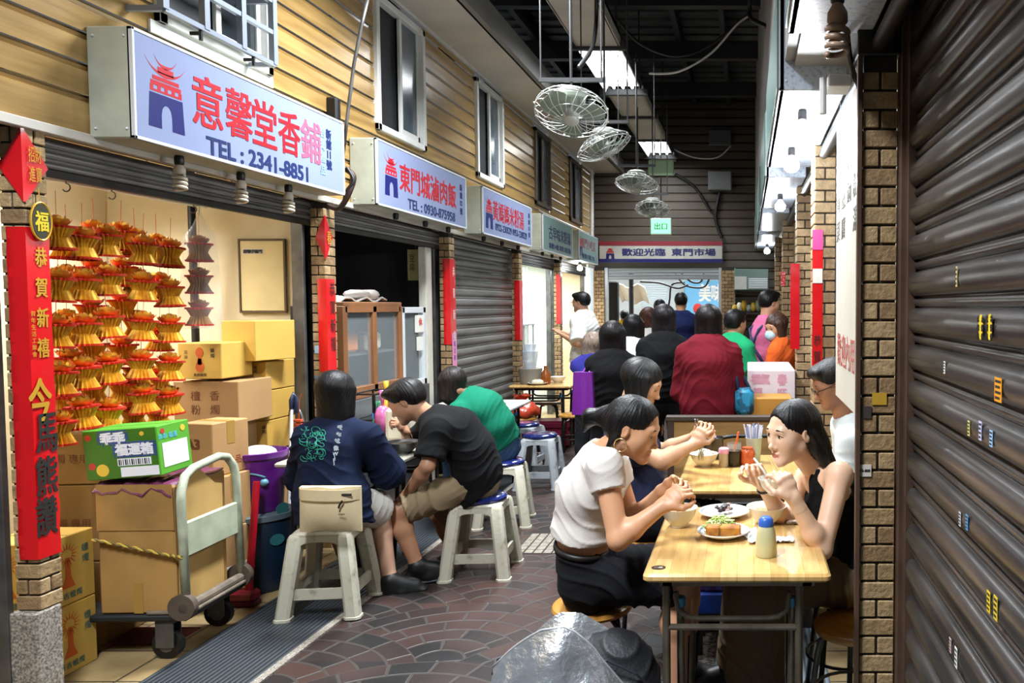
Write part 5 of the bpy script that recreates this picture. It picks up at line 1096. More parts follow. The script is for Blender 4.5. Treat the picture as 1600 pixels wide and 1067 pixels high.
def slab(b, poly, z0, z1, e=.008, m=0):
    c = Vector((sum(p[0] for p in poly) / len(poly), sum(p[1] for p in poly) / len(poly)))
    def ins(d): return [((p[0] - c.x) * (1 - d / max(.05, abs(p[0] - c.x))) + c.x if abs(p[0] - c.x) > .05 else p[0], (p[1] - c.y) * (1 - d / max(.05, abs(p[1] - c.y))) + c.y if abs(p[1] - c.y) > .05 else p[1]) for p in poly]
    r = [[Vector((*p, z)) for p in q] for q, z in ((ins(e), z0), (poly, z0 + e), (poly, z1 - e), (ins(e), z1))]
    return b.ring(r, m)
def folding_table(x0, x1, y0, y1, label, zt=.745, top=None, leg=None, ins=.10):
    o = thing('folding_table', label, 'table', ((x0 + x1) / 2, (y0 + y1) / 2, 0)); leg = leg or m_leg
    b = MB(); slab(b, rounded(x0, x1, y0, y1, .02), zt - .028, zt); b.build('table_top', top or m_plank, o, smooth=30)
    b = MB()
    for a in ((x0 + .06, x1 - .06, y0 + .05, y0 + .09), (x0 + .06, x1 - .06, y1 - .09, y1 - .05), (x0 + .05, x0 + .09, y0 + .05, y1 - .05), (x1 - .09, x1 - .05, y0 + .05, y1 - .05)): b.box(*a, zt - .055, zt - .028)
    b.build('apron', leg, o)
    for yy, s in ((y0 + .07, 1), (y1 - .07, -1)):
        for xx in (x0 + .07, x1 - ins):
            b = MB(); b.cyl((xx, yy, 0), (xx, yy, zt - .03), .0135, seg=10); b.build('leg', leg, o, smooth=40)
            b = MB(); xi = xx + (.045 if xx < (x0 + x1) / 2 else -.02); b.cyl((xi - .005, yy + .10 * s, 0), (xi, yy + .02 * s, zt - .12), .013, seg=10); lg = b.build('leg', leg, o, smooth=40)
            b = MB(); b.cyl((xi, yy + .02 * s, zt - .135), (xi, yy + .018 * s, zt - .105), .017, seg=10); plabel(b.build('cap', m_cap, lg, smooth=40), 'blue plastic cap')
        xa, xb_ = x0 + .10, x1 - .13
        b = MB(); b.cyl((x0 + .07, yy, .545), (x1 - .10, yy, .545), .011, seg=8)
        b.tube([(xa, yy + .01, .66), (xa + .01, yy + .01, .60), (xa + .04, yy + .01, .575), (xa + .08, yy + .01, .57), (xb_ - .08, yy + .01, .57), (xb_ - .04, yy + .01, .575), (xb_ - .01, yy + .01, .60), (xb_, yy + .01, .66)], .010, 8)
        b.build('cross_bar', leg, o, smooth=40)
    return o
TB1 = (-.335, .275, 2.50, 3.36); TB2 = (-.335, .285, 3.68, 4.55); TZ = .745
t1 = folding_table(*TB1, 'near maple plank folding table with an oval emblem at its corner')
p = PZ(1029, 887, TZ); b = MB(); b.prism([(.024 * math.cos(a), .020 * math.sin(a)) for a in np.linspace(0, 6.28, 24, endpoint=False)], .0015, Matrix.Translation((p.x, p.y, TZ))); e_ = b.build('emblem', hm('emblem_brown', '2f2118', .4), t1)
b = MB(); text(b, '一品', .012, Matrix.Translation((p.x, p.y, TZ + .0016)), w=.026, depth=.0003, bold=.001); b.build('lettering', hm('emblem_silver', 'b8b0a0', .4), e_)
t2 = folding_table(*TB2, 'second maple plank folding table with the condiments, behind the near one')
m_ltop = hm('pale_table_top', 'a9a594', .35, var=.12, scale=4)
t3 = folding_table(-2.62, -1.95, 4.32, 5.1, 'pale topped folding table with dark edge on the left between three diners', zt=.74, top=m_ltop, leg=hm('dark_leg', '1d1c1c', .4, .5), ins=.26)
t4 = folding_table(-2.74, -1.99, 6.35, 7.25, 'white topped folding table beside the closed shutter', zt=.745, top=hm('white_top', 'd9d9d2', .35), leg=MATS['dark_leg'])
t5 = folding_table(-2.58, -1.90, 8.5, 9.15, 'wood topped table with bowls in front of the bright fourth stall', zt=.745, leg=MATS['dark_leg'])
# plastic stools
m_pls = hm('stool_plastic', 'b8b4a2', .45, scale=16, col2='7d735c', lo=.22, hi=.42, var=.1, bump=.15, bscale=60); m_pad = hm('stool_pad_navy', '14205a', .18, spec=.8, coat=.4)
m_plg = hm('stool_plastic_grey', '9a9fa3', .45, scale=16, col2='6d7072', lo=.25, hi=.45)
def plastic_stool(label, m=None, pad=True, hs=.44):
    m = m or m_pls; o = thing('plastic_stool', label, 'stool', (0, 0, 0), 'moulded plastic stools'); a, t = .17, .115
    def lp(sx, sy, z): k = 1 - z / hs; return Vector((sx * (t + (a - t) * k), sy * (t + (a - t) * k), z))
    b = MB(); slab(b, rounded(-.145, .145, -.145, .145, .05), hs - .028, hs, .010)
    for s in ((1, 0), (-1, 0), (0, 1), (0, -1)):            # apron arches between the legs
        for k in range(10):
            u0, u1 = -1 + 2 * k / 10, -1 + 2 * (k + 1) / 10; z0 = lambda u: hs - .05 - .055 * abs(u) ** 4
            q = []
            for u, z in ((u0, z0(u0)), (u1, z0(u1)), (u1, hs - .02), (u0, hs - .02)):
                w_ = .135 * (1 + .06 * (hs - z) / .1); q.append(Vector((s[0] * w_ - s[1] * u * .125, s[1] * w_ + s[0] * u * .125, z)))
            n_ = Vector((s[0], s[1], 0)) * .008; b.ring([[v + n_ for v in q], [v - n_ for v in q]])
    b.build('seat', m, o, smooth=40)
    for sx in (-1, 1):
        for sy in (-1, 1):
            b = MB(); rs = []
            for z in (.0, .012, .014, .2, hs - .03, hs - .012):
                c = lp(sx, sy, z); w_ = .036 if z > .013 else .041
                if z > hs - .02: w_ *= .8
                rs.append([c + Vector((w_ * x_, w_ * y_, 0)) for x_, y_ in ((-1, -.6), (-.6, -1), (.6, -1), (1, -.6), (1, .6), (.6, 1), (-.6, 1), (-1, .6))])
            b.ring(rs); b.build('leg', m, o, smooth=35)
    for s in ((1, 0), (-1, 0), (0, 1), (0, -1)):
        c = lp(1, 1, .125).x; b = MB(); ux, uy = -s[1], s[0]
        P0, P1 = Vector((s[0] * c - ux * c, s[1] * c - uy * c, .125)), Vector((s[0] * c + ux * c, s[1] * c + uy * c, .125))
        n_ = Vector((s[0], s[1], 0)) * .009; h_ = Vector((0, 0, .027))
        b.ring([[q - n_ - h_, q + n_ - h_, q + n_ + h_, q - n_ + h_] for q in (P0, P1)]); b.build('stretcher', m, o)
    if pad:
        b = MB(); b.lathe([(.138, hs), (.15, hs + .006), (.152, hs + .02), (.14, hs + .032), (.08, hs + .036), (.004, hs + .036)], seg=30); b.build('seat_pad', m_pad, o, smooth=50)
    return o
s0 = plastic_stool('beige plastic stool under the diner in the navy jacket', pad=False); s0.location = (-2.215, 4.14, .006); s0.rotation_euler.z = R(7)
s1 = plastic_stool('beige plastic stool with navy pad under the diner in black and khaki'); s1.location = (-1.605, 4.72, 0); s1.rotation_euler.z = R(4)
dup(s1, (-1.80, 5.80, 0), R(10), 'beige plastic stool with navy pad under the diner in green')
s2 = plastic_stool('empty grey plastic stool with navy pad, nearest of the two empty ones', m_plg); s2.location = (-1.845, 7.0, 0); s2.rotation_euler.z = R(3)
dup(s2, (-2.16, 7.6, .008), R(-8), 'empty grey plastic stool with navy pad behind the nearest empty one')
m_wseat = hm('stool_wood', 'c08a3e', .3, scale=5, col2='9a6425', stretch=(5, .6, 1), coat=.3); m_sleg = hm('stool_leg_black', '1b1919', .35, .4)
def wood_stool(label, legm=None, group='round wooden seat stools'):
    o = thing('wooden_stool', label, 'stool', (0, 0, 0), group); legm = legm or m_sleg
    b = MB(); b.lathe([(.13, .425), (.152, .43), (.156, .44), (.152, .452), (.14, .458), (.004, .459)], seg=32); b.build('seat', m_wseat, o, smooth=40)
    for k in range(4):
        a = math.pi / 4 + k * math.pi / 2; c, s_ = math.cos(a), math.sin(a); b = MB()
        b.tube([(.06 * c, .06 * s_, .418), (.10 * c, .10 * s_, .414), (.128 * c, .128 * s_, .39), (.14 * c, .14 * s_, .34), (.185 * c, .185 * s_, .012)], .0115, 8); lg = b.build('leg', legm, o, smooth=True)
        b = MB(); b.cyl((.186 * c, .186 * s_, 0), (.184 * c, .184 * s_, .02), .015, seg=8); b.build('rubber_foot', m_black, lg)
    b = MB(); b.tube([(.155 * math.cos(a), .155 * math.sin(a), .2) for a in np.linspace(0, 6.28, 24, endpoint=False)], .007, 6, closed=True); b.build('foot_ring', legm, o, smooth=True)
    return o
w0 = wood_stool('wooden stool under the diner in the white T-shirt'); w0.location = (-.60, 3.02, 0); w0.rotation_euler.z = R(12)
dup(w0, (-.58, 2.62, 0), R(30), 'wooden stool holding the silver bag and the black backpack at the bottom edge')
dup(w0, (-.52, 3.95, 0), R(20), 'wooden stool under the diner with the black bob')
dup(w0, (-1.86, 8.4, 0), R(15), 'empty wooden stool on the alley side before the bright fourth stall')
dup(w0, (-2.33, 8.15, 0), R(40), 'wooden stool with a red plastic bag on its seat')
dup(w0, (-2.38, 9.42, .005), R(10), 'wooden stool half hidden behind the table of bowls')
w1 = wood_stool('wooden stool with grey tube legs half hidden by the near brick pillar', m_steel); w1.location = (.40, 2.815, .004); w1.rotation_euler.z = R(45)
dup(w0, (.40, 3.14, .004), R(5), 'wooden stool under the diner in the black tank top')
# bench back, folding chair behind the second table
o = thing('bench', 'brown wooden bench whose back faces the second table', 'bench', (-.06, 4.95, 0)); b = MB(); b.box(-.48, .36, 4.86, 4.89, .22, .90, 0, .004); b.build('back_panel', hm('bench_ply', 'ae8850', .5, scale=4, col2='86653a', stretch=(.5, 1, 3)), o)
b = MB(); b.box(-.50, .37, 4.845, 4.905, .895, .93, 0, .006)
for x in (-.49, .33): b.box(x, x + .04, 4.85, 4.90, 0, .9, 0, .004)
b.build('back_rail', hm('bench_dark', '3d3026', .5), o)
b = MB(); b.box(-.48, .36, 4.9, 5.2, .40, .43, 0, .004); b.build('seat', MATS['bench_ply'], o)
for x in (-.47, .32):
    b = MB(); b.box(x, x + .035, 5.15, 5.19, 0, .4); b.build('leg', MATS['bench_dark'], o)
o = thing('folding_chair', 'black tube folding chair whose arched back rises behind the condiments', 'chair', (.02, 4.7, 0)); zc = P(1170, 682, 4.72).z
b = MB(); b.tube([(-.20, 4.72, .0), (-.20, 4.72, .45), (-.205, 4.73, zc - .12), (-.19, 4.735, zc - .05), (-.14, 4.74, zc - .01), (-.08, 4.74, zc), (.15, 4.74, zc), (.22, 4.74, zc - .01), (.27, 4.735, zc - .05), (.285, 4.73, zc - .12), (.285, 4.72, .45), (.285, 4.72, 0)], .012, 8); b.build('back_frame', m_black, o, smooth=True)
b = MB(); b.box(-.19, .275, 4.60, 4.82, .43, .45, 0, .006); b.build('seat', m_black, o)
for x in (-.20, .285):
    b = MB(); b.cyl((x, 4.62, 0), (x, 4.72, .45), .011, seg=8); b.build('leg', m_black, o)
# silver cool bag, black backpack
o = thing('cool_bag', 'crumpled silver foil cool bag at the bottom edge of the picture', 'bag', (-.64, 2.5, .46)); b = MB()
def sil(i, j):
    t = j / 13; u = i / 17
    L_, R_ = PZ(0, 1067, 0), None
    pl = [(770, 1042), (800, 1012), (845, 985), (885, 979), (925, 1008), (950, 1040), (985, 1085), (1000, 1110)]
    k = u * 7; a = min(6, int(k)); f = k - a; px = pl[a][0] + (pl[a + 1][0] - pl[a][0]) * f; py = pl[a][1] + (pl[a + 1][1] - pl[a][1]) * f
    top = P(px, py, 2.46); base = P(760 + 235 * u, 1190, 2.32)
    q = top.lerp(base, t); ph = math.sin(i * 1.1 + j * .35) + .7 * math.sin(i * 2.3 - j * .8) + .5 * math.sin(i * .7 + j * 1.6)
    return q + Vector((.003 * math.sin(j * 2 + i), -.03 * math.sin(math.pi * min(1, t * 1.3)) * math.sin(math.pi * u) - .010 * ph * min(1, t * 4), .002 * ph * t))
b.sheet([[sil(i, j) for i in range(18)] for j in range(14)], th=.004)
b.build('foil_front', hm('silver_foil', 'd7dce2', .22, .85, bump=.5, bscale=35), o, smooth=True)
b = MB(); bk = lambda i, j: sil(i, j) + Vector((.012, .16 + .05 * math.sin(math.pi * i / 17), -.03 - .01 * math.sin(i)))
b.sheet([[bk(i, j) for i in range(17, -1, -1)] for j in range(14)], th=.004); b.sheet([[sil(0, j).lerp(bk(0, j), k / 3) for k in range(4)] for j in range(14)][::-1]); b.sheet([[sil(17, j).lerp(bk(17, j), k / 3) for k in range(4)] for j in range(14)])
b.build('foil_back', MATS['silver_foil'], o, smooth=True)
b = MB(); b.tube([sil(i, 0) + Vector((0, -.002, .001)) for i in range(18)], .004, 6); b.build('edge_binding', hm('silver_edge', 'c3c8cc', .3, .6), o, smooth=True)
b = MB(); b.tube([sil(0, 1), P(775, 1030, 2.5), P(812, 1018, 2.55), P(835, 1012, 2.55)], .006, 6); b.build('handle', hm('strap_dark', '33363a', .6), o, smooth=True)
# crockery and food -----------------------------------------------------------
m_bowl = hm('bowl_white', 'e6e5e0', .22, spec=.7, var=.08, scale=20); m_grn = hm('bowl_green_rim', '9cb48c', .3)
def bowl(c, r, h, label, m=None, fill=None, fh=.75, group=None, tilt=None, rim=None):
    m = m or m_bowl; o = thing('bowl', label, 'bowl', c, group); M_ = tilt or Matrix.Identity(3)
    b = MB(); b.lathe([(r * .45, 0), (r * .47, h * .12), (r * .5, h * .14), (r * .8, h * .5), (r * .97, h * .95), (r, h), (r * .97, h), (r * .92, h * .92), (r * .74, h * .5), (r * .45, h * .2), (.001, h * .18)], c=c, seg=32, M=M_, cap1=False); b.build('shell', m, o, smooth=40)
    if rim:
        b = MB(); b.lathe([(r * .90, h * .80), (r * .945, h * .90), (r * .95, h * .90), (r * .905, h * .80)], c=c, seg=32, M=M_, cap0=False, cap1=False); b.build('painted_band', rim, o)
    if fill:
        b = MB(); b.lathe([(r * (.60 + .38 * fh), h * fh), (r * .5, h * fh + .006), (.001, h * fh + .010)], c=c, seg=24, M=M_, cap0=False, cap1=False)
        fo = b.build('contents', fill, o, smooth=True)
    return o
def plate(c, r, label, group=None, m=None):
    o = thing('plate', label, 'plate', c, group); b = MB(); b.lathe([(r * .55, 0), (r * .6, .004), (r, .022), (r * 1.0, .026), (r * .97, .026), (r * .66, .010), (.001, .009)], c=c, seg=36, cap1=False); b.build('dish', m or m_bowl, o, smooth=40)
    b = MB(); b.lathe([(r * .86, .0208), (r * .92, .0238), (r * .92, .0242), (r * .86, .0212)], c=c, seg=36, cap0=False, cap1=False); b.build('painted_band', hm('plate_blue', '8fa3b8', .4), o)
    return o
m_broth = hm('broth', 'c9b98c', .15, var=.4, scale=60); m_noodle = hm('noodle', 'd8b86a', .4)
c = PZ(1061, 822, TZ); c.z = TZ + .001; bowl(c, .074, .075, 'white noodle bowl before the diner in the white T-shirt', fill=m_broth, fh=.7, rim=m_grn); BW1 = c.copy()
c = PZ(1131, 812, TZ); c.z = TZ + .001; c.y += .05; plate(c, .105, 'oval looking plate with dark braised slices, the rear one of two'); PL1 = c.copy()
rn = random.Random(5); o = thing('braised_slices', 'dark braised slices heaped on the rear plate', 'food', c)
for k, (mm, n_) in enumerate(((hm('braised_dark', '2d1c22', .3), 10), (hm('braised_pale', 'a58a80', .35), 7))):
    for i in range(n_):
        b = MB(); a, q = rn.uniform(0, 6.28), rn.uniform(0, .04); b.ball(c + Vector((q * math.cos(a) + .005, q * math.sin(a), .022 + rn.uniform(0, .022))), (rn.uniform(.010, .018), rn.uniform(.008, .013), .006), 8, 5, M=Matrix.Rotation(rn.uniform(0, 3), 3, 'Z') @ Matrix.Rotation(rn.uniform(-.8, .8), 3, 'X')); b.build('slice', mm, o, smooth=True)
c = PZ(1130, 838, TZ); c.z = TZ + .001; plate(c, .098, 'plate with shredded greens and fried tofu, the front one of two'); PL2 = c.copy()
o = tag(thing('shredded_cabbage', 'pale green shredded cabbage on the front plate', 'food', c), 'pale green shredded cabbage on the front plate', 'food', kind='stuff'); o2 = MB()
for i in range(260):
    a, q = rn.uniform(0, 6.28), .062 * math.sqrt(rn.random()); x, y = q * math.cos(a) - .012, q * math.sin(a) * .75 + .025; z = .020 + .052 * max(0, 1 - (q / .066) ** 2) * rn.uniform(.5, 1); d = rn.uniform(0, 3.14); l_ = rn.uniform(.008, .016)
    pa = c + Vector((x, y, z)); o2.tube([pa - Vector((l_ * math.cos(d), l_ * math.sin(d), rn.uniform(-.005, .005))), pa + Vector((0, 0, .004)), pa + Vector((l_ * math.cos(d), l_ * math.sin(d), rn.uniform(-.005, .005)))], .0020, 4, rn.randrange(3))
bpy.data.objects.remove(o); tag(o2.build('shredded_cabbage', [hm('cabbage_green', 'b8c873', .5), hm('cabbage_pale', 'dfe3b0', .5), hm('cabbage_leaf', '8fae4a', .5)]), 'pale green shredded cabbage on the front plate', 'food', kind='stuff')
m_tofu = hm('fried_tofu', 'c07f2c', .5, scale=30, col2='8a4a14', lo=.3, hi=.6)
for i, (x, y, w_, lb) in enumerate(((-.036, -.048, .052, 'brown fried tofu block on the front plate beside a paler one'), (.030, -.050, .074, 'broad golden fried tofu block on the front plate'))):
    b = MB(); b.box(c.x + x - w_ / 2, c.x + x + w_ / 2, c.y + y - .022, c.y + y + .022, c.z + .016, c.z + .056, 0, .006); tag(b.build('fried_tofu', m_tofu, smooth=30), lb, 'food')
c = PZ(1198, 822, TZ); c.z = TZ + .001; c.y += .04; bowl(c, .08, .07, 'white bowl with a leaf pattern rim at the right of the near table', fill=m_broth, fh=.72, rim=m_grn)
c = PZ(1197, 868, TZ); c.z = TZ
o = thing('squeeze_bottle', 'hazy squeeze bottle with a blue cap standing on the near table', 'bottle', c); b = MB(); b.lathe([(.036, .001), (.038, .008), (.037, .045), (.032, .085), (.026, .105), (.022, .11), (.001, .11)], c=c, seg=24, cap1=False); b.build('body', hm('bottle_milky', 'd8d6a6', .3, trans=.25, var=.1), o, smooth=40)
b = MB(); b.lathe([(.026, .104), (.027, .11), (.024, .128), (.016, .137), (.010, .138), (.001, .14)], c=c, seg=20); b.build('cap', hm('cap_blue', '2f5fb8', .4), o, smooth=40)
for px, py, lb, s in ((1190, 846, 'crumpled white tissue under the squeeze bottle', .05), (1226, 846, 'crumpled white tissue right of the squeeze bottle', .035)):
    c = PZ(px, py, TZ); b = MB(); b.sheet([[c + Vector((s * (i - 4) / 4 + .003 * math.sin(j * 3), s * (j - 4) / 4 * .8, .003 + .012 * abs(math.sin(i * 1.4 + j * 1.1 + s * 90)))) for i in range(9)] for j in range(9)], th=.001); tag(b.build('tissue', hm('tissue_white', 'e0dfda', .8), smooth=True), lb, 'tissue')
c = PZ(1168, 838, TZ); b = MB(); b.sheet([[c + Vector((.035 * (i - 3) / 3, .05 * (j - 3) / 3, .004 + .02 * abs(math.sin(i * 1.1 + j * .8)))) for i in range(7)] for j in range(7)], th=.001); tag(b.build('plastic_bag', clear('film_bag', (.85, .86, .88), .5, .1), smooth=True), 'small clear plastic bag between the plates and the bottle', 'bag')
c = PZ(1240, 818, TZ); b = MB(); b.box(c.x - .03, c.x + .03, c.y - .02, c.y + .02, TZ, TZ + .012, 0, .003); tag(b.build('napkin_packet', hm('packet_print', 'b9a692', .5, scale=60, col2='4a4552', lo=.4, hi=.5)), 'small printed napkin packet by the elbow on the near table', 'napkin packet')
# second table: condiments
def on2(px, py): c = PZ(px, py, TZ); c.z = TZ; return c
c = on2(1100, 728); bowl(c, .078, .07, 'green white bowl heaped with noodles on the second table', fill=None, rim=m_grn)
b = MB(); cc = c + Vector((0, 0, .055))
for i in range(60):
    a, q = rn.uniform(0, 6.28), .055 * math.sqrt(rn.random()); z = .035 * (1 - (q / .06) ** 2); p = cc + Vector((q * math.cos(a), q * math.sin(a), z)); d = rn.uniform(0, 3.14); l_ = .02; b.tube([p - Vector((l_ * math.cos(d), l_ * math.sin(d), .008)), p + Vector((0, 0, .003)), p + Vector((l_ * math.cos(d), l_ * math.sin(d), -.008))], .0026, 5)
b.ball(cc, (.06, .06, .03), 14, 8); tag(b.build('noodles', hm('rice_noodle', 'cfcdb4', .4), smooth=True), 'pale rice noodles heaped in the bowl on the second table', 'food', kind='stuff')
c = on2(1115, 716); o = thing('steel_pot', 'dark steel condiment pot behind the noodle bowl', 'pot', c); b = MB(); b.lathe([(.05, .001), (.055, .01), (.056, .115), (.059, .12), (.056, .122), (.05, .11), (.001, .108)], c=c, seg=26, cap1=False); b.build('pot', hm('pot_steel', '4b4a4e', .25, .85), o, smooth=40)
b = MB(); b.tube([c + Vector((-.01, 0, .09)), c + Vector((-.016, 0, .155))], .008, 8); b.build('spoon_handle', m_white, o)
c = on2(1131, 729); o = thing('shaker', 'pepper shaker with pink lid on the second table', 'shaker', c); b = MB(); b.lathe([(.024, .001), (.026, .006), (.026, .075)], c=c, seg=20); b.build('jar', hm('shaker_jar', 'b9ad98', .3), o, smooth=40); b = MB(); b.lathe([(.028, .072), (.029, .078), (.028, .098), (.02, .104), (.001, .105)], c=c, seg=20); b.build('lid', hm('lid_pink', 'd79ab4', .4), o, smooth=40)
c = on2(1147, 728); o = thing('sauce_jar', 'dark sauce jar with an orange handled spoon on the second table', 'jar', c); b = MB(); b.lathe([(.036, .001), (.039, .006), (.039, .085)], c=c, seg=22, cap1=False); b.build('sauce', hm('soy_dark', '1a0f0c', .15), o, smooth=40)
b = MB(); b.lathe([(.0395, .085), (.0395, .125), (.037, .125), (.037, .085)], c=c, seg=22, cap0=False, cap1=False); b.build('glass_rim', m_cglass, o, smooth=40); b = MB(); b.tube([c + Vector((0, 0, .08)), c + Vector((.015, 0, .14)), c + Vector((.024, 0, .185))], .006, 8); b.build('spoon_handle', hm('spoon_orange', 'c9622c', .4), o)
c = on2(1168, 727); b = MB(); b.lathe([(.036, .001), (.04, .01), (.041, .07), (.036, .085), (.03, .09), (.032, .10)], c=c, seg=22); tag(b.build('chilli_jar', hm('chilli_orange', 'c2582c', .25, var=.4, scale=40), smooth=40), 'round jar of orange chilli sauce beside the straw cup', 'jar')
c = on2(1178, 722); o = thing('chopstick_cup', 'pale green cup full of paper wrapped chopsticks', 'cup', c); b = MB(); b.lathe([(.032, .001), (.034, .008), (.045, .135), (.047, .138), (.043, .138), (.03, .02), (.001, .018)], c=c, seg=24, cap1=False); b.build('cup', hm('cup_mint', 'b9cbbb', .35, var=.1), o, smooth=40)
for i in range(34):
    a, q = rn.uniform(0, 6.28), .034 * math.sqrt(rn.random()); base = c + Vector((q * .5 * math.cos(a), q * .5 * math.sin(a), .02)); top = c + Vector((q * 1.7 * math.cos(a), q * 1.7 * math.sin(a), .20 + rn.uniform(-.015, .015)))
    b = MB(); b.cyl(base, top, .0034, seg=6, m=0); b.build('wrapped_chopsticks', hm('wrapper_white', 'd4d8e6', .5) if i % 3 else hm('wrapper_print', '8791b8', .5), o)
# left table: bowls, tote, tray
def on3(px, py, z=.74): c = PZ(px, py, z); c.z = z; return c
c = on3(630, 708); bowl(c, .095, .07, 'grey steel noodle bowl between the left diners', hm('steel_bowl_grey', '77797a', .3, .6), fill=hm('dark_broth', '3c342a', .3), fh=.8)
b = MB(); c = P(596, 690, 5.15); b.box(-2.62, -2.2, 5.02, 5.06, .75, 1.12, 0, .03); o = tag(b.build('tote_bag', hm('tote_canvas', 'c8c4b8', .8, bump=.2, bscale=60)), 'off white printed bag standing on the left table behind the bowl', 'bag'); bpy.data.objects.remove(o)
pa, pb = P(602, 640, 5.0), P(652, 710, 5.0); b = MB(); b.box(pa.x, pb.x, 4.97, 5.07, .742, pa.z + .02, 0, .03); o = tag(b.build('paper_bag', hm('bag_cream', 'c9c2b2', .7, bump=.15, bscale=30), smooth=30), 'cream bag standing on the left table in front of the man in black', 'bag')
b = MB(); text(b, 'Guilin', .05, frame(((pa.x + pb.x) / 2 + .0, 4.9685, (pa.z + .76) / 2), (1, 0, 0), (0, 0, 1)), w=.10, bold=.002); b.build('lettering', m_ink, o)
b = MB(); c = on3(787, 628, .745)
for k in range(3):
    q = Vector((-2.18, 6.75, .747 + k * .012)); b = MB(); b.lathe([(.06, 0), (.11, .010), (.112, .012), (.06, .004), (.001, .003)], c=q, seg=24, cap1=False); tag(b.build('plate', m_bowl, smooth=40), 'white plate %s a stack of three beside the closed shutter' % ('at the bottom of', 'in the middle of', 'on top of')[k], 'plate', 'stacked plates by the shutter')
# far left table of bowls
for (px, py, r_, h_, lb) in ((872, 596, .09, .07, 'white bowl on the far wood topped table'),):
    c = PZ(px, py + 2, .745); c.z = .746; bowl(c, r_, h_, lb, fill=m_broth)
for px, lb in ((840, 'white plate on the far wood topped table'),):
    c = PZ(px, 601, .745); c.z = .746; plate(c, .11, lb)
    b = MB(); b.ball(c + Vector((0, 0, .03)), (.07, .06, .03), 12, 6); tag(b.build('dumplings', hm('dumpling', 'd8cdb0', .5, bump=.4, bscale=30), smooth=True), 'heap of pale food on the far plate', 'food', kind='stuff')
c = P(829, 600, 8.75); c.z = .746; o = thing('container', 'hazy tub with clear cups on top, on the far wood topped table', 'tub', c); b = MB(); b.lathe([(.11, 0), (.13, .16), (.13, .17)], c=c, seg=20); b.build('tub', hm('tub_grey', '8a8478', .4), o, smooth=40)
b = MB(); b.lathe([(.06, .17), (.09, .36)], c=c, seg=16); b.lathe([(.05, .34), (.07, .44)], c=c, seg=16); b.build('cups', clear('cup_clear', (.75, .82, .92), .6, .2), o, smooth=40)
c = P(853, 600, 8.7); c.z = .746; b = MB(); b.lathe([(.05, 0), (.055, .02), (.05, .12), (.02, .16), (.02, .2)], c=c, seg=16); tag(b.build('sauce_bottle', hm('sauce_amber', '8a4a1c', .2), smooth=40), 'amber sauce bottle on the far wood topped table', 'bottle')
c = Vector((-2.33, 8.15, .46)); o = thing('plastic_bag', 'knotted red orange plastic bag on a stool', 'bag', c); b = MB()
b.lathe([(.13, 0), (.17, .03), (.165, .09), (.11, .14), (.04, .17), (.07, .21), (.10, .225)], c=c, seg=28); me = b.build('bag', hm('bag_redorange', 'd2492c', .3, coat=.4, var=.35, scale=18, bump=.6, bscale=22), o, smooth=True)
for v in me.data.vertices: v.co.x += .018 * math.sin(v.co.z * 60 + v.co.y * 40); v.co.y += .015 * math.sin(v.co.x * 50); v.co.z += .012 * math.sin(v.co.x * 60 + 1)
for px, py, c_, nm, lb in ((862, 690, '7a1638', 'crate', 'dark pink crate under the far tables'),):
    p = P(864, 688, 9.0); b = MB()
    for z in (.02, .12, .22): b.box(p.x - .2, p.x + .2, 8.9, 9.2, z, z + .06, 0, .006)
    b.box(p.x - .19, p.x + .19, 8.92, 9.18, .015, .3); tag(b.build(nm, hm('crate_' + c_, c_, .4)), lb, 'crate')
o = thing('basket', 'blue and purple striped woven basket on the floor under the near table', 'basket', (-.1, 3.6, 0)); p0, p1 = P(1094, 905, 3.55), P(1150, 962, 3.55)
m_bk = bpy.data.materials.new('woven_stripe'); m_bk.use_nodes = True; nt = m_bk.node_tree; wv = nt.nodes.new('ShaderNodeTexWave'); wv.inputs['Scale'].default_value = 6; wv.bands_direction = 'X'; tcn = nt.nodes.new('ShaderNodeTexCoord'); nt.links.new(tcn.outputs['Object'], wv.inputs[0]); rp = nt.nodes.new('ShaderNodeValToRGB'); rp.color_ramp.elements[0].color = (*hexc('4a1f78'), 1); rp.color_ramp.elements[1].color = (*hexc('3b4aa0'), 1); rp.color_ramp.interpolation = 'CONSTANT'; rp.color_ramp.elements[1].position = .5; nt.links.new(wv.outputs[0], rp.inputs[0]); nt.links.new(rp.outputs[0], nt.nodes['Principled BSDF'].inputs[0])
b = MB(); b.box(p0.x - .02, p1.x + .02, 3.55, 3.8, .30, p0.z + .05, 0, .012); b.build('side', m_bk, o); b = MB(); b.box(p0.x - .03, p1.x + .03, 3.54, 3.81, .20, .30, 0, .01); b.build('base_band', hm('basket_blue', '1646b8', .4), o)
for x in (p0.x, p1.x):
    for y in (3.57, 3.78): b = MB(); b.box(x - .01, x + .01, y - .01, y + .01, 0, .2); b.build('foot', m_black, o)
b = MB(); slab(b, rounded(-.33, -.05, 2.42, 2.62, .04), .004, .05, .01); o = tag(b.build('floor_cushion', hm('magenta_cloth', '8a1c4e', .8, var=.5, scale=30)), 'magenta patterned bag edge on the floor below the near table', 'bag')
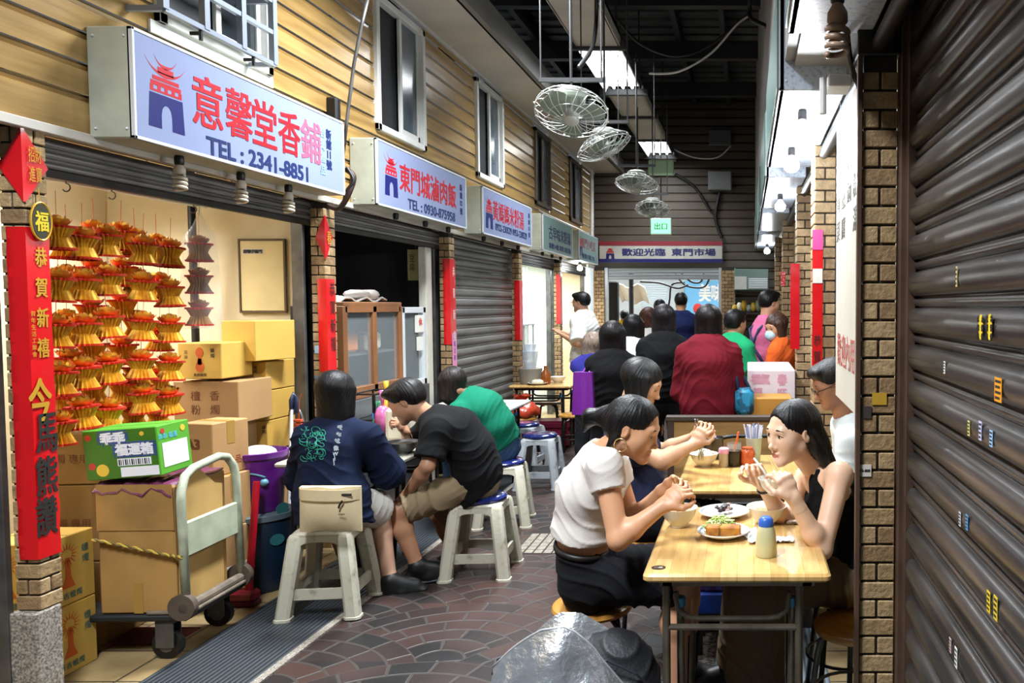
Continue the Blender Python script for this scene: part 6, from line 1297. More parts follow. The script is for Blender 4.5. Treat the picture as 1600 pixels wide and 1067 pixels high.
# ================================================================ RIGHT-HAND STALLS BEYOND
a, c = P(1168, 578, 5.75), P(1233, 622, 5.75); o = thing('counter', 'stall counter front papered with pale pink printed sheets', 'counter', ((a.x + c.x) / 2, 6.0, 0)); b = MB(); b.box(a.x, .36, 5.76, 6.6, .0, a.z, 0, .006); b.build('body', hm('counter_pale', 'c8bcc0', .5), o)
b = MB(); b.box(a.x + .005, .355, 5.752, 5.759, c.z, a.z - .01); b.build('paper_front', hm('pink_sheet', 'cfc2c8', .5, var=.05), o)
b = MB(); Mq = lambda px, py: (lambda p: frame((p.x, 5.7515, p.z), (1, 0, 0), (0, 0, 1)))(P(px, py, 5.75))
text(b, '福氣', .1, Mq(1188, 592), w=.13, h=.07, bold=.003); text(b, '春', .1, Mq(1222, 593), w=.06, h=.08, bold=.003); text(b, '福', .1, Mq(1184, 612), w=.06, h=.06, bold=.002); text(b, '旺', .1, Mq(1222, 614), w=.06, h=.06, bold=.002); b.build('lettering', hm('pink_ink', 'c08a9c', .6), o)
a, c = P(1172, 622, 5.4), P(1238, 651, 5.4); b = MB(); b.box(a.x, c.x, 5.4, 5.7, .42, a.z, 0, .006); tag(b.build('carton', hm('orange_board', 'b07a2a', .6, var=.15), ), 'orange brown board box below the papered counter', 'box')
b = MB(); b.box(a.x, c.x, 5.4, 5.7, 0, .42, 0, .006); tag(b.build('wood_block', hm('orange_board', 'b07a2a')), 'low wooden stand under the orange brown box', 'stand')
# air unit, shelf of goods by the end wall
p0, p1 = P(1147, 420, 13.2), P(1201, 453, 13.2); o = thing('air_conditioner', 'green and white air unit fixed near the end wall', 'air conditioner', p0); b = MB(); b.box(p0.x, p1.x, 13.2, 13.8, p1.z, p0.z, 0, .01); b.build('casing', hm('unit_green', '5d7c72', .4), o)
b = MB(); b.box(p0.x + .01, p0.x + .21, 13.19, 13.2, p1.z + .01, (p0.z + p1.z) / 2 + .05); b.build('panel', m_white, o); b = MB()
for i in range(6): b.box(p0.x + .24, p1.x - .02, 13.185, 13.2, p1.z + .03 + i * .03, p1.z + .045 + i * .03)
b.build('louvre', m_rim, o)
b = MB(); b.box(p0.x, p0.x + .03, 13.75, 14.28, p1.z - .02, p1.z); b.box(p1.x - .03, p1.x, 13.75, 14.28, p1.z - .02, p1.z); b.box(p0.x, p1.x, 13.75, 14.28, p1.z - .05, p1.z - .02); b.build('bracket', m_dsteel, o)
p0, p1 = P(1143, 488, 13.3), P(1200, 492, 13.3); o = thing('wall_shelf', 'dark shelf of goods on the end wall right of the gateway', 'shelf', p0); b = MB(); b.box(p0.x, p1.x, 13.4, YE - .005, p0.z - .04, p0.z, 0, .004); b.build('board', hm('shelf_dark', '2b241f', .6), o)
for i in range(7):
    x = p0.x + .05 + i * .08; c_ = ('c9a82c', 'd8d2b8', 'b98f1c', 'a9b3b0', 'cfae3a', '8a8f7a', 'c29a2a')[i]; b = MB(); b.ball((x, 13.6, p0.z + .07 + .02 * (i % 3)), (.05, .06, .07 + .02 * (i % 3)), 10, 6); tag(b.build('goods_pack', hm('pack_' + c_, c_, .4), smooth=True), '%s pack on the shelf right of the gateway' % ('yellow', 'cream', 'ochre', 'silver', 'pale yellow', 'grey green', 'mustard')[i], 'packet', 'packs on the far shelf')
p0, p1 = P(1146, 536, 13.3), P(1200, 580, 13.3); b = MB(); b.box(p0.x, p1.x + .3, 13.2, YE - .01, 0, p0.z, 0, .01); tag(b.build('counter', hm('far_counter', '3a2f2a', .6)), 'dark counter against the end wall right of the gateway', 'counter')
# ================================================================ BEYOND THE GATEWAY
m_out = hm('outer_wall', 'dfe3e2', .6, var=.1, scale=1)
b = MB(); b.box(-6, 3, 21.0, 21.1, 0, 4.2); b.box(-3.9, -3.8, YE + .2, 21, 0, 4.2); b.box(1.2, 1.3, YE + .2, 21, 0, 4.2); b.box(-4, 1.3, YE + .1, 21.1, 4.2, 4.25); struct('wall_outer', b, m_out)
struct('floor_outer', MB().box(-4, -2.07, YE, 21, -.1, 0), hm('grey_paving', '6f6c68', .5, var=.2))
area('outer_fill', (-1.6, 17.0, 4.1), 3.2, 2.5, 330, (.95, .98, 1));  # added fill light that makes the space behind the gateway bright
for i, x in enumerate((-2.6, -1.5, -.4)):
    b = MB(); b.box(x - .08, x + .08, 15.8, 18.2, 4.08, 4.14); tag(b.build('added_tube_light', m_tube), ('left', 'middle', 'right')[i] + ' added tube light, unseen, brightening the space beyond the gateway', 'ceiling light', 'added lights beyond the gateway')  # added tubes, out of view, standing in for the brightness out there
p0, p1 = P(1075, 438, 20.5), P(1118, 500, 20.5); o = thing('shop_front', 'pale blue shop front with white characters beyond the gateway', 'shop front', (p0.x, 20.5, 0)); b = MB(); b.box(p0.x - .1, p1.x + .2, 20.5, 20.9, 0, p0.z, 0, .02); b.build('panel', hm('front_blue', '6fb0d8', .4, var=.2, scale=1.5), o)
b = MB(); text(b, '美味', .5, frame((p1.x - .12, 20.49, p0.z - .32), (1, 0, 0), (0, 0, 1)), w=.6, h=.45, bold=.01); b.build('lettering', m_pap, o); b = MB(); b.ball((p0.x + .25, 20.49, p1.z + .3), (.12, .02, .14), 12, 8); b.build('red_mark', m_red, o)
p0, p1 = P(1002, 440, 20), P(1024, 500, 20); b = MB()
for i in range(18): z = p0.z - i * .055; b.box(p0.x, p1.x + .3, 20, 20.03, z - .04, z, 0, .004)
tag(b.build('window_blind', hm('blind_grey', 'aab6bd', .4, .3)), 'grey slatted blind on the wall beyond the gateway', 'blind')
b = MB(); b.cyl(P(986, 425, 16.5), (P(986, 425, 16.5).x, 16.5, 0), .05, seg=10); tag(b.build('post', m_black), 'black post standing just beyond the gateway', 'post')
b = MB(); q = P(957, 500, 15.2); b.box(q.x - .12, q.x + .12, 15.1, 15.3, 0, P(957, 440, 15.2).z, 0, .02); tag(b.build('cabinet', m_black), 'tall black cabinet at the left edge of the gateway', 'cabinet')
b = MB(); a = P(962, 446, 17.5); c = P(1008, 474, 17.5); b.sheet([[(a.x + (c.x - a.x) * i / 8, 17.5 + .9 * j / 3, a.z - .12 * j + .05 * math.sin(i * 1.3)) for i in range(9)] for j in range(4)], th=.02); tag(b.build('awning', hm('awning_cream', 'd8d2bc', .6)), 'cream awning over a stall beyond the gateway', 'awning')
b = MB(); b.box(-3.5, -2.0, 17.2, 18.2, 0, .95, 0, .02); tag(b.build('stall_table', hm('stall_cloth', 'c9b3a4', .7, var=.4, scale=6)), 'low stall table beyond the gateway on the left', 'table')
for i, pts in enumerate(([(1000, 440), (1030, 442), (1058, 450), (1075, 445)], [(1063, 425), (1080, 440), (1095, 440), (1100, 425)], [(1055, 428), (1072, 446), (1100, 448), (1110, 430)], [(1040, 500), (1046, 470), (1050, 445), (1070, 441)])):
    cable('power_cable', [P(x, y, 16.2 + .1 * i) for x, y in pts], .02, ('thin black wire slung across the view beyond the gateway', 'small cable coil under the gateway top', 'larger cable coil under the gateway top', 'black wire dropping behind the queue beyond the gateway')[i], m_black)
# ================================================================ PEOPLE: smooth-blended limbs meshed as one continuous surface
V = lambda *a: np.array(a, np.float32)
def nv(a): a = np.asarray(a, np.float32); return a / (np.linalg.norm(a) + 1e-9)
class Sdf:
    def __init__(s): s.p = []
    def rc(s, a, b, ra, rb, k=.02, op=1, cut=None):
        a, b = V(*a), V(*b); r = max(ra, rb); d = b - a; L2 = float(d @ d) + 1e-12
        def f(X, Y, Z):
            x, y, z = X - a[0], Y - a[1], Z - a[2]; t = np.clip((x * d[0] + y * d[1] + z * d[2]) / L2, 0, 1)
            x, y, z = x - t * d[0], y - t * d[1], z - t * d[2]
            return np.sqrt(x * x + y * y + z * z) - (ra + (rb - ra) * t)
        s.p.append((f, np.minimum(a, b) - r, np.maximum(a, b) + r, k, op, cut)); return s
    def sp(s, c, r, k=.02, op=1): return s.rc(c, c, r, r, k, op)
    def el(s, c, r, M=None, k=.02, op=1, cut=None):
        c, r = V(*c), V(*r); M = np.eye(3, dtype=np.float32) if M is None else np.asarray(M, np.float32); e = np.sqrt(((M * r) ** 2).sum(1)); m = float(r.min())   # columns of M are the axes
        def f(X, Y, Z):
            x, y, z = X - c[0], Y - c[1], Z - c[2]
            q = [(x * M[0, i] + y * M[1, i] + z * M[2, i]) / r[i] for i in range(3)]
            k0 = np.sqrt(q[0] ** 2 + q[1] ** 2 + q[2] ** 2); k1 = np.sqrt((q[0] / r[0]) ** 2 + (q[1] / r[1]) ** 2 + (q[2] / r[2]) ** 2) + 1e-6
            return k0 * (k0 - 1) / k1
        s.p.append((f, c - e, c + e, k, op, cut)); return s
    def ec(s, a, b, lat, wa, da, wb, db, k=.03, op=1, cut=None):
        a, b = V(*a), V(*b); d = b - a; L = float(np.linalg.norm(d)) + 1e-6; n = d / L; lat = np.asarray(lat, np.float32); lat = nv(lat - n * (lat @ n)); fr = np.cross(n, lat); r = max(wa, wb, da, db)
        def f(X, Y, Z):
            x, y, z = X - a[0], Y - a[1], Z - a[2]; h = x * n[0] + y * n[1] + z * n[2]; t = np.clip(h / L, 0, 1); e = h - t * L
            u = x * lat[0] + y * lat[1] + z * lat[2]; v = x * fr[0] + y * fr[1] + z * fr[2]
            w_ = wa + (wb - wa) * t; q = da + (db - da) * t; m = np.minimum(w_, q)
            k0 = np.sqrt((u / w_) ** 2 + (v / q) ** 2 + (e / m) ** 2); k1 = np.sqrt((u / w_ ** 2) ** 2 + (v / q ** 2) ** 2 + (e / m ** 2) ** 2) + 1e-6
            return k0 * (k0 - 1) / k1
        s.p.append((f, np.minimum(a, b) - r, np.maximum(a, b) + r, k, op, cut)); return s
    def mesh(s, h, cut=None):
        pos = [q for q in s.p if q[4] > 0]; lo = np.min([q[1] for q in pos], 0) - 3 * h; hi = np.max([q[2] for q in pos], 0) + 3 * h
        n = np.ceil((hi - lo) / h).astype(int) + 1; D = np.full(n, 1.0, np.float32); ax = [lo[i] + h * np.arange(n[i], dtype=np.float32) for i in range(3)]
        for f, a, b, k, op, ct in s.p:
            i0 = np.maximum(0, np.floor((a - k - 2 * h - lo) / h).astype(int)); i1 = np.minimum(n, np.ceil((b + k + 2 * h - lo) / h).astype(int) + 1)
            if (i1 <= i0).any(): continue
            X, Y, Z = ax[0][i0[0]:i1[0], None, None], ax[1][None, i0[1]:i1[1], None], ax[2][None, None, i0[2]:i1[2]]
            d = f(X, Y, Z)
            if ct is not None:
                for P_, N_ in (ct if isinstance(ct, list) else [ct]): d = np.maximum(d, (X - P_[0]) * N_[0] + (Y - P_[1]) * N_[1] + (Z - P_[2]) * N_[2])
            S_ = D[i0[0]:i1[0], i0[1]:i1[1], i0[2]:i1[2]]
            if op < 0: d = -d; g = np.maximum(k - np.abs(S_ - d), 0) / k; S_[...] = np.maximum(S_, d) + g * g * k / 4
            else: g = np.maximum(k - np.abs(S_ - d), 0) / k; S_[...] = np.minimum(S_, d) - g * g * k / 4
        if cut is not None:
            X, Y, Z = ax[0][:, None, None], ax[1][None, :, None], ax[2][None, None, :]
            for P_, N_ in cut: D = np.maximum(D, (X - P_[0]) * N_[0] + (Y - P_[1]) * N_[1] + (Z - P_[2]) * N_[2])
        return nets(D, lo, h)
def nets(D, lo, h):
    I = D < 0; a = I[:-1] ; c8 = np.zeros(np.array(D.shape) - 1, np.uint8)
    for i in (0, 1):
        for j in (0, 1):
            for k in (0, 1): c8 += I[i:D.shape[0] - 1 + i, j:D.shape[1] - 1 + j, k:D.shape[2] - 1 + k]
    act = (c8 > 0) & (c8 < 8); idx = np.argwhere(act); N = len(idx)
    if N == 0: return np.zeros((0, 3), np.float32), np.zeros((0, 4), np.int64)
    ids = np.full(act.shape, -1, np.int64); ids[act] = np.arange(N); acc = np.zeros((N, 3), np.float32); cnt = np.zeros(N, np.float32)
    ix, iy, iz = idx.T; corner = {}
    for c in np.ndindex(2, 2, 2): corner[c] = D[ix + c[0], iy + c[1], iz + c[2]]
    for axn in range(3):
        for u in (0, 1):
            for w_ in (0, 1):
                c0 = [0, 0, 0]; o = [q for q in range(3) if q != axn]; c0[o[0]] = u; c0[o[1]] = w_; c1 = list(c0); c1[axn] = 1
                d0, d1 = corner[tuple(c0)], corner[tuple(c1)]; m = (d0 < 0) != (d1 < 0); t = np.where(m, d0 / (d0 - d1 + 1e-12), 0); pt = np.zeros((N, 3), np.float32); pt[:, o[0]] = u; pt[:, o[1]] = w_; pt[:, axn] = t
                acc[m] += pt[m]; cnt[m] += 1
    v = lo + h * (idx + acc / cnt[:, None]); F_ = []
    for axn in range(3):
        o = [(axn + 1) % 3, (axn + 2) % 3]; s0 = [slice(None)] * 3; s1 = [slice(None)] * 3; s0[axn] = slice(None, -1); s1[axn] = slice(1, None)
        df = I[tuple(s0)] != I[tuple(s1)]; e = np.argwhere(df); e = e[(e[:, o[0]] > 0) & (e[:, o[1]] > 0)]
        if not len(e): continue
        q = []
        for du, dw in ((-1, -1), (0, -1), (0, 0), (-1, 0)): g = e.copy(); g[:, o[0]] += du; g[:, o[1]] += dw; q.append(g)
        ok = np.ones(len(e), bool)
        for g in q: ok &= (g < np.array(ids.shape)).all(1)
        q = [g[ok] for g in q]; e = e[ok]; f = np.stack([ids[g[:, 0], g[:, 1], g[:, 2]] for g in q], 1); fl = I[e[:, 0], e[:, 1], e[:, 2]]; f[~fl] = f[~fl][:, ::-1]; F_.append(f[(f >= 0).all(1)])
    return v.astype(np.float32), np.concatenate(F_)
def vnorm(v, f):
    n = np.cross(v[f[:, 2]] - v[f[:, 0]], v[f[:, 3]] - v[f[:, 1]]); o = np.zeros_like(v)
    for i in range(4): np.add.at(o, f[:, i], n)
    return o / (np.linalg.norm(o, axis=1, keepdims=True) + 1e-9)
def folds(v, amp, fr=42, seed=0, dirv=(.3, .2, 1)):
    x, y, z = v.T; s = seed * 1.7
    w1 = np.sin(x * 17 + s) + np.sin(y * 19 + 1.3 * s) + np.sin(z * 13 + .7 * s)
    d = dirv[0] * x + dirv[1] * y + dirv[2] * z
    a = np.sin(d * fr + 1.6 * w1 + s); b = np.sin((x * .8 - z * .5 + y * .6) * fr * 1.35 + 1.9 * np.sin(z * 16 + s) + 1.2 * w1)
    m = .5 + .5 * np.sin(x * 9 + y * 7 + z * 8 + s)
    return amp * ((1 - np.abs(a)) ** 2 * m * 1.3 + .6 * (1 - np.abs(b)) ** 2 * (1 - m) - .35)
def to_obj(name, parts, parent, smooth=True):
    """parts: [(verts, faces, material, material index per face or None)] joined into one mesh"""
    mats = []; vs = []; fs = []; mi = []; off = 0
    for v, f, m in parts:
        if m not in mats: mats.append(m)
        vs.append(np.asarray(v, np.float32)); fs += [tuple(int(i) + off for i in q) for q in f]; mi += [mats.index(m)] * len(f); off += len(v)
    me = bpy.data.meshes.new(name); o = ORG.get(parent.name, Vector((0, 0, 0))); vv = np.concatenate(vs) - np.array(o, np.float32)
    me.from_pydata(vv.tolist(), [], fs)
    for m in mats: me.materials.append(m)
    me.polygons.foreach_set('material_index', mi); me.polygons.foreach_set('use_smooth', [smooth] * len(fs)); me.update()
    ob = bpy.data.objects.new(name, me); C.objects.link(ob); ob.parent = parent; ORG[ob.name] = o; return ob
def mbpart(b, m): return (np.array([tuple(v) for v in b.v], np.float32), b.f, m)
def ik(a, b, l1, l2, pole):
    a, b = V(*a), V(*b); d = b - a; L = min(float(np.linalg.norm(d)), (l1 + l2) * .999); n = nv(d); x = (l1 * l1 - l2 * l2 + L * L) / (2 * L); h = math.sqrt(max(0, l1 * l1 - x * x)); p = np.asarray(pole, np.float32); p = nv(p - n * (p @ n)); return a + n * x + p * h
SK = {}
def skin(c): return hm('skin_' + c, c, .48, sss=.12, var=.08, scale=12)
m_eye = hm('eye_white', 'd9d4cc', .2); m_iris = hm('eye_dark', '1c110c', .15, spec=.8); m_hairk = None
def hair_mat(c, c2):
    return hm('hair_' + c, c, .45, scale=9, col2=c2, stretch=(9, 9, 1.2), bump=.22, bscale=20, spec=.28)
def cloth(c, rough=.9, **k): return hm('cloth_' + c, c, rough, bump=.12, bscale=180, spec=.2, **k)
def hframe(hd, face, roll=0):
    f = nv(face); up = V(0, 0, 1); r = nv(np.cross(f, up)); u = np.cross(r, f)
    if roll: r, u = r * math.cos(roll) + u * math.sin(roll), u * math.cos(roll) - r * math.sin(roll)
    return np.stack([r, f, u], 1).astype(np.float32)       # columns: right, front, up
def head_sdf(S, hd, M, s, nk, female=True, ear=True, sock=True):
    T = lambda x, y, z: hd + M @ V(x * s, y * s, z * s)
    jw = .92 if female else 1.06
    S.el(T(0, -.014, .033), (.074 * s, .094 * s, .082 * s), M, k=.02); S.el(T(0, .028, -.022), (.061 * s * jw, .060 * s, .082 * s), M, k=.03)
    for sx in (-1, 1):
        S.rc(T(sx * .042 * jw, .005, -.058), T(sx * .012, .069, -.093), .026 * s, .019 * s, k=.03); S.el(T(sx * .035, .054, -.026), (.021 * s, .017 * s, .024 * s), M, k=.045)
    S.el(T(0, .077, -.097), (.017 * s, .014 * s, .014 * s), M, k=.02)
    S.rc(T(-.034, .073, .020), T(.034, .073, .020), .012 * s, .012 * s, k=.02)
    if sock:
        for sx in (-1, 1): S.el(T(sx * .031, .099, .0), (.017 * s, .017 * s, .010 * s), M, k=.014, op=-1)
    S.rc(T(0, .081, .006), T(0, .0985, -.033), .0058 * s, .0082 * s, k=.016); S.sp(T(0, .1025, -.0355), .0088 * s, k=.010)
    for sx in (-1, 1): S.sp(T(sx * .0105, .0900, -.041), .0066 * s, k=.010)
    S.el(T(0, .0845, -.0625), (.021 * s, .009 * s, .0058 * s), M, k=.008); S.el(T(0, .0835, -.0735), (.018 * s, .009 * s, .0062 * s), M, k=.008)
    S.rc(T(-.018, .0965, -.068), T(.018, .0965, -.068), .0018 * s, .0018 * s, k=.004, op=-1)
    if ear:
        for sx in (-1, 1):
            S.el(T(sx * .073, -.010, -.008), (.008 * s, .016 * s, .028 * s), M, k=.008); S.el(T(sx * .083, -.007, -.006), (.0065 * s, .009 * s, .018 * s), M, k=.005, op=-1)
    S.rc(T(0, -.022, -.055), nk, .050 * s if female else .058 * s, .052 * s if female else .062 * s, k=.03)
    return T
def face_bits(T, M, s, hd, v, f, sk, lip, look=(0, 1, 0), openy=.0065, glasses=None, brow='17110e', parts=None):
    """eyes, lids' edge and brows as extra geometry of the same mesh; lips as a material on the skin's own faces"""
    for sx in (-1, 1):
        b = MB(); e = T(sx * .031, .0690, .0); b.ball(e, .0140 * s, 14, 10); parts.append(mbpart(b, m_eye))
        g = nv(np.array(M @ V(sx * .05 + look[0], 1, look[2] * 1.0))); b = MB(); b.ball(e + g * .0080 * s, .0080 * s, 12, 8); parts.append(mbpart(b, m_iris))
        b = MB(); b.tube([T(sx * (.031 + .0155 * q), .0835 - .006 * q * q, openy * (1 - q * q) + .0005 + .002 * max(0, q)) for q in np.linspace(-1, 1, 9)], [.0008 * s, .0014 * s, .0017 * s, .0019 * s, .002 * s, .002 * s, .002 * s, .0018 * s, .001 * s], 6); parts.append(mbpart(b, m_iris))
        b = MB(); b.tube([T(sx * (.031 + .0155 * q), .0825 - .006 * q * q, openy * (1 - q * q) + .0038) for q in np.linspace(-1, 1, 7)], .0032 * s, 6); parts.append(mbpart(b, sk))
        if openy < .004: b = MB(); b.ball(e + M @ V(0, .0012, .0045) * s, .0142 * s, 14, 10); parts.append(mbpart(b, sk))
        b = MB(); b.tube([T(sx * (.031 + .0145 * q), .0815 - .006 * q * q, -.0065 * (1 - q * q) - .003) for q in np.linspace(-1, 1, 7)], .0017 * s, 6); parts.append(mbpart(b, sk))
        b = MB(); b.tube([T(sx * (.030 + .020 * q), .0865 - .010 * max(0, q) ** 2 - .002, .0235 + .003 * (1 - q * q) - .002 * max(0, q)) for q in np.linspace(-1, 1, 9)], [.0015 * s, .003 * s, .004 * s, .0042 * s, .004 * s, .0036 * s, .003 * s, .002 * s, .001 * s], 6); parts.append(mbpart(b, hm('brow_' + brow, brow, .8)))
    L = (v - hd) @ M / s; lm = (np.abs(L[:, 0]) < .020) & (L[:, 2] > -.0775) & (L[:, 2] < -.0595 - .12 * np.abs(L[:, 0])) & (L[:, 1] > .0875 - 18 * L[:, 0] ** 2)
    fm = lm[f].all(1); return (v, f[~fm], sk), (v, f[fm], lip)
def hand_sdf(S, wr, d, n, side, curl=(.5, .55, .6, .65), s=1.0, thumb=.5, spread=.10, elb=None):
    """d: direction of the fingers, n: outward from the palm, side: +1/-1 puts the thumb on +-(n x d)"""
    d = nv(d); n = nv(np.asarray(n, np.float32) - d * (np.asarray(n, np.float32) @ d)); l = np.cross(n, d) * side; wr = V(*wr)
    if elb is not None: S.rc(wr + nv(V(*elb) - wr) * .05, wr, .029 * s, .025 * s, k=.02)
    S.ec(wr, wr + d * .045 * s, l, .026 * s, .016 * s, .034 * s, .014 * s, k=.02); S.ec(wr + d * .045 * s, wr + d * .078 * s, l, .034 * s, .013 * s, .037 * s, .011 * s, k=.015)
    for i, (o, ln, r) in enumerate(((.029, .072, .0083), (.010, .080, .0087), (-.009, .075, .0083), (-.027, .060, .0074))):
        p = wr + d * (.082 - .004 * abs(i - 1)) * s + l * o * s; a = 0; q = nv(d + l * spread * (1.2 - .8 * i)); pr = p; c = curl[i]
        for j, (fr, cj) in enumerate(((.46, c), (.30, c * 1.15), (.24, c * .8))):
            a += cj; q2 = q * math.cos(a) + n * math.sin(a); p2 = pr + q2 * ln * fr * s; S.rc(pr, p2, (r - .0007 * j) * s, (r - .0007 * (j + 1)) * s, k=.004 if j else .009); pr = p2
    b = wr + d * .022 * s + l * .024 * s; t1 = b + nv(l * .85 + d * .75 + n * .35) * .042 * s; t2 = t1 + nv(l * (.35 - thumb * .5) + d * 1.0 + n * (.25 + thumb * .8)) * .032 * s; t3 = t2 + nv(-l * (.1 + thumb * .4) + d * .9 + n * (.2 + thumb * .7)) * .026 * s
    S.rc(b, t1, .0155 * s, .0115 * s, k=.016); S.rc(t1, t2, .0108 * s, .0092 * s, k=.004); S.rc(t2, t3, .0092 * s, .0075 * s, k=.004)
    return t3
def tint_hair(S, T, M, s, hd, style, down=None, L=.12):
    tk = .0055 * (style == 'tied'); S.el(T(0, -.020 + tk * .9, .036 - tk * .27), ((.085 - tk) * s, (.106 - tk) * s, (.087 - tk * .4) * s), M, k=.02)
    if style == 'short':
        S.el(T(0, -.055, .005), (.080 * s, .062 * s, .075 * s), M, k=.03); S.el(T(0, .055, .088), (.06 * s, .04 * s, .026 * s), M, k=.03)
        S.el(T(0, .09, -.035), (.090 * s, .085 * s, .095 * s), M, k=.015, op=-1); S.el(T(0, -.05, -.115), (.09 * s, .09 * s, .06 * s), M, k=.02, op=-1)
        for sx in (-1, 1): S.el(T(sx * .09, .02, -.035), (.03 * s, .05 * s, .05 * s), M, k=.012, op=-1)
    elif style == 'tied':
        S.el(T(0, -.05, .0), (.080 * s, .070 * s, .075 * s), M, k=.03)
        S.el(T(0, .122, -.022), (.078 * s, .094 * s, .114 * s), M, k=.014, op=-1)
        for sx in (-1, 1): S.el(T(sx * .088, .012, -.040), (.03 * s, .055 * s, .055 * s), M, k=.015, op=-1)
        S.el(T(0, -.05, -.13), (.09 * s, .09 * s, .05 * s), M, k=.02, op=-1)
    else:
        dn = V(0, 0, -1) if down is None else nv(down); a = T(0, -.035, .02); e = a + dn * L * s
        S.ec(a, e, M[:, 0], .093 * s, .078 * s, .090 * s if L < .22 else .10 * s, .06 * s if L < .22 else .04 * s, k=.03)
        for sx in (-1, 1): S.ec(T(sx * .072, .012, .03), T(sx * .080, .004, .0) + dn * min(L, .15) * .75 * s, M[:, 1], .035 * s, .022 * s, .034 * s, .016 * s, k=.025)
        S.el(T(0, .115, -.048), (.064 * s, .088 * s, .102 * s), M, k=.018, op=-1)
    return S
def person(label, rig, sk='c08a62', hairc=('0d0b0b', '241f1e'), style='bob', hl=.13, female=True, s=1.0, b=1.0, top=None, bottom=None, shoe='111112', res=.007, hres=.0034, fingers=True, look=(0, 1, 0), face=True, hunch=.03, hair_down=None, extra=None, lipc='a8564a', roll=0, openy=.0065, foot=True, hairfn=None, noears=False):
    """rig: world points pel, nk, hd, sh/el/wr/hp/kn/an/toe for L and R, face direction, lat (towards the person's left)"""
    r = {k: (nv(v) if k == 'face' else V(*v)) for k, v in rig.items() if not isinstance(v, dict)}; M = hframe(r['hd'], r['face'], roll); hd = r['hd']; lat = r['lat']
    base = Vector((float(r['pel'][0]), float(r['pel'][1]), 0)); o = thing('person', label, 'person', base); skm = skin(sk)
    sp = r['nk'] - r['pel']; Ls = float(np.linalg.norm(sp)); up = nv(sp); fr = nv(np.cross(lat, up))
    at = lambda t: r['pel'] + sp * t - fr * hunch * math.sin(math.pi * t)
    r['fr'] = fr; r['at'] = at; r['up'] = up; r['M'] = M; r['Ls'] = Ls; fw = .95 if female else 1.05
    S = Sdf()                                           # ---- body
    tor = [(-.06, .145, .092), (.08, .148, .094), (.36, .128 * fw, .090), (.68, .148 * fw, .105), (.90, .125 * fw, .075)]
    for (t0, w0, d0), (t1, w1, d1) in zip(tor[:-1], tor[1:]): S.ec(at(t0), at(t1), lat, w0 * b, d0 * b, w1 * b, d1 * b, k=.04)
    for q in 'LR':
        S.rc(r['nk'] - up * .02, r['sh' + q], .045, .046, k=.04); S.rc(r['sh' + q], r['el' + q], .046 * b, .037 * b, k=.03); mid = r['el' + q] * .7 + r['wr' + q] * .3; S.rc(r['el' + q], mid, .036 * b, .037 * b, k=.02); S.rc(mid, r['wr' + q], .037 * b, .0245, k=.02)
        S.rc(r['hp' + q], r['kn' + q], .070 * b, .053 * b, k=.04); mid = r['kn' + q] * .68 + r['an' + q] * .32; bk = nv(r['an' + q] - r['kn' + q]); cf = mid - (r['toe' + q] - r['an' + q]) * .12
        S.rc(r['kn' + q], cf, .050 * b, .052 * b, k=.03); S.rc(cf, r['an' + q], .052 * b, .034, k=.03); S.rc(r['an' + q], r['toe' + q], .034, .024, k=.03)
    S.rc(r['nk'] - up * .03, r['nk'], .055, .05, k=.03)
    parts = []
    if not fingers:
        for q in 'LR': S.ec(r['wr' + q], r['wr' + q] + nv(r['wr' + q] - r['el' + q]) * .13, lat, .024, .02, .03, .015, k=.02)
    v, f = S.mesh(res); parts.append((v, f, skm))
    Hs = Sdf(); T = head_sdf(Hs, hd, M, s, r['nk'], female, not noears, face); v, f = Hs.mesh(hres if face else .006)
    if face: parts += list(face_bits(T, M, s, hd, v, f, skm, hm('lip_' + lipc, lipc, .4), look, openy, parts=parts))
    else: parts.append((v, f, skm))
    if fingers:
        for q in 'LR':
            hsp = rig.get('hand' + q)
            if isinstance(hsp, dict):
                G = Sdf(); hand_sdf(G, r['wr' + q], side=1 if q == 'R' else -1, elb=r['el' + q], **hsp); v, f = G.mesh(.003 if face else .005); parts.append((v, f, skm))
    body = to_obj('body', parts, o)
    Hr = Sdf()
    if hairfn: hairfn(Hr, T, M, s, hd, r)
    else: tint_hair(Hr, T, M, s, hd, style, hair_down, hl)
    if Hr.p:
        v, f = Hr.mesh(hres * 1.25 if face else .006); n = vnorm(v, f); Lh = (v - hd) @ M; az = np.arctan2(Lh[:, 0], Lh[:, 1] + .02)
        v = v + n * (.0007 * np.sin(az * 23 + 4 * np.sin(az * 5 + v[:, 2] * 9)) + .0006 * np.sin(az * 57 + v[:, 2] * 20 + 3 * np.sin(az * 9)))[:, None]
        to_obj('hair', [(v, f, hair_mat(*hairc))], o)
    if top: top(o, r, S, b, fw)
    if bottom: bottom(o, r, b, fw)
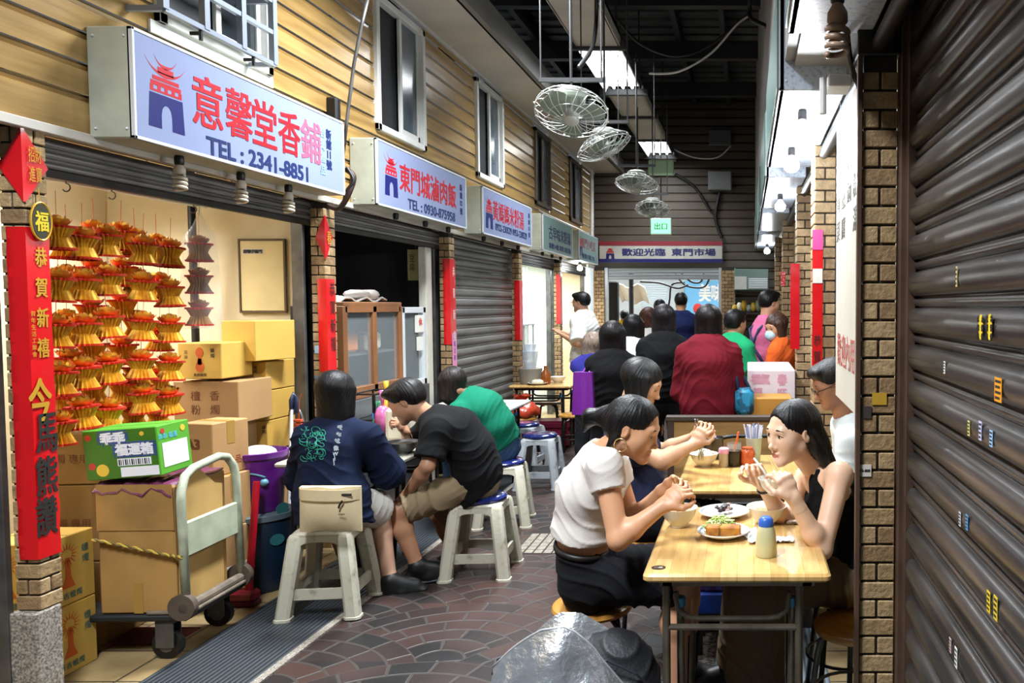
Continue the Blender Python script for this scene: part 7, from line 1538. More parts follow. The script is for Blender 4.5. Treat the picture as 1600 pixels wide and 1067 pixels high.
    if shoe and foot:
        for q in 'LR':
            Q = Sdf(); a, t = r['an' + q], r['toe' + q]; g = nv((t - a) * V(1, 1, 0)); zf = min(a[2], t[2]) - .03; side = np.cross(g, V(0, 0, 1)); heel = V(a[0], a[1], zf) - g * .04
            Q.ec(heel, heel + g * .10, side, .036, .04, .038, .036, k=.03); Q.ec(heel + g * .10, heel + g * .215, side, .043, .034, .038, .022, k=.03); Q.rc(a - V(0, 0, .012), a + V(0, 0, .004), .043, .043, k=.03); Q.rc(a - V(0, 0, .004), V(t[0], t[1], max(t[2], zf)), .044, .034, k=.03)
            v, f = Q.mesh(max(.0055, res * .8), [(V(0, 0, zf - .025), V(0, 0, -1.0))]); so = to_obj('shoe', [(v, f, hm('shoe_' + shoe, shoe, .5, bump=.1))], o)
            Q = Sdf(); Q.ec(heel - V(0, 0, .027), heel + g * .215 - V(0, 0, .027), side, .044, .014, .044, .013, k=.02); v, f = Q.mesh(max(.006, res)); to_obj('sole', [(v, f, hm('sole_dark', '2c343a', .6))], so)
    return o, r, T
# ---- garments: each returns a builder called with the person
def g_top(c, sleeve=.6, loose=.014, hem=-.05, name='shirt', flare=.0, fold=.006, collar=True, mat_=None, seed=1, tank=False, sl_r=1.25, fr=42):
    def fn(o, r, S, b, fw):
        at, lat, up = r['at'], r['lat'], r['up']; Q = Sdf(); g = loose
        tor = [(hem - .02, .152 + flare, .100 + flare), (.10, .152 + flare * .7, .098 + flare * .7), (.36, .134 * fw, .094), (.68, .142 * fw, .104), (.88 if tank else .90, .128 * fw, .078)]
        for (t0, w0, d0), (t1, w1, d1) in zip(tor[:-1], tor[1:]): Q.ec(at(t0), at(t1), lat, (w0) * b + g, d0 * b + g, w1 * b + g, d1 * b + g, k=.04)
        if fw < 1:
            for sx in (-1, 1): Q.el(at(.66) + lat * sx * .062 + r['fr'] * (.075 * b), (.058, .05, .055), k=.05)
        if tank:
            for q, sx in (('L', 1), ('R', -1)):
                Q.el(r['sh' + q] + lat * sx * .015, (.085, .085, .10), k=.015, op=-1)
                e = r['nk'] + lat * sx * .092 + up * .022; Q.rc(e, at(.76) + lat * sx * .09 + r['fr'] * .115, .010, .014, k=.01); Q.rc(e, at(.76) + lat * sx * .09 - r['fr'] * .10, .010, .016, k=.01)
            Q.el(r['nk'] + r['fr'] * .07 - up * .03, (.062, .062, .09), k=.015, op=-1)
        else:
            for q in 'LR':
                Q.rc(r['nk'] - up * .035, r['sh' + q], .045 + g, .047 + g, k=.04)
                if sleeve <= 1:
                    e = r['sh' + q] * (1 - sleeve) + r['el' + q] * sleeve; dr = nv(r['el' + q] - r['sh' + q]); Q.rc(r['sh' + q], e + dr * .05, .047 * b + g, .049 * b * sl_r + g, k=.055, cut=(e, dr))
                else:
                    w_ = r['wr' + q]; t = sleeve - 1; e = r['el' + q] * (1 - t) + w_ * t; dr = nv(w_ - r['el' + q]); Q.rc(r['sh' + q], r['el' + q], .050 * b + g, .045 * b * sl_r + g, k=.03); Q.rc(r['el' + q], e + dr * .04, .044 * b * sl_r + g, .034 * sl_r + g, k=.03, cut=(e, dr))
            Q.rc(r['nk'] - up * .06, r['nk'] - up * .004, .060 + g * .6, .058, k=.04); nd = nv(nv(r['hd'] - r['nk']) + 1.2 * up); Q.rc(r['nk'] + nd * .05, r['nk'] + nd * .2, .055 if fw < 1 else .064, .07, k=.008, op=-1)
        hp_ = at(hem); v, f = Q.mesh(res_of(o), [(hp_, -up)])
        n = vnorm(v, f); v = v + n * folds(v, fold, fr, seed, (.5 * r['fr'][0], .5 * r['fr'][1], 1))[:, None]
        m = mat_ or cloth(c); sh = to_obj(name, [(v, f, m)], o)
        if collar and not tank:
            bb = MB(); nd = nv(nv(r['hd'] - r['nk']) + 1.2 * up); cc = r['nk'] + nd * .004; e1 = lat; e2 = np.cross(nd, e1); rr = .060 if fw < 1 else .069
            bb.tube([Vector(cc + (e1 * math.cos(a) + e2 * math.sin(a)) * rr + nd * .006 * math.sin(a)) for a in np.linspace(0, 6.2832, 28, endpoint=False)], .0065, 7, closed=True); to_obj('collar', [mbpart(bb, m)], sh)
        return sh
    return fn
RES = {}
def res_of(o): return RES.get('now', .007)
def g_legs(c, length=.9, loose=.02, name='trousers', flare=1.0, fold=.006, seed=2, mat_=None, belt=None, waist=.16):
    """length: 0 hip, 1 knee, 2 ankle"""
    def fn(o, r, b, fw):
        at, lat, up = r['at'], r['lat'], r['up']; Q = Sdf(); g = loose
        Q.ec(at(-.08), at(waist), lat, .152 * b + g, .100 * b + g, .140 * b + g * .5, .096 * b + g * .5, k=.05, cut=(at(waist), up))
        for q in 'LR':
            if length <= 1:
                e = r['hp' + q] * (1 - length) + r['kn' + q] * length; dr = nv(r['kn' + q] - r['hp' + q]); Q.rc(r['hp' + q], e + dr * .06, .074 * b + g, .060 * b * flare + g, k=.05, cut=(e, dr))
            else:
                t = length - 1; e = r['kn' + q] * (1 - t) + r['an' + q] * t; dr = nv(r['an' + q] - r['kn' + q]); Q.rc(r['hp' + q], r['kn' + q], .074 * b + g, .058 * b * flare + g, k=.05); Q.rc(r['kn' + q], e + dr * .05, .060 * b * flare + g, .046 * b * flare * flare + g, k=.03, cut=(e, dr))
        v, f = Q.mesh(res_of(o)); n = vnorm(v, f); v = v + n * folds(v, fold, 46, seed, (.8, .3, .6))[:, None]; m = mat_ or cloth(c); to = to_obj(name, [(v, f, m)], o)
        if belt:
            bb = MB(); cc = at(waist - .03); e1 = lat; e2 = np.cross(up, e1); bb.tube([Vector(cc + e1 * math.cos(a) * (.142 * b + g * .5) + e2 * math.sin(a) * (.097 * b + g * .5)) for a in np.linspace(0, 6.2832, 32, endpoint=False)], .012, 6, closed=True); to_obj('belt', [mbpart(bb, hm('belt_' + belt, belt, .5))], to)
    return fn
def g_sock(c, q, t0=.72):
    def fn(o, r):
        Q = Sdf(); a = r['kn' + q] * (1 - t0) + r['an' + q] * t0; dr = nv(r['kn' + q] - r['an' + q]); Q.rc(r['an' + q], a + dr * .04, .040, .046, k=.02, cut=(a, dr)); v, f = Q.mesh(.006); to_obj('sock', [(v, f, cloth(c))], o)
    return fn
J = lambda px, py, Y: np.array(P(px, py, Y), np.float32)
def seated(pel, face_yaw, knees, ankles, toes_yaw=None):
    """hips from the pelvis; knees / ankles given; yaw 0 faces +Y, positive turns to -X"""
    fwd = V(-math.sin(face_yaw), math.cos(face_yaw), 0); lat = V(-math.cos(face_yaw), -math.sin(face_yaw), 0)
    r = dict(pel=V(*pel), lat=lat)
    for i, q in enumerate('LR'):
        sg = 1 if q == 'L' else -1; r['hp' + q] = V(*pel) + lat * sg * .085 - V(0, 0, .01); r['kn' + q] = V(*knees[i]); r['an' + q] = V(*ankles[i])
        ty = toes_yaw[i] if toes_yaw else face_yaw; r['toe' + q] = V(*ankles[i]) + V(-math.sin(ty), math.cos(ty), 0) * .13 - V(0, 0, .035)
    return r
def arms(r, **k):
    for n, v in k.items(): r[n] = v
    return r
# ---------------------------------------------------------------- the diners in front
BLK = ('060506', '120f10')
# A: white crop top, right-hand near table
RES['now'] = .006
yaw = R(-90)
r = seated(J(918, 893, 3.02), R(-84), (J(1080, 884, 3.2), J(1062, 908, 2.90)), (J(1075, 1046, 3.3), (-.26, 2.92, .08)), (R(-80), R(-80)))
r.update(nk=J(942, 708, 2.97), hd=J(991, 668, 2.94), face=(.92, -.16, -.36), shR=J(945, 728, 2.82), shL=J(958, 728, 3.12), elR=J(966, 843, 2.74), wrR=J(1036, 790, 2.80), elL=J(988, 815, 3.10), wrL=J(1034, 768, 3.0))
r['handR'] = dict(d=(.72, .12, .62), n=(.35, .75, -.45), curl=(.75, .85, .9, .95), thumb=.75); r['handL'] = dict(d=(.78, -.15, .55), n=(.2, -.85, -.35), curl=(.7, .8, .85, .9), thumb=.7)
def hairA(S, T, M, s, hd, r):
    tint_hair(S, T, M, s, hd, 'tied')
    a = T(0, -.118, -.002); S.rc(T(0, -.09, .0), a, .045, .030, k=.03); S.rc(a, a + V(-.06, .01, -.004), .030, .030, k=.03); S.rc(a + V(-.06, .01, -.004), a + V(-.088, .015, -.055), .028, .010, k=.02)
    S.rc(T(.062, -.035, -.02), T(.05, -.06, -.10), .022, .006, k=.02)
o, rA, TA_ = person('person in a white crop T-shirt eating noodles at the near table, hoop earring', r, 'cf9a76', BLK, top=g_top('cfc9c3', .34, .010, .335, fold=.005, seed=3, sl_r=1.12, collar=False), bottom=g_legs('0d0e13', .96, .014, 'denim_shorts', 1.3, fold=.009, seed=4, belt='0d0b0a', waist=.24), res=.006, hres=.0028, hunch=.045, hairfn=hairA, look=(0, 1, -.5), openy=.001, lipc='a8604e', shoe='0c0c0d', s=1.0)
b = MB(); e = TA_(.082, -.006, -.035); b.tube([Vector(e + np.array(rA['M'] @ V(0, .024 * math.sin(a), -.024 + .024 * math.cos(a)))) for a in np.linspace(0, 6.28, 30, endpoint=False)], .0024, 7, closed=True); to_obj('hoop_earring', [mbpart(b, hm('earring_gold', 'd8b878', .2, .8))], o)
g_sock('0d0d0f', 'L', .60)(o, rA)
M_ = frame(P(893, 913, 2.90), (.75, 0, -.66), (.62, 0, .78)); b = MB(); b.box(-.022, .036, -.036, .036, -.004, .004, 0, .003, M=M_); ph = tag(b.build('phone', hm('phone_black', '0a0a0c', .2)), 'black phone with a tan edge in the back pocket of the diner in white', 'phone'); b = MB(); b.box(-.024, -.018, -.037, .037, -.005, .005, 0, .002, M=frame(P(893, 913, 2.90), (.62, 0, .78), (-.75, 0, .66)) @ Matrix.Translation((.056, 0, 0))); b.build('case_edge', hm('case_tan', 'b07a4a', .5), ph)
# chopsticks and noodles held over the bowl
def stick(name, a, c, m, label, r0=.0036, r1=.0026): b = MB(); b.cyl(a, c, r0, r1, 8); return tag(b.build(name, m, smooth=40), label, 'chopstick', 'chopsticks in hands')
m_bam = hm('bamboo', 'd0b070', .5); m_spoon = hm('spoon_white', 'd8d4cc', .3)
hA = Vector(rA['wrR']) + Vector((.055, .02, .05))
for dx, q in ((0, 'nearer'), (.006, 'farther')): stick('chopstick', hA + Vector((-.02 + dx, dx * 2, .05)), BW1 + Vector((-.0 + dx * 2, dx, .085)), m_bam, 'bamboo chopstick over the noodle bowl, held by the diner in white, %s one' % q)
b = MB()
for i in range(16):
    a = i * .8; q0 = BW1 + Vector((.006 + .010 * math.cos(a), .010 * math.sin(a), .105 + .004 * (i % 3))); b.tube([q0, q0 + Vector((.003 * math.cos(a * 2), 0, -.025)), q0 + Vector((.008 * math.cos(a), .008 * math.sin(a), -.055))], .0022, 5)
tag(b.build('noodles', hm('noodle_brown', 'b9853a', .35, var=.35, scale=60), smooth=True), 'brown noodles lifted from the bowl by the diner in white', 'food', kind='stuff')
# B: black tank top
r = seated((.41, 3.08, .575), R(88), (J(1182, 918, 2.93), J(1172, 905, 3.22)), ((.03, 2.98, .08), (-.02, 3.28, .08)), (R(80), R(95)))
r.update(nk=J(1279, 738, 3.09), hd=J(1237, 674, 3.0), face=(-.80, -.56, -.14), shL=J(1312, 742, 2.94), shR=J(1262, 745, 3.24), elL=J(1284, 858, 2.82), wrL=J(1240, 778, 2.79), elR=J(1226, 818, 3.15), wrR=J(1192, 756, 3.03))
r['handL'] = dict(d=(-.42, .05, .9), n=(-.5, .75, -.2), curl=(.65, .8, .95, 1.0), thumb=.6); r['handR'] = dict(d=(-.45, -.2, .87), n=(-.1, -.85, -.4), curl=(.7, .85, .95, 1.0), thumb=.7)
def hairB(S, T, M, s, hd, r):
    S.el(T(0, -.015, .0345), (.0805, .1015, .086), M, k=.02); S.ec(T(0, -.05, .03), T(0, -.085, -.07), M[:, 0], .082, .07, .078, .06, k=.03)
    e = r['nk'] + V(.05, .02, .0); S.ec(T(0, -.085, -.06), e + V(.02, .02, -.06), M[:, 0], .075, .055, .06, .03, k=.03)
    S.rc(T(-.065, -.03, -.02), J(1290, 722, 2.98), .03, .022, k=.02)
    S.el(T(0, .126, -.020), (.078, .098, .116), M, k=.012, op=-1)
    for sx in (-1, 1): S.el(T(sx * .092, .018, -.050), (.032, .050, .060), M, k=.015, op=-1)
o, rB, TB_ = person('person in a black tank top holding a bowl and chopsticks at the near table', r, 'e4bb9e', BLK, top=g_top('0a0a0c', 0, .011, .05, name='tank_top', fold=.003, tank=True, seed=6), bottom=g_legs('62553f', 1.95, .022, 'trousers', 1.4, fold=.010, seed=7), res=.006, hres=.0028, hunch=.05, hairfn=hairB, look=(.25, 1, .05), openy=.0075, lipc='b56a64', shoe='0c0c0d', s=1.03)
w_ = rB['wrR']; dr = nv(rB['wrR'] - rB['elR']); cc = w_ - dr * .02; e1 = nv(np.cross(dr, V(0, 0, 1))); e2 = np.cross(dr, e1); b = MB(); b.tube([Vector(cc + (e1 * math.cos(a) + e2 * math.sin(a)) * .031) for a in np.linspace(0, 6.28, 22, endpoint=False)], .004, 6, closed=True); to_obj('hair_tie', [mbpart(b, m_black)], o)
cB = P(1213, 768, 2.93); bowl((cB.x, cB.y, cB.z - .01), .07, .062, 'white bowl with grey band held by the diner in the black tank top', rim=hm('bowl_grey_band', '6d6558', .4), fill=m_broth, fh=.7)
m0 = TB_(0, .098, -.072)
for k, q in ((0, 'upper'), (.007, 'lower')): stick('chopstick', P(1226, 750, 2.80) + Vector((0, 0, -k)), P(1203, 712, 2.88) + Vector((-k, 0, -k)), m_bam, 'bamboo chopstick before the mouth of the diner in the tank top, %s one' % q)
b = MB(); pa, pb_ = P(1178, 716, 2.95), P(1204, 752, 2.90); b.tube([pa, pa.lerp(pb_, .5) + Vector((0, 0, .004)), pb_], [.004, .0045, .006], 8); b.ball(pb_ + Vector((.01, 0, -.008)), (.020, .014, .006), 12, 6); tag(b.build('soup_spoon', m_spoon, smooth=True), 'white soup spoon in the hand of the diner in the tank top', 'spoon')
# C: black bob, navy top, second table
RES['now'] = .008
r = seated((-.52, 3.96, .575), R(-88), ((-.18, 4.08, .50), (-.18, 3.88, .50)), ((-.17, 4.1, .08), (-.17, 3.86, .08)))
r.update(nk=J(974, 662, 3.95), hd=J(1004, 598, 3.92), face=(.90, -.10, -.42), shR=J(972, 690, 3.78), shL=J(980, 688, 4.12), elR=J(1034, 720, 3.70), wrR=J(1084, 694, 3.86), elL=J(1035, 706, 4.16), wrL=J(1086, 682, 4.02))
r['handR'] = dict(d=(.55, .1, .8), n=(.2, .9, -.3), curl=(.8, .9, 1, 1), thumb=.7); r['handL'] = dict(d=(.6, -.1, .75), n=(.2, -.9, -.2), curl=(.8, .9, 1, 1), thumb=.7)
o, rC, TC = person('person with a black bob and navy top lifting noodles at the second table', r, 'cc9c7a', ('090909', '1d1d1f'), 'bob', .10, top=g_top('262a44', .50, .016, -.02, fold=.006, seed=9), bottom=g_legs('17181c', 1.9, .02, seed=3), res=.008, hres=.0034, look=(0, 1, -.4), openy=.002, b=1.16, hunch=.0)
for k, q in ((0, 'nearer'), (.012, 'farther')): stick('chopstick', P(1086, 655, 3.9) + Vector((k, 0, 0)), P(1096, 716, 3.95) + Vector((k * .5, k, 0)), hm('steel_stick', 'a9a9a4', .25, .8), 'steel chopstick raised in the fist over the second table, %s one' % q)
b = MB()
for i in range(12): a = i * .7; q0 = P(1095, 705, 3.95); b.tube([q0 + Vector((.012 * math.cos(a), .012 * math.sin(a), 0)), q0 + Vector((.014 * math.cos(a), .014 * math.sin(a), -.045))], .0028, 5)
tag(b.build('noodles', MATS['rice_noodle'], smooth=True), 'pale noodles hanging from the steel chopsticks', 'food', kind='stuff')
# D: navy jacket seen from behind
RES['now'] = .007
r = seated((-2.21, 4.16, .565), R(-8), (J(520, 792, 4.62), J(597, 797, 4.44)), (J(545, 890, 4.60), J(610, 907, 4.36)), (R(-10), R(-72)))
r.update(nk=J(525, 662, 4.25), hd=J(526, 615, 4.24), face=(.25, .9, -.35), shL=J(482, 684, 4.17), shR=J(574, 682, 4.22), elR=J(606, 738, 4.36), wrR=J(592, 712, 4.58), elL=J(474, 745, 4.36), wrL=J(525, 712, 4.60))
r['handR'] = dict(d=(-.5, .8, .1), n=(-.4, .1, -.9), curl=(.6, .7, .7, .8), thumb=.5); r['handL'] = dict(d=(.5, .8, .1), n=(.4, .1, -.9), curl=(.6, .7, .7, .8), thumb=.5)
def jprint(o, r, S, b, fw):
    sh = g_top('0c1730', 1.88, .026, -.28, name='jacket', flare=.03, fold=.007, seed=11, sl_r=1.45)(o, r, S, b, fw)
    # teal line drawing and a column of white characters, laid on the cloth of the back
    me = sh.data; from mathutils.bvhtree import BVHTree
    bv = BVHTree.FromPolygons([v.co for v in me.vertices], [p.vertices for p in me.polygons]); O = ORG[sh.name]
    def on(px, py):
        p = Vector(P(px, py, 3.6)) - O; dirn = (p - (Vector((0, 0, H)) - O)).normalized(); h_ = bv.ray_cast(p, dirn); return (h_[0] + O - dirn * .004) if h_[0] else P(px, py, 4.03)
    bb = MB(); rr = random.Random(2)
    for k in range(34):
        x0, y0, sp_, rad = 474 + rr.uniform(0, 30), 668 + rr.uniform(0, 50), rr.uniform(3, 6), rr.uniform(2, 6.5); q = []
        for i in range(9): a = i / 8 * sp_ + k; q.append(on(x0 + rad * (1 + .5 * i / 8) * math.cos(a), y0 + rad * math.sin(a)))
        bb.tube(q, .0016, 4)
    to_obj('teal_drawing', [mbpart(bb, hm('print_teal_green', '2f9c82', .7))], sh)
    bb = MB()
    for ch, px, py in (('愛', 531, 668), ('你', 529, 679), ('就', 527, 689), ('像', 525, 700), ('W', 524, 709), ('i', 523, 714.5), ('F', 522.5, 719), ('i', 522, 724)):
        p = on(px, py); text(bb, ch, .03, frame(p, (1, .08, .05), (.12, .1, 1)), h=.026 if ord(ch) > 256 else .018, depth=.001, bold=.0006)
    to_obj('lettering', [mbpart(bb, hm('print_silver', 'b9c6cf', .6))], sh)
o, rD, TD = person('person in a navy jacket with a teal print, seen from behind on the left stool', r, 'd0a48a', ('080808', '151314'), 'bob', .235, top=jprint, bottom=g_legs('d6d4cc', .84, .030, 'shorts', 1.3, seed=5), noears=True, face=False, res=.007, hres=.005, shoe='0b0d0e', hunch=.04)
g_sock('c8c8c8', 'R', .93)(o, rD)
# her cream bag
o = thing('shoulder_bag', 'cream canvas shoulder bag on the back of the diner in the navy jacket', 'bag', P(512, 830, 3.86)); a, c = P(468, 760, 3.90), P(562, 760, 3.90); dn = P(465, 832, 3.88); M_ = frame((a + c) / 2, c - a, (0, 0, 1)); Lb = (c - a).length; hb = a.z - dn.z
b = MB(); n = 12; g = [[M_ @ Vector((Lb * (.5 - u / n) * (1.0 + .03 * (j / 6)), -hb * j / 6 + .004 * math.sin(u), .045 * math.sin(math.pi * u / n) ** .4 * math.sin(math.pi * min(1, .12 + j / 6.6)) ** .5)) for u in range(n + 1)] for j in range(7)]
gb = [[M_ @ Vector((Lb * (.5 - u / n), -hb * j / 6, -.02)) for u in range(n + 1)] for j in range(7)]
m_cv = hm('cream_canvas', 'd6c49c', .75, var=.1, scale=6, bump=.15, bscale=120); b.sheet([list(reversed(q)) for q in g]); b.sheet(gb); b.sheet([g[0], gb[0]]); b.sheet([gb[6], g[6]]); b.sheet([[q[0] for q in g], [q[0] for q in gb]]); b.sheet([[q[-1] for q in gb], [q[-1] for q in g]]); b.build('body', m_cv, o, smooth=40)
b = MB(); b.sheet([[M_ @ Vector((Lb * (u / n - .5), -hb * (.02 + .24 * j / 3 + .02 * (u / n)), .052 * math.sin(math.pi * min(1, max(.0, u / n))) ** .4 + .004)) for u in range(n + 1)] for j in range(4)], th=.002); b.build('flap', m_cv, o, smooth=40)
b = MB(); b.box(.28 * Lb, .44 * Lb, -.16 * hb, -.11 * hb, .045, .05, M=M_); b.build('label', hm('label_brown', '2a2420', .6), o); b = MB(); b.tube([M_ @ Vector((.30 * Lb, -.26 * hb, .055)), M_ @ Vector((.25 * Lb, -.36 * hb, .056)), M_ @ Vector((.235 * Lb, -.42 * hb, .055))], .005, 6); b.build('zip_pull', m_black, o)
b = MB(); text(b, 'ciao', .02, M_ @ Matrix.Translation((.28 * Lb, -.55 * hb, .052)), w=.03, depth=.002); b.build('stitching', m_ink, o)
b = MB(); b.tube([Vector(M_ @ Vector((-.46 * Lb, 0, .0))), Vector(rD['sh' + 'L']) + Vector((-.07, .01, -.10)), Vector(rD['nk']) + Vector((.0, -.0, .0)) + Vector((.10, .11, -.12)), Vector(rD['shR']) + Vector((.05, .1, -.2))], .010, 6); b.build('strap', m_cv, o, smooth=True)
bpy.data.objects.remove([c_ for c_ in o.children if c_.name.startswith('strap')][0])
# E: man in black T-shirt and khaki shorts
r = seated((-1.62, 4.72, .575), R(88), (J(624, 797, 4.48), J(688, 805, 4.88)), (J(652, 884, 4.50), J(712, 872, 4.90)), (R(-62), R(60)))
r.update(nk=J(672, 655, 4.66), hd=J(634, 626, 4.62), face=(-.82, -.08, -.52), shL=J(682, 672, 4.48), shR=J(676, 664, 4.86), elL=J(668, 728, 4.40), wrL=J(636, 770, 4.48), elR=J(640, 700, 4.92), wrR=J(634, 676, 4.74))
r['handL'] = dict(d=(-.75, .2, -.55), n=(-.3, .3, -.8), curl=(.35, .4, .4, .45), thumb=.3); r['handR'] = dict(d=(-.35, -.35, .75), n=(-.6, .0, .0), curl=(.8, .9, 1, 1), thumb=.7)
o, rE, TE = person('person in a black T-shirt and khaki shorts bent over a bowl on the left', r, 'b28263', ('0a0908', '1b1715'), 'short', female=False, top=g_top('090a0c', .80, .026, -.2, fold=.005, seed=13, sl_r=1.25, collar=False), bottom=g_legs('85745a', .93, .008, 'shorts', 1.4, fold=.012, seed=8), res=.007, hres=.0034, hunch=.085, look=(0, 1, -.5), openy=.001, shoe='0b0b0c', s=1.04, b=1.06)
# F: green shirt
RES['now'] = .009
r = seated((-1.84, 5.80, .575), R(60), ((-2.2, 5.85, .52), (-2.15, 6.1, .52)), ((-2.2, 5.9, .09), (-2.12, 6.15, .09)))
r.update(nk=J(727, 618, 5.72), hd=J(706, 600, 5.66), face=(-.75, .45, -.45), shL=J(716, 643, 5.56), shR=J(752, 622, 5.95), elL=J(700, 690, 5.5), wrL=J(680, 680, 5.75), elR=J(720, 680, 6.1), wrR=J(700, 660, 6.2))
person('person in a green shirt and jeans bent over the table by the shutter', r, 'b28263', ('14100f', '2c2422'), 'bob', .13, top=g_top('0e6a50', 1.7, .018, -.04, fold=.006, seed=15), bottom=g_legs('3d5878', 1.9, .02, seed=4), face=False, res=.009, hunch=.11, fingers=False, shoe='1a1a1c')
# U: man in glasses behind the menu board
r = seated((.64, 4.02, .60), R(85), ((.25, 3.9, .52), (.25, 4.15, .52)), ((.28, 3.9, .08), (.28, 4.15, .08)))
r.update(nk=J(1322, 655, 3.95), hd=J(1299, 598, 3.92), face=(-.86, -.18, -.42), shL=J(1330, 690, 3.78), shR=J(1325, 685, 4.12), elL=J(1322, 765, 3.75), wrL=J(1290, 770, 3.85), elR=J(1310, 765, 4.2), wrR=J(1280, 770, 4.1))
r['hp'+'L'] = r['pel'] + V(0, -.085, 0); r['hp'+'R'] = r['pel'] + V(0, .085, 0)
o, rU, TU = person('person in glasses and a pale shirt looking down, half hidden by the menu board', r, 'a9775a', ('0c0b0b', '2a2625'), 'short', female=False, top=g_top('c9cfd0', .8, .02, -.05, seed=17), bottom=g_legs('2a2f3c', 1.9, .02), res=.009, hres=.0038, fingers=False, look=(0, 1, -.4), openy=.002, s=1.0)
b = MB()
for sx in (-1, 1): b.tube([Vector(TU(sx * .033 + .021 * math.cos(a), .098 - .002 * abs(math.cos(a)), -.002 + .016 * math.sin(a))) for a in np.linspace(0, 6.28, 20, endpoint=False)], .0018, 6, closed=True); b.tube([Vector(TU(sx * .054, .096, .002)), Vector(TU(sx * .075, .04, .003)), Vector(TU(sx * .080, -.005, .004))], .0018, 6)
b.tube([Vector(TU(-.012, .099, .002)), Vector(TU(.012, .099, .002))], .0018, 6); to_obj('glasses', [mbpart(b, m_black)], o)
dup(w0, (.66, 4.04, .004), R(20), 'wooden stool under the man in glasses, behind the menu board')
# ---------------------------------------------------------------- the standing queue
def stand(label, px, top_py, Y, yaw, c_top, c_leg='17181c', build=1.0, style='bob', hl=.14, female=True, sleeve=.6, sk='b98865', hairc=BLK, arm='front', res=.011, face=False, hname='shirt', nod=-.12, fdir=None, legs=1.93, **k):
    t = P(px, top_py, Y); Ht = t.z - .012; x, y = t.x, t.y; fwd = V(-math.sin(yaw), math.cos(yaw), 0); lat = V(-math.cos(yaw), -math.sin(yaw), 0); B = V(x, y, 0) - fwd * .03
    f_ = Ht / 1.62; r = dict(lat=lat, pel=B + V(0, 0, .90 * f_), nk=B + V(0, 0, 1.375 * f_) - fwd * .01, hd=B + V(0, 0, Ht - .115) + fwd * .03, face=fdir if fdir is not None else fwd + V(0, 0, nod))
    for q, sg in (('L', 1), ('R', -1)):
        l = lat * sg; r['sh' + q] = B + V(0, 0, 1.285 * f_) + l * .132 * build; r['hp' + q] = r['pel'] + l * .085 - V(0, 0, .02); r['kn' + q] = B + V(0, 0, .47 * f_) + l * .10 + fwd * .02; r['an' + q] = B + V(0, 0, .085) + l * .10 - fwd * .01; r['toe' + q] = r['an' + q] + fwd * .13 - V(0, 0, .035)
        if arm == 'front': w_ = r['sh' + q] + fwd * .26 - V(0, 0, .26) - l * .10
        elif arm == 'down': w_ = r['sh' + q] - V(0, 0, .50) + l * .06 + fwd * .05
        else: w_ = V(*arm[q])
        r['wr' + q] = w_; r['el' + q] = ik(r['sh' + q], w_, .28 * f_, .24 * f_, -fwd * .5 + l * .45 - V(0, 0, .6))
    RES['now'] = res; k.setdefault('loose', .014); k.setdefault('hem', -.10); lo = k.pop('loose'); he = k.pop('hem')
    return person(label, r, sk, hairc, style, hl, female=female, top=g_top(c_top, sleeve, lo, he, name=hname, seed=int(px) % 17, fold=.006), bottom=g_legs(c_leg, legs, .004, seed=int(px) % 13), face=face, res=res, fingers=False, b=build, shoe='17171a', hres=.004, **k)
oG, rG, _ = stand('person in a dark red long sleeved shirt seen from behind the bench', 1107, 474, 5.5, R(0), '66121f', build=1.2, hl=.20, sleeve=1.85, res=.009, hairc=('070506', '150f11'))
oH, rH, _ = stand('person in a black T-shirt with collar length hair queuing, left of the one in red', 1037, 474, 6.3, R(6), '08090b', build=1.08, hl=.16, sleeve=.7, hairc=('0a080a', '1c1719'))
oI, rI, _ = stand('person with long straight black hair and a black top in the queue', 957, 500, 5.75, R(5), '070709', build=1.0, style='long', hl=.42, sleeve=1.3)
stand('person with curly grey brown hair and a purple blue sleeveless top', 926, 517, 6.7, R(20), '2b2a78', build=.95, style='bob', hl=.14, sleeve=.05, hairc=('5a4a40', '8a7a6c'), sk='b38a72')
oK, rK, TK = stand('tall person in a loose white T-shirt and glasses reaching left by the bright stall', 907, 455, 9.5, R(78), 'd9d9d4', 'c8cfc8', build=1.08, style='short', female=False, sleeve=.95, loose=.04, face=True, arm={'L': P(880, 524, 9.3), 'R': P(880, 520, 9.8)}, sk='c09070', legs=.8)
b = MB()
for sx in (-1, 1): b.tube([Vector(TK(sx * .033 + .021 * math.cos(a), .098, -.002 + .016 * math.sin(a))) for a in np.linspace(0, 6.28, 16, endpoint=False)], .0025, 5, closed=True); b.tube([Vector(TK(sx * .054, .096, .002)), Vector(TK(sx * .08, -.005, .004))], .0025, 5)
to_obj('glasses', [mbpart(b, m_black)], oK)
stand('short person with dark hair and a white top in the queue', 991, 490, 7.3, R(-20), 'cfd3d8', build=.9, style='bob', hl=.12)
stand('person with long brown hair and a white top, behind the black T-shirt', 1013, 479, 8.1, R(8), 'd5d3cf', build=.95, style='long', hl=.30, hairc=('2a1712', '5a3426'))
stand('tall person with cropped hair in a navy T-shirt walking towards the gateway', 1064, 456, 10.4, R(4), '141c44', build=1.18, style='short', female=False, sleeve=.7)
stand('person whose dark hair alone shows behind the queue, left of the navy T-shirt', 1031, 467, 11.3, R(0), '3a3c44', build=1.0, style='short', female=False)
stand('person in bright yellow clothes beyond the gateway', 975, 484, 15.6, R(20), 'e0b000', 'd0a200', build=1.1, style='short', female=False, sleeve=1.8)
stand('person in a green T-shirt half hidden behind the one in dark red', 1150, 482, 6.95, R(-40), '1f9c66', build=1.05, style='short', hl=.1, sleeve=.7)
oS, rS, TS = stand('tall person in a pink shirt with a dark apron strap behind the papered counter', 1203, 452, 7.6, R(-58), 'd06a90', 'a84a72', build=1.02, style='short', female=False, sleeve=.7, sk='c09070')
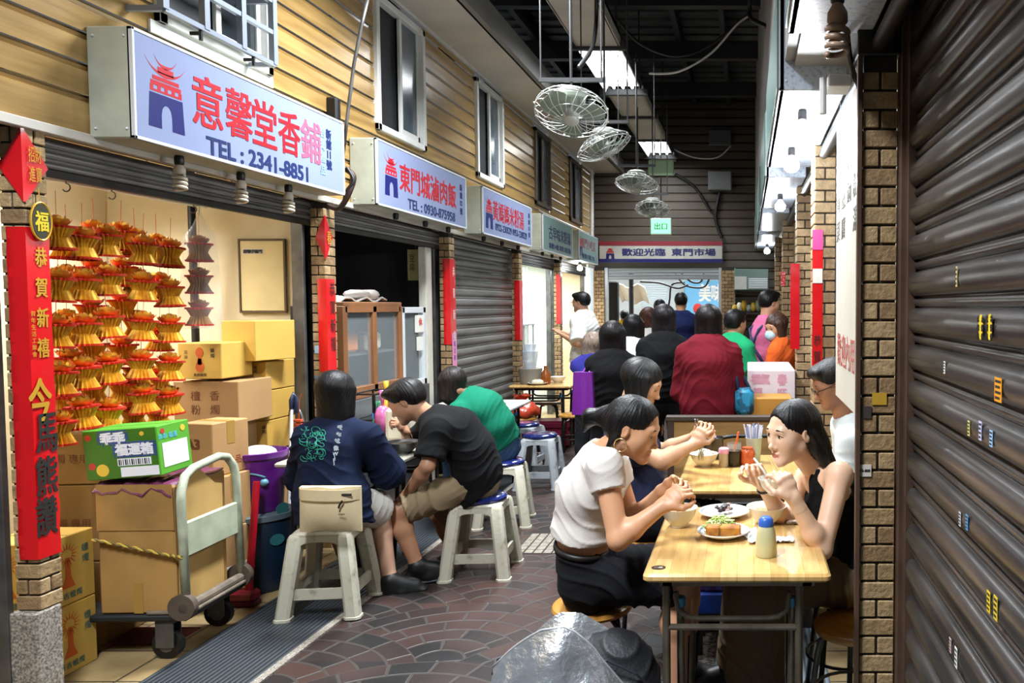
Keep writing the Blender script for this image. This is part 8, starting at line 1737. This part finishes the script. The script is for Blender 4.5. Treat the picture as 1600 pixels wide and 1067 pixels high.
b = MB(); at, fr_, lt = rS['at'], rS['fr'], rS['lat']
for sg in (1, -1): b.tube([Vector(rS['nk'] + lt * sg * .07 + V(0, 0, .0)), Vector(at(.8) + lt * sg * .08 - fr_ * .125), Vector(at(.45) - lt * sg * .03 - fr_ * .135), Vector(at(.15) - lt * sg * .13 - fr_ * .10)], .014, 6)
to_obj('apron_strap', [mbpart(b, hm('apron_blue', '2a2f58', .7))], oS)
oT, rT, TT = stand('short person in an orange shirt, dark apron and pale blue mask behind the counter', 1212, 488, 6.9, R(75), 'cf5a22', '2a1418', build=.95, style='bob', hl=.12, sleeve=.6, face=True, hairc=('1d1210', '4a2e22'), fdir=(-.7, -.6, -.25))
Q = Sdf(); Q.el(TT(0, .078, -.055), (.055, .045, .05), rT['M'], k=.01); v, f = Q.mesh(.005); to_obj('face_mask', [(v, f, hm('mask_blue', 'a9c4d2', .7))], oT)
Q = Sdf(); Q.ec(rT['at'](-.1), rT['at'](.75), rT['lat'], .175, .14, .16, .135, k=.03, cut=(rT['at'](.4), -rT['fr'] * 1.0)); v, f = Q.mesh(.011); to_obj('apron', [(v, f, cloth('3a141c'))], oT)
# bags of the queue
o = thing('tote_bag', 'shiny purple tote bag at the side of the long haired one in black', 'bag', P(917, 640, 5.55)); b = MB(); p = P(917, 612, 5.6); g = [[Vector((p.x + (-.065 + .13 * i / 6) * (1 + .2 * j / 5), 5.52 + .02 * math.sin(i), p.z + .15 - .06 * j)) for i in range(7)] for j in range(6)]; b.sheet(g, th=.05); b.build('bag', hm('tote_purple', '6a1f86', .35, coat=.3), o, smooth=40)
b = MB(); b.tube([Vector((p.x - .03, 5.52, p.z + .14)), Vector(rI['shL']) + Vector((-.07, -.03, -.05)), Vector(rI['shL']) + Vector((0, 0, .075)), Vector(rI['shL']) + Vector((-.05, .07, -.05)), Vector((p.x + .03, 5.55, p.z + .14))], .008, 6); b.build('strap', MATS['tote_purple'], o, smooth=True)
o = thing('handbag', 'teal striped handbag hanging from the shoulder of the one in dark red', 'bag', P(1161, 630, 5.45)); p = P(1162, 628, 5.42); b = MB(); b.box(p.x - .06, p.x + .07, 5.36, 5.5, p.z - .09, p.z + .10, 0, .03); b.build('bag', hm('bag_teal', '2a86a8', .5, scale=14, col2='15506c', lo=.45, hi=.5), o, smooth=40)
b = MB(); b.tube([Vector((p.x - .04, 5.42, p.z + .09)), Vector(rG['shR']) + Vector((.03, -.02, -.1)), Vector(rG['shR']) + Vector((-.02, -.01, .075)), Vector(rG['shR']) + Vector((.03, .06, -.06)), Vector((p.x + .04, 5.46, p.z + .09))], .012, 6); b.build('strap', hm('strap_blue', '2c3f60', .6), o, smooth=True)
# black backpack beside the foil bag
o = thing('backpack', 'black backpack on the stool behind the silver foil bag', 'backpack', (-.45, 2.62, .46)); Q = Sdf(); c_ = J(958, 1040, 2.58); Q.el(c_ + V(0, .02, -.02), (.14, .11, .13), k=.05); Q.el(c_ + V(.06, .0, -.10), (.10, .12, .12), k=.05); v, f = Q.mesh(.008); n = vnorm(v, f); v = v + n * folds(v, .006, 36, 5)[:, None]; to_obj('body', [(v, f, hm('backpack_black', '14161b', .55, bump=.2, bscale=90))], o)
b = MB(); b.tube([Vector(c_ + V(-.09, -.09, .05)), Vector(c_ + V(0, -.115, .07)), Vector(c_ + V(.09, -.10, .02)), Vector(c_ + V(.15, -.06, -.06))], .004, 5); b.build('zip', hm('zip_black', '2b2d33', .4), o)
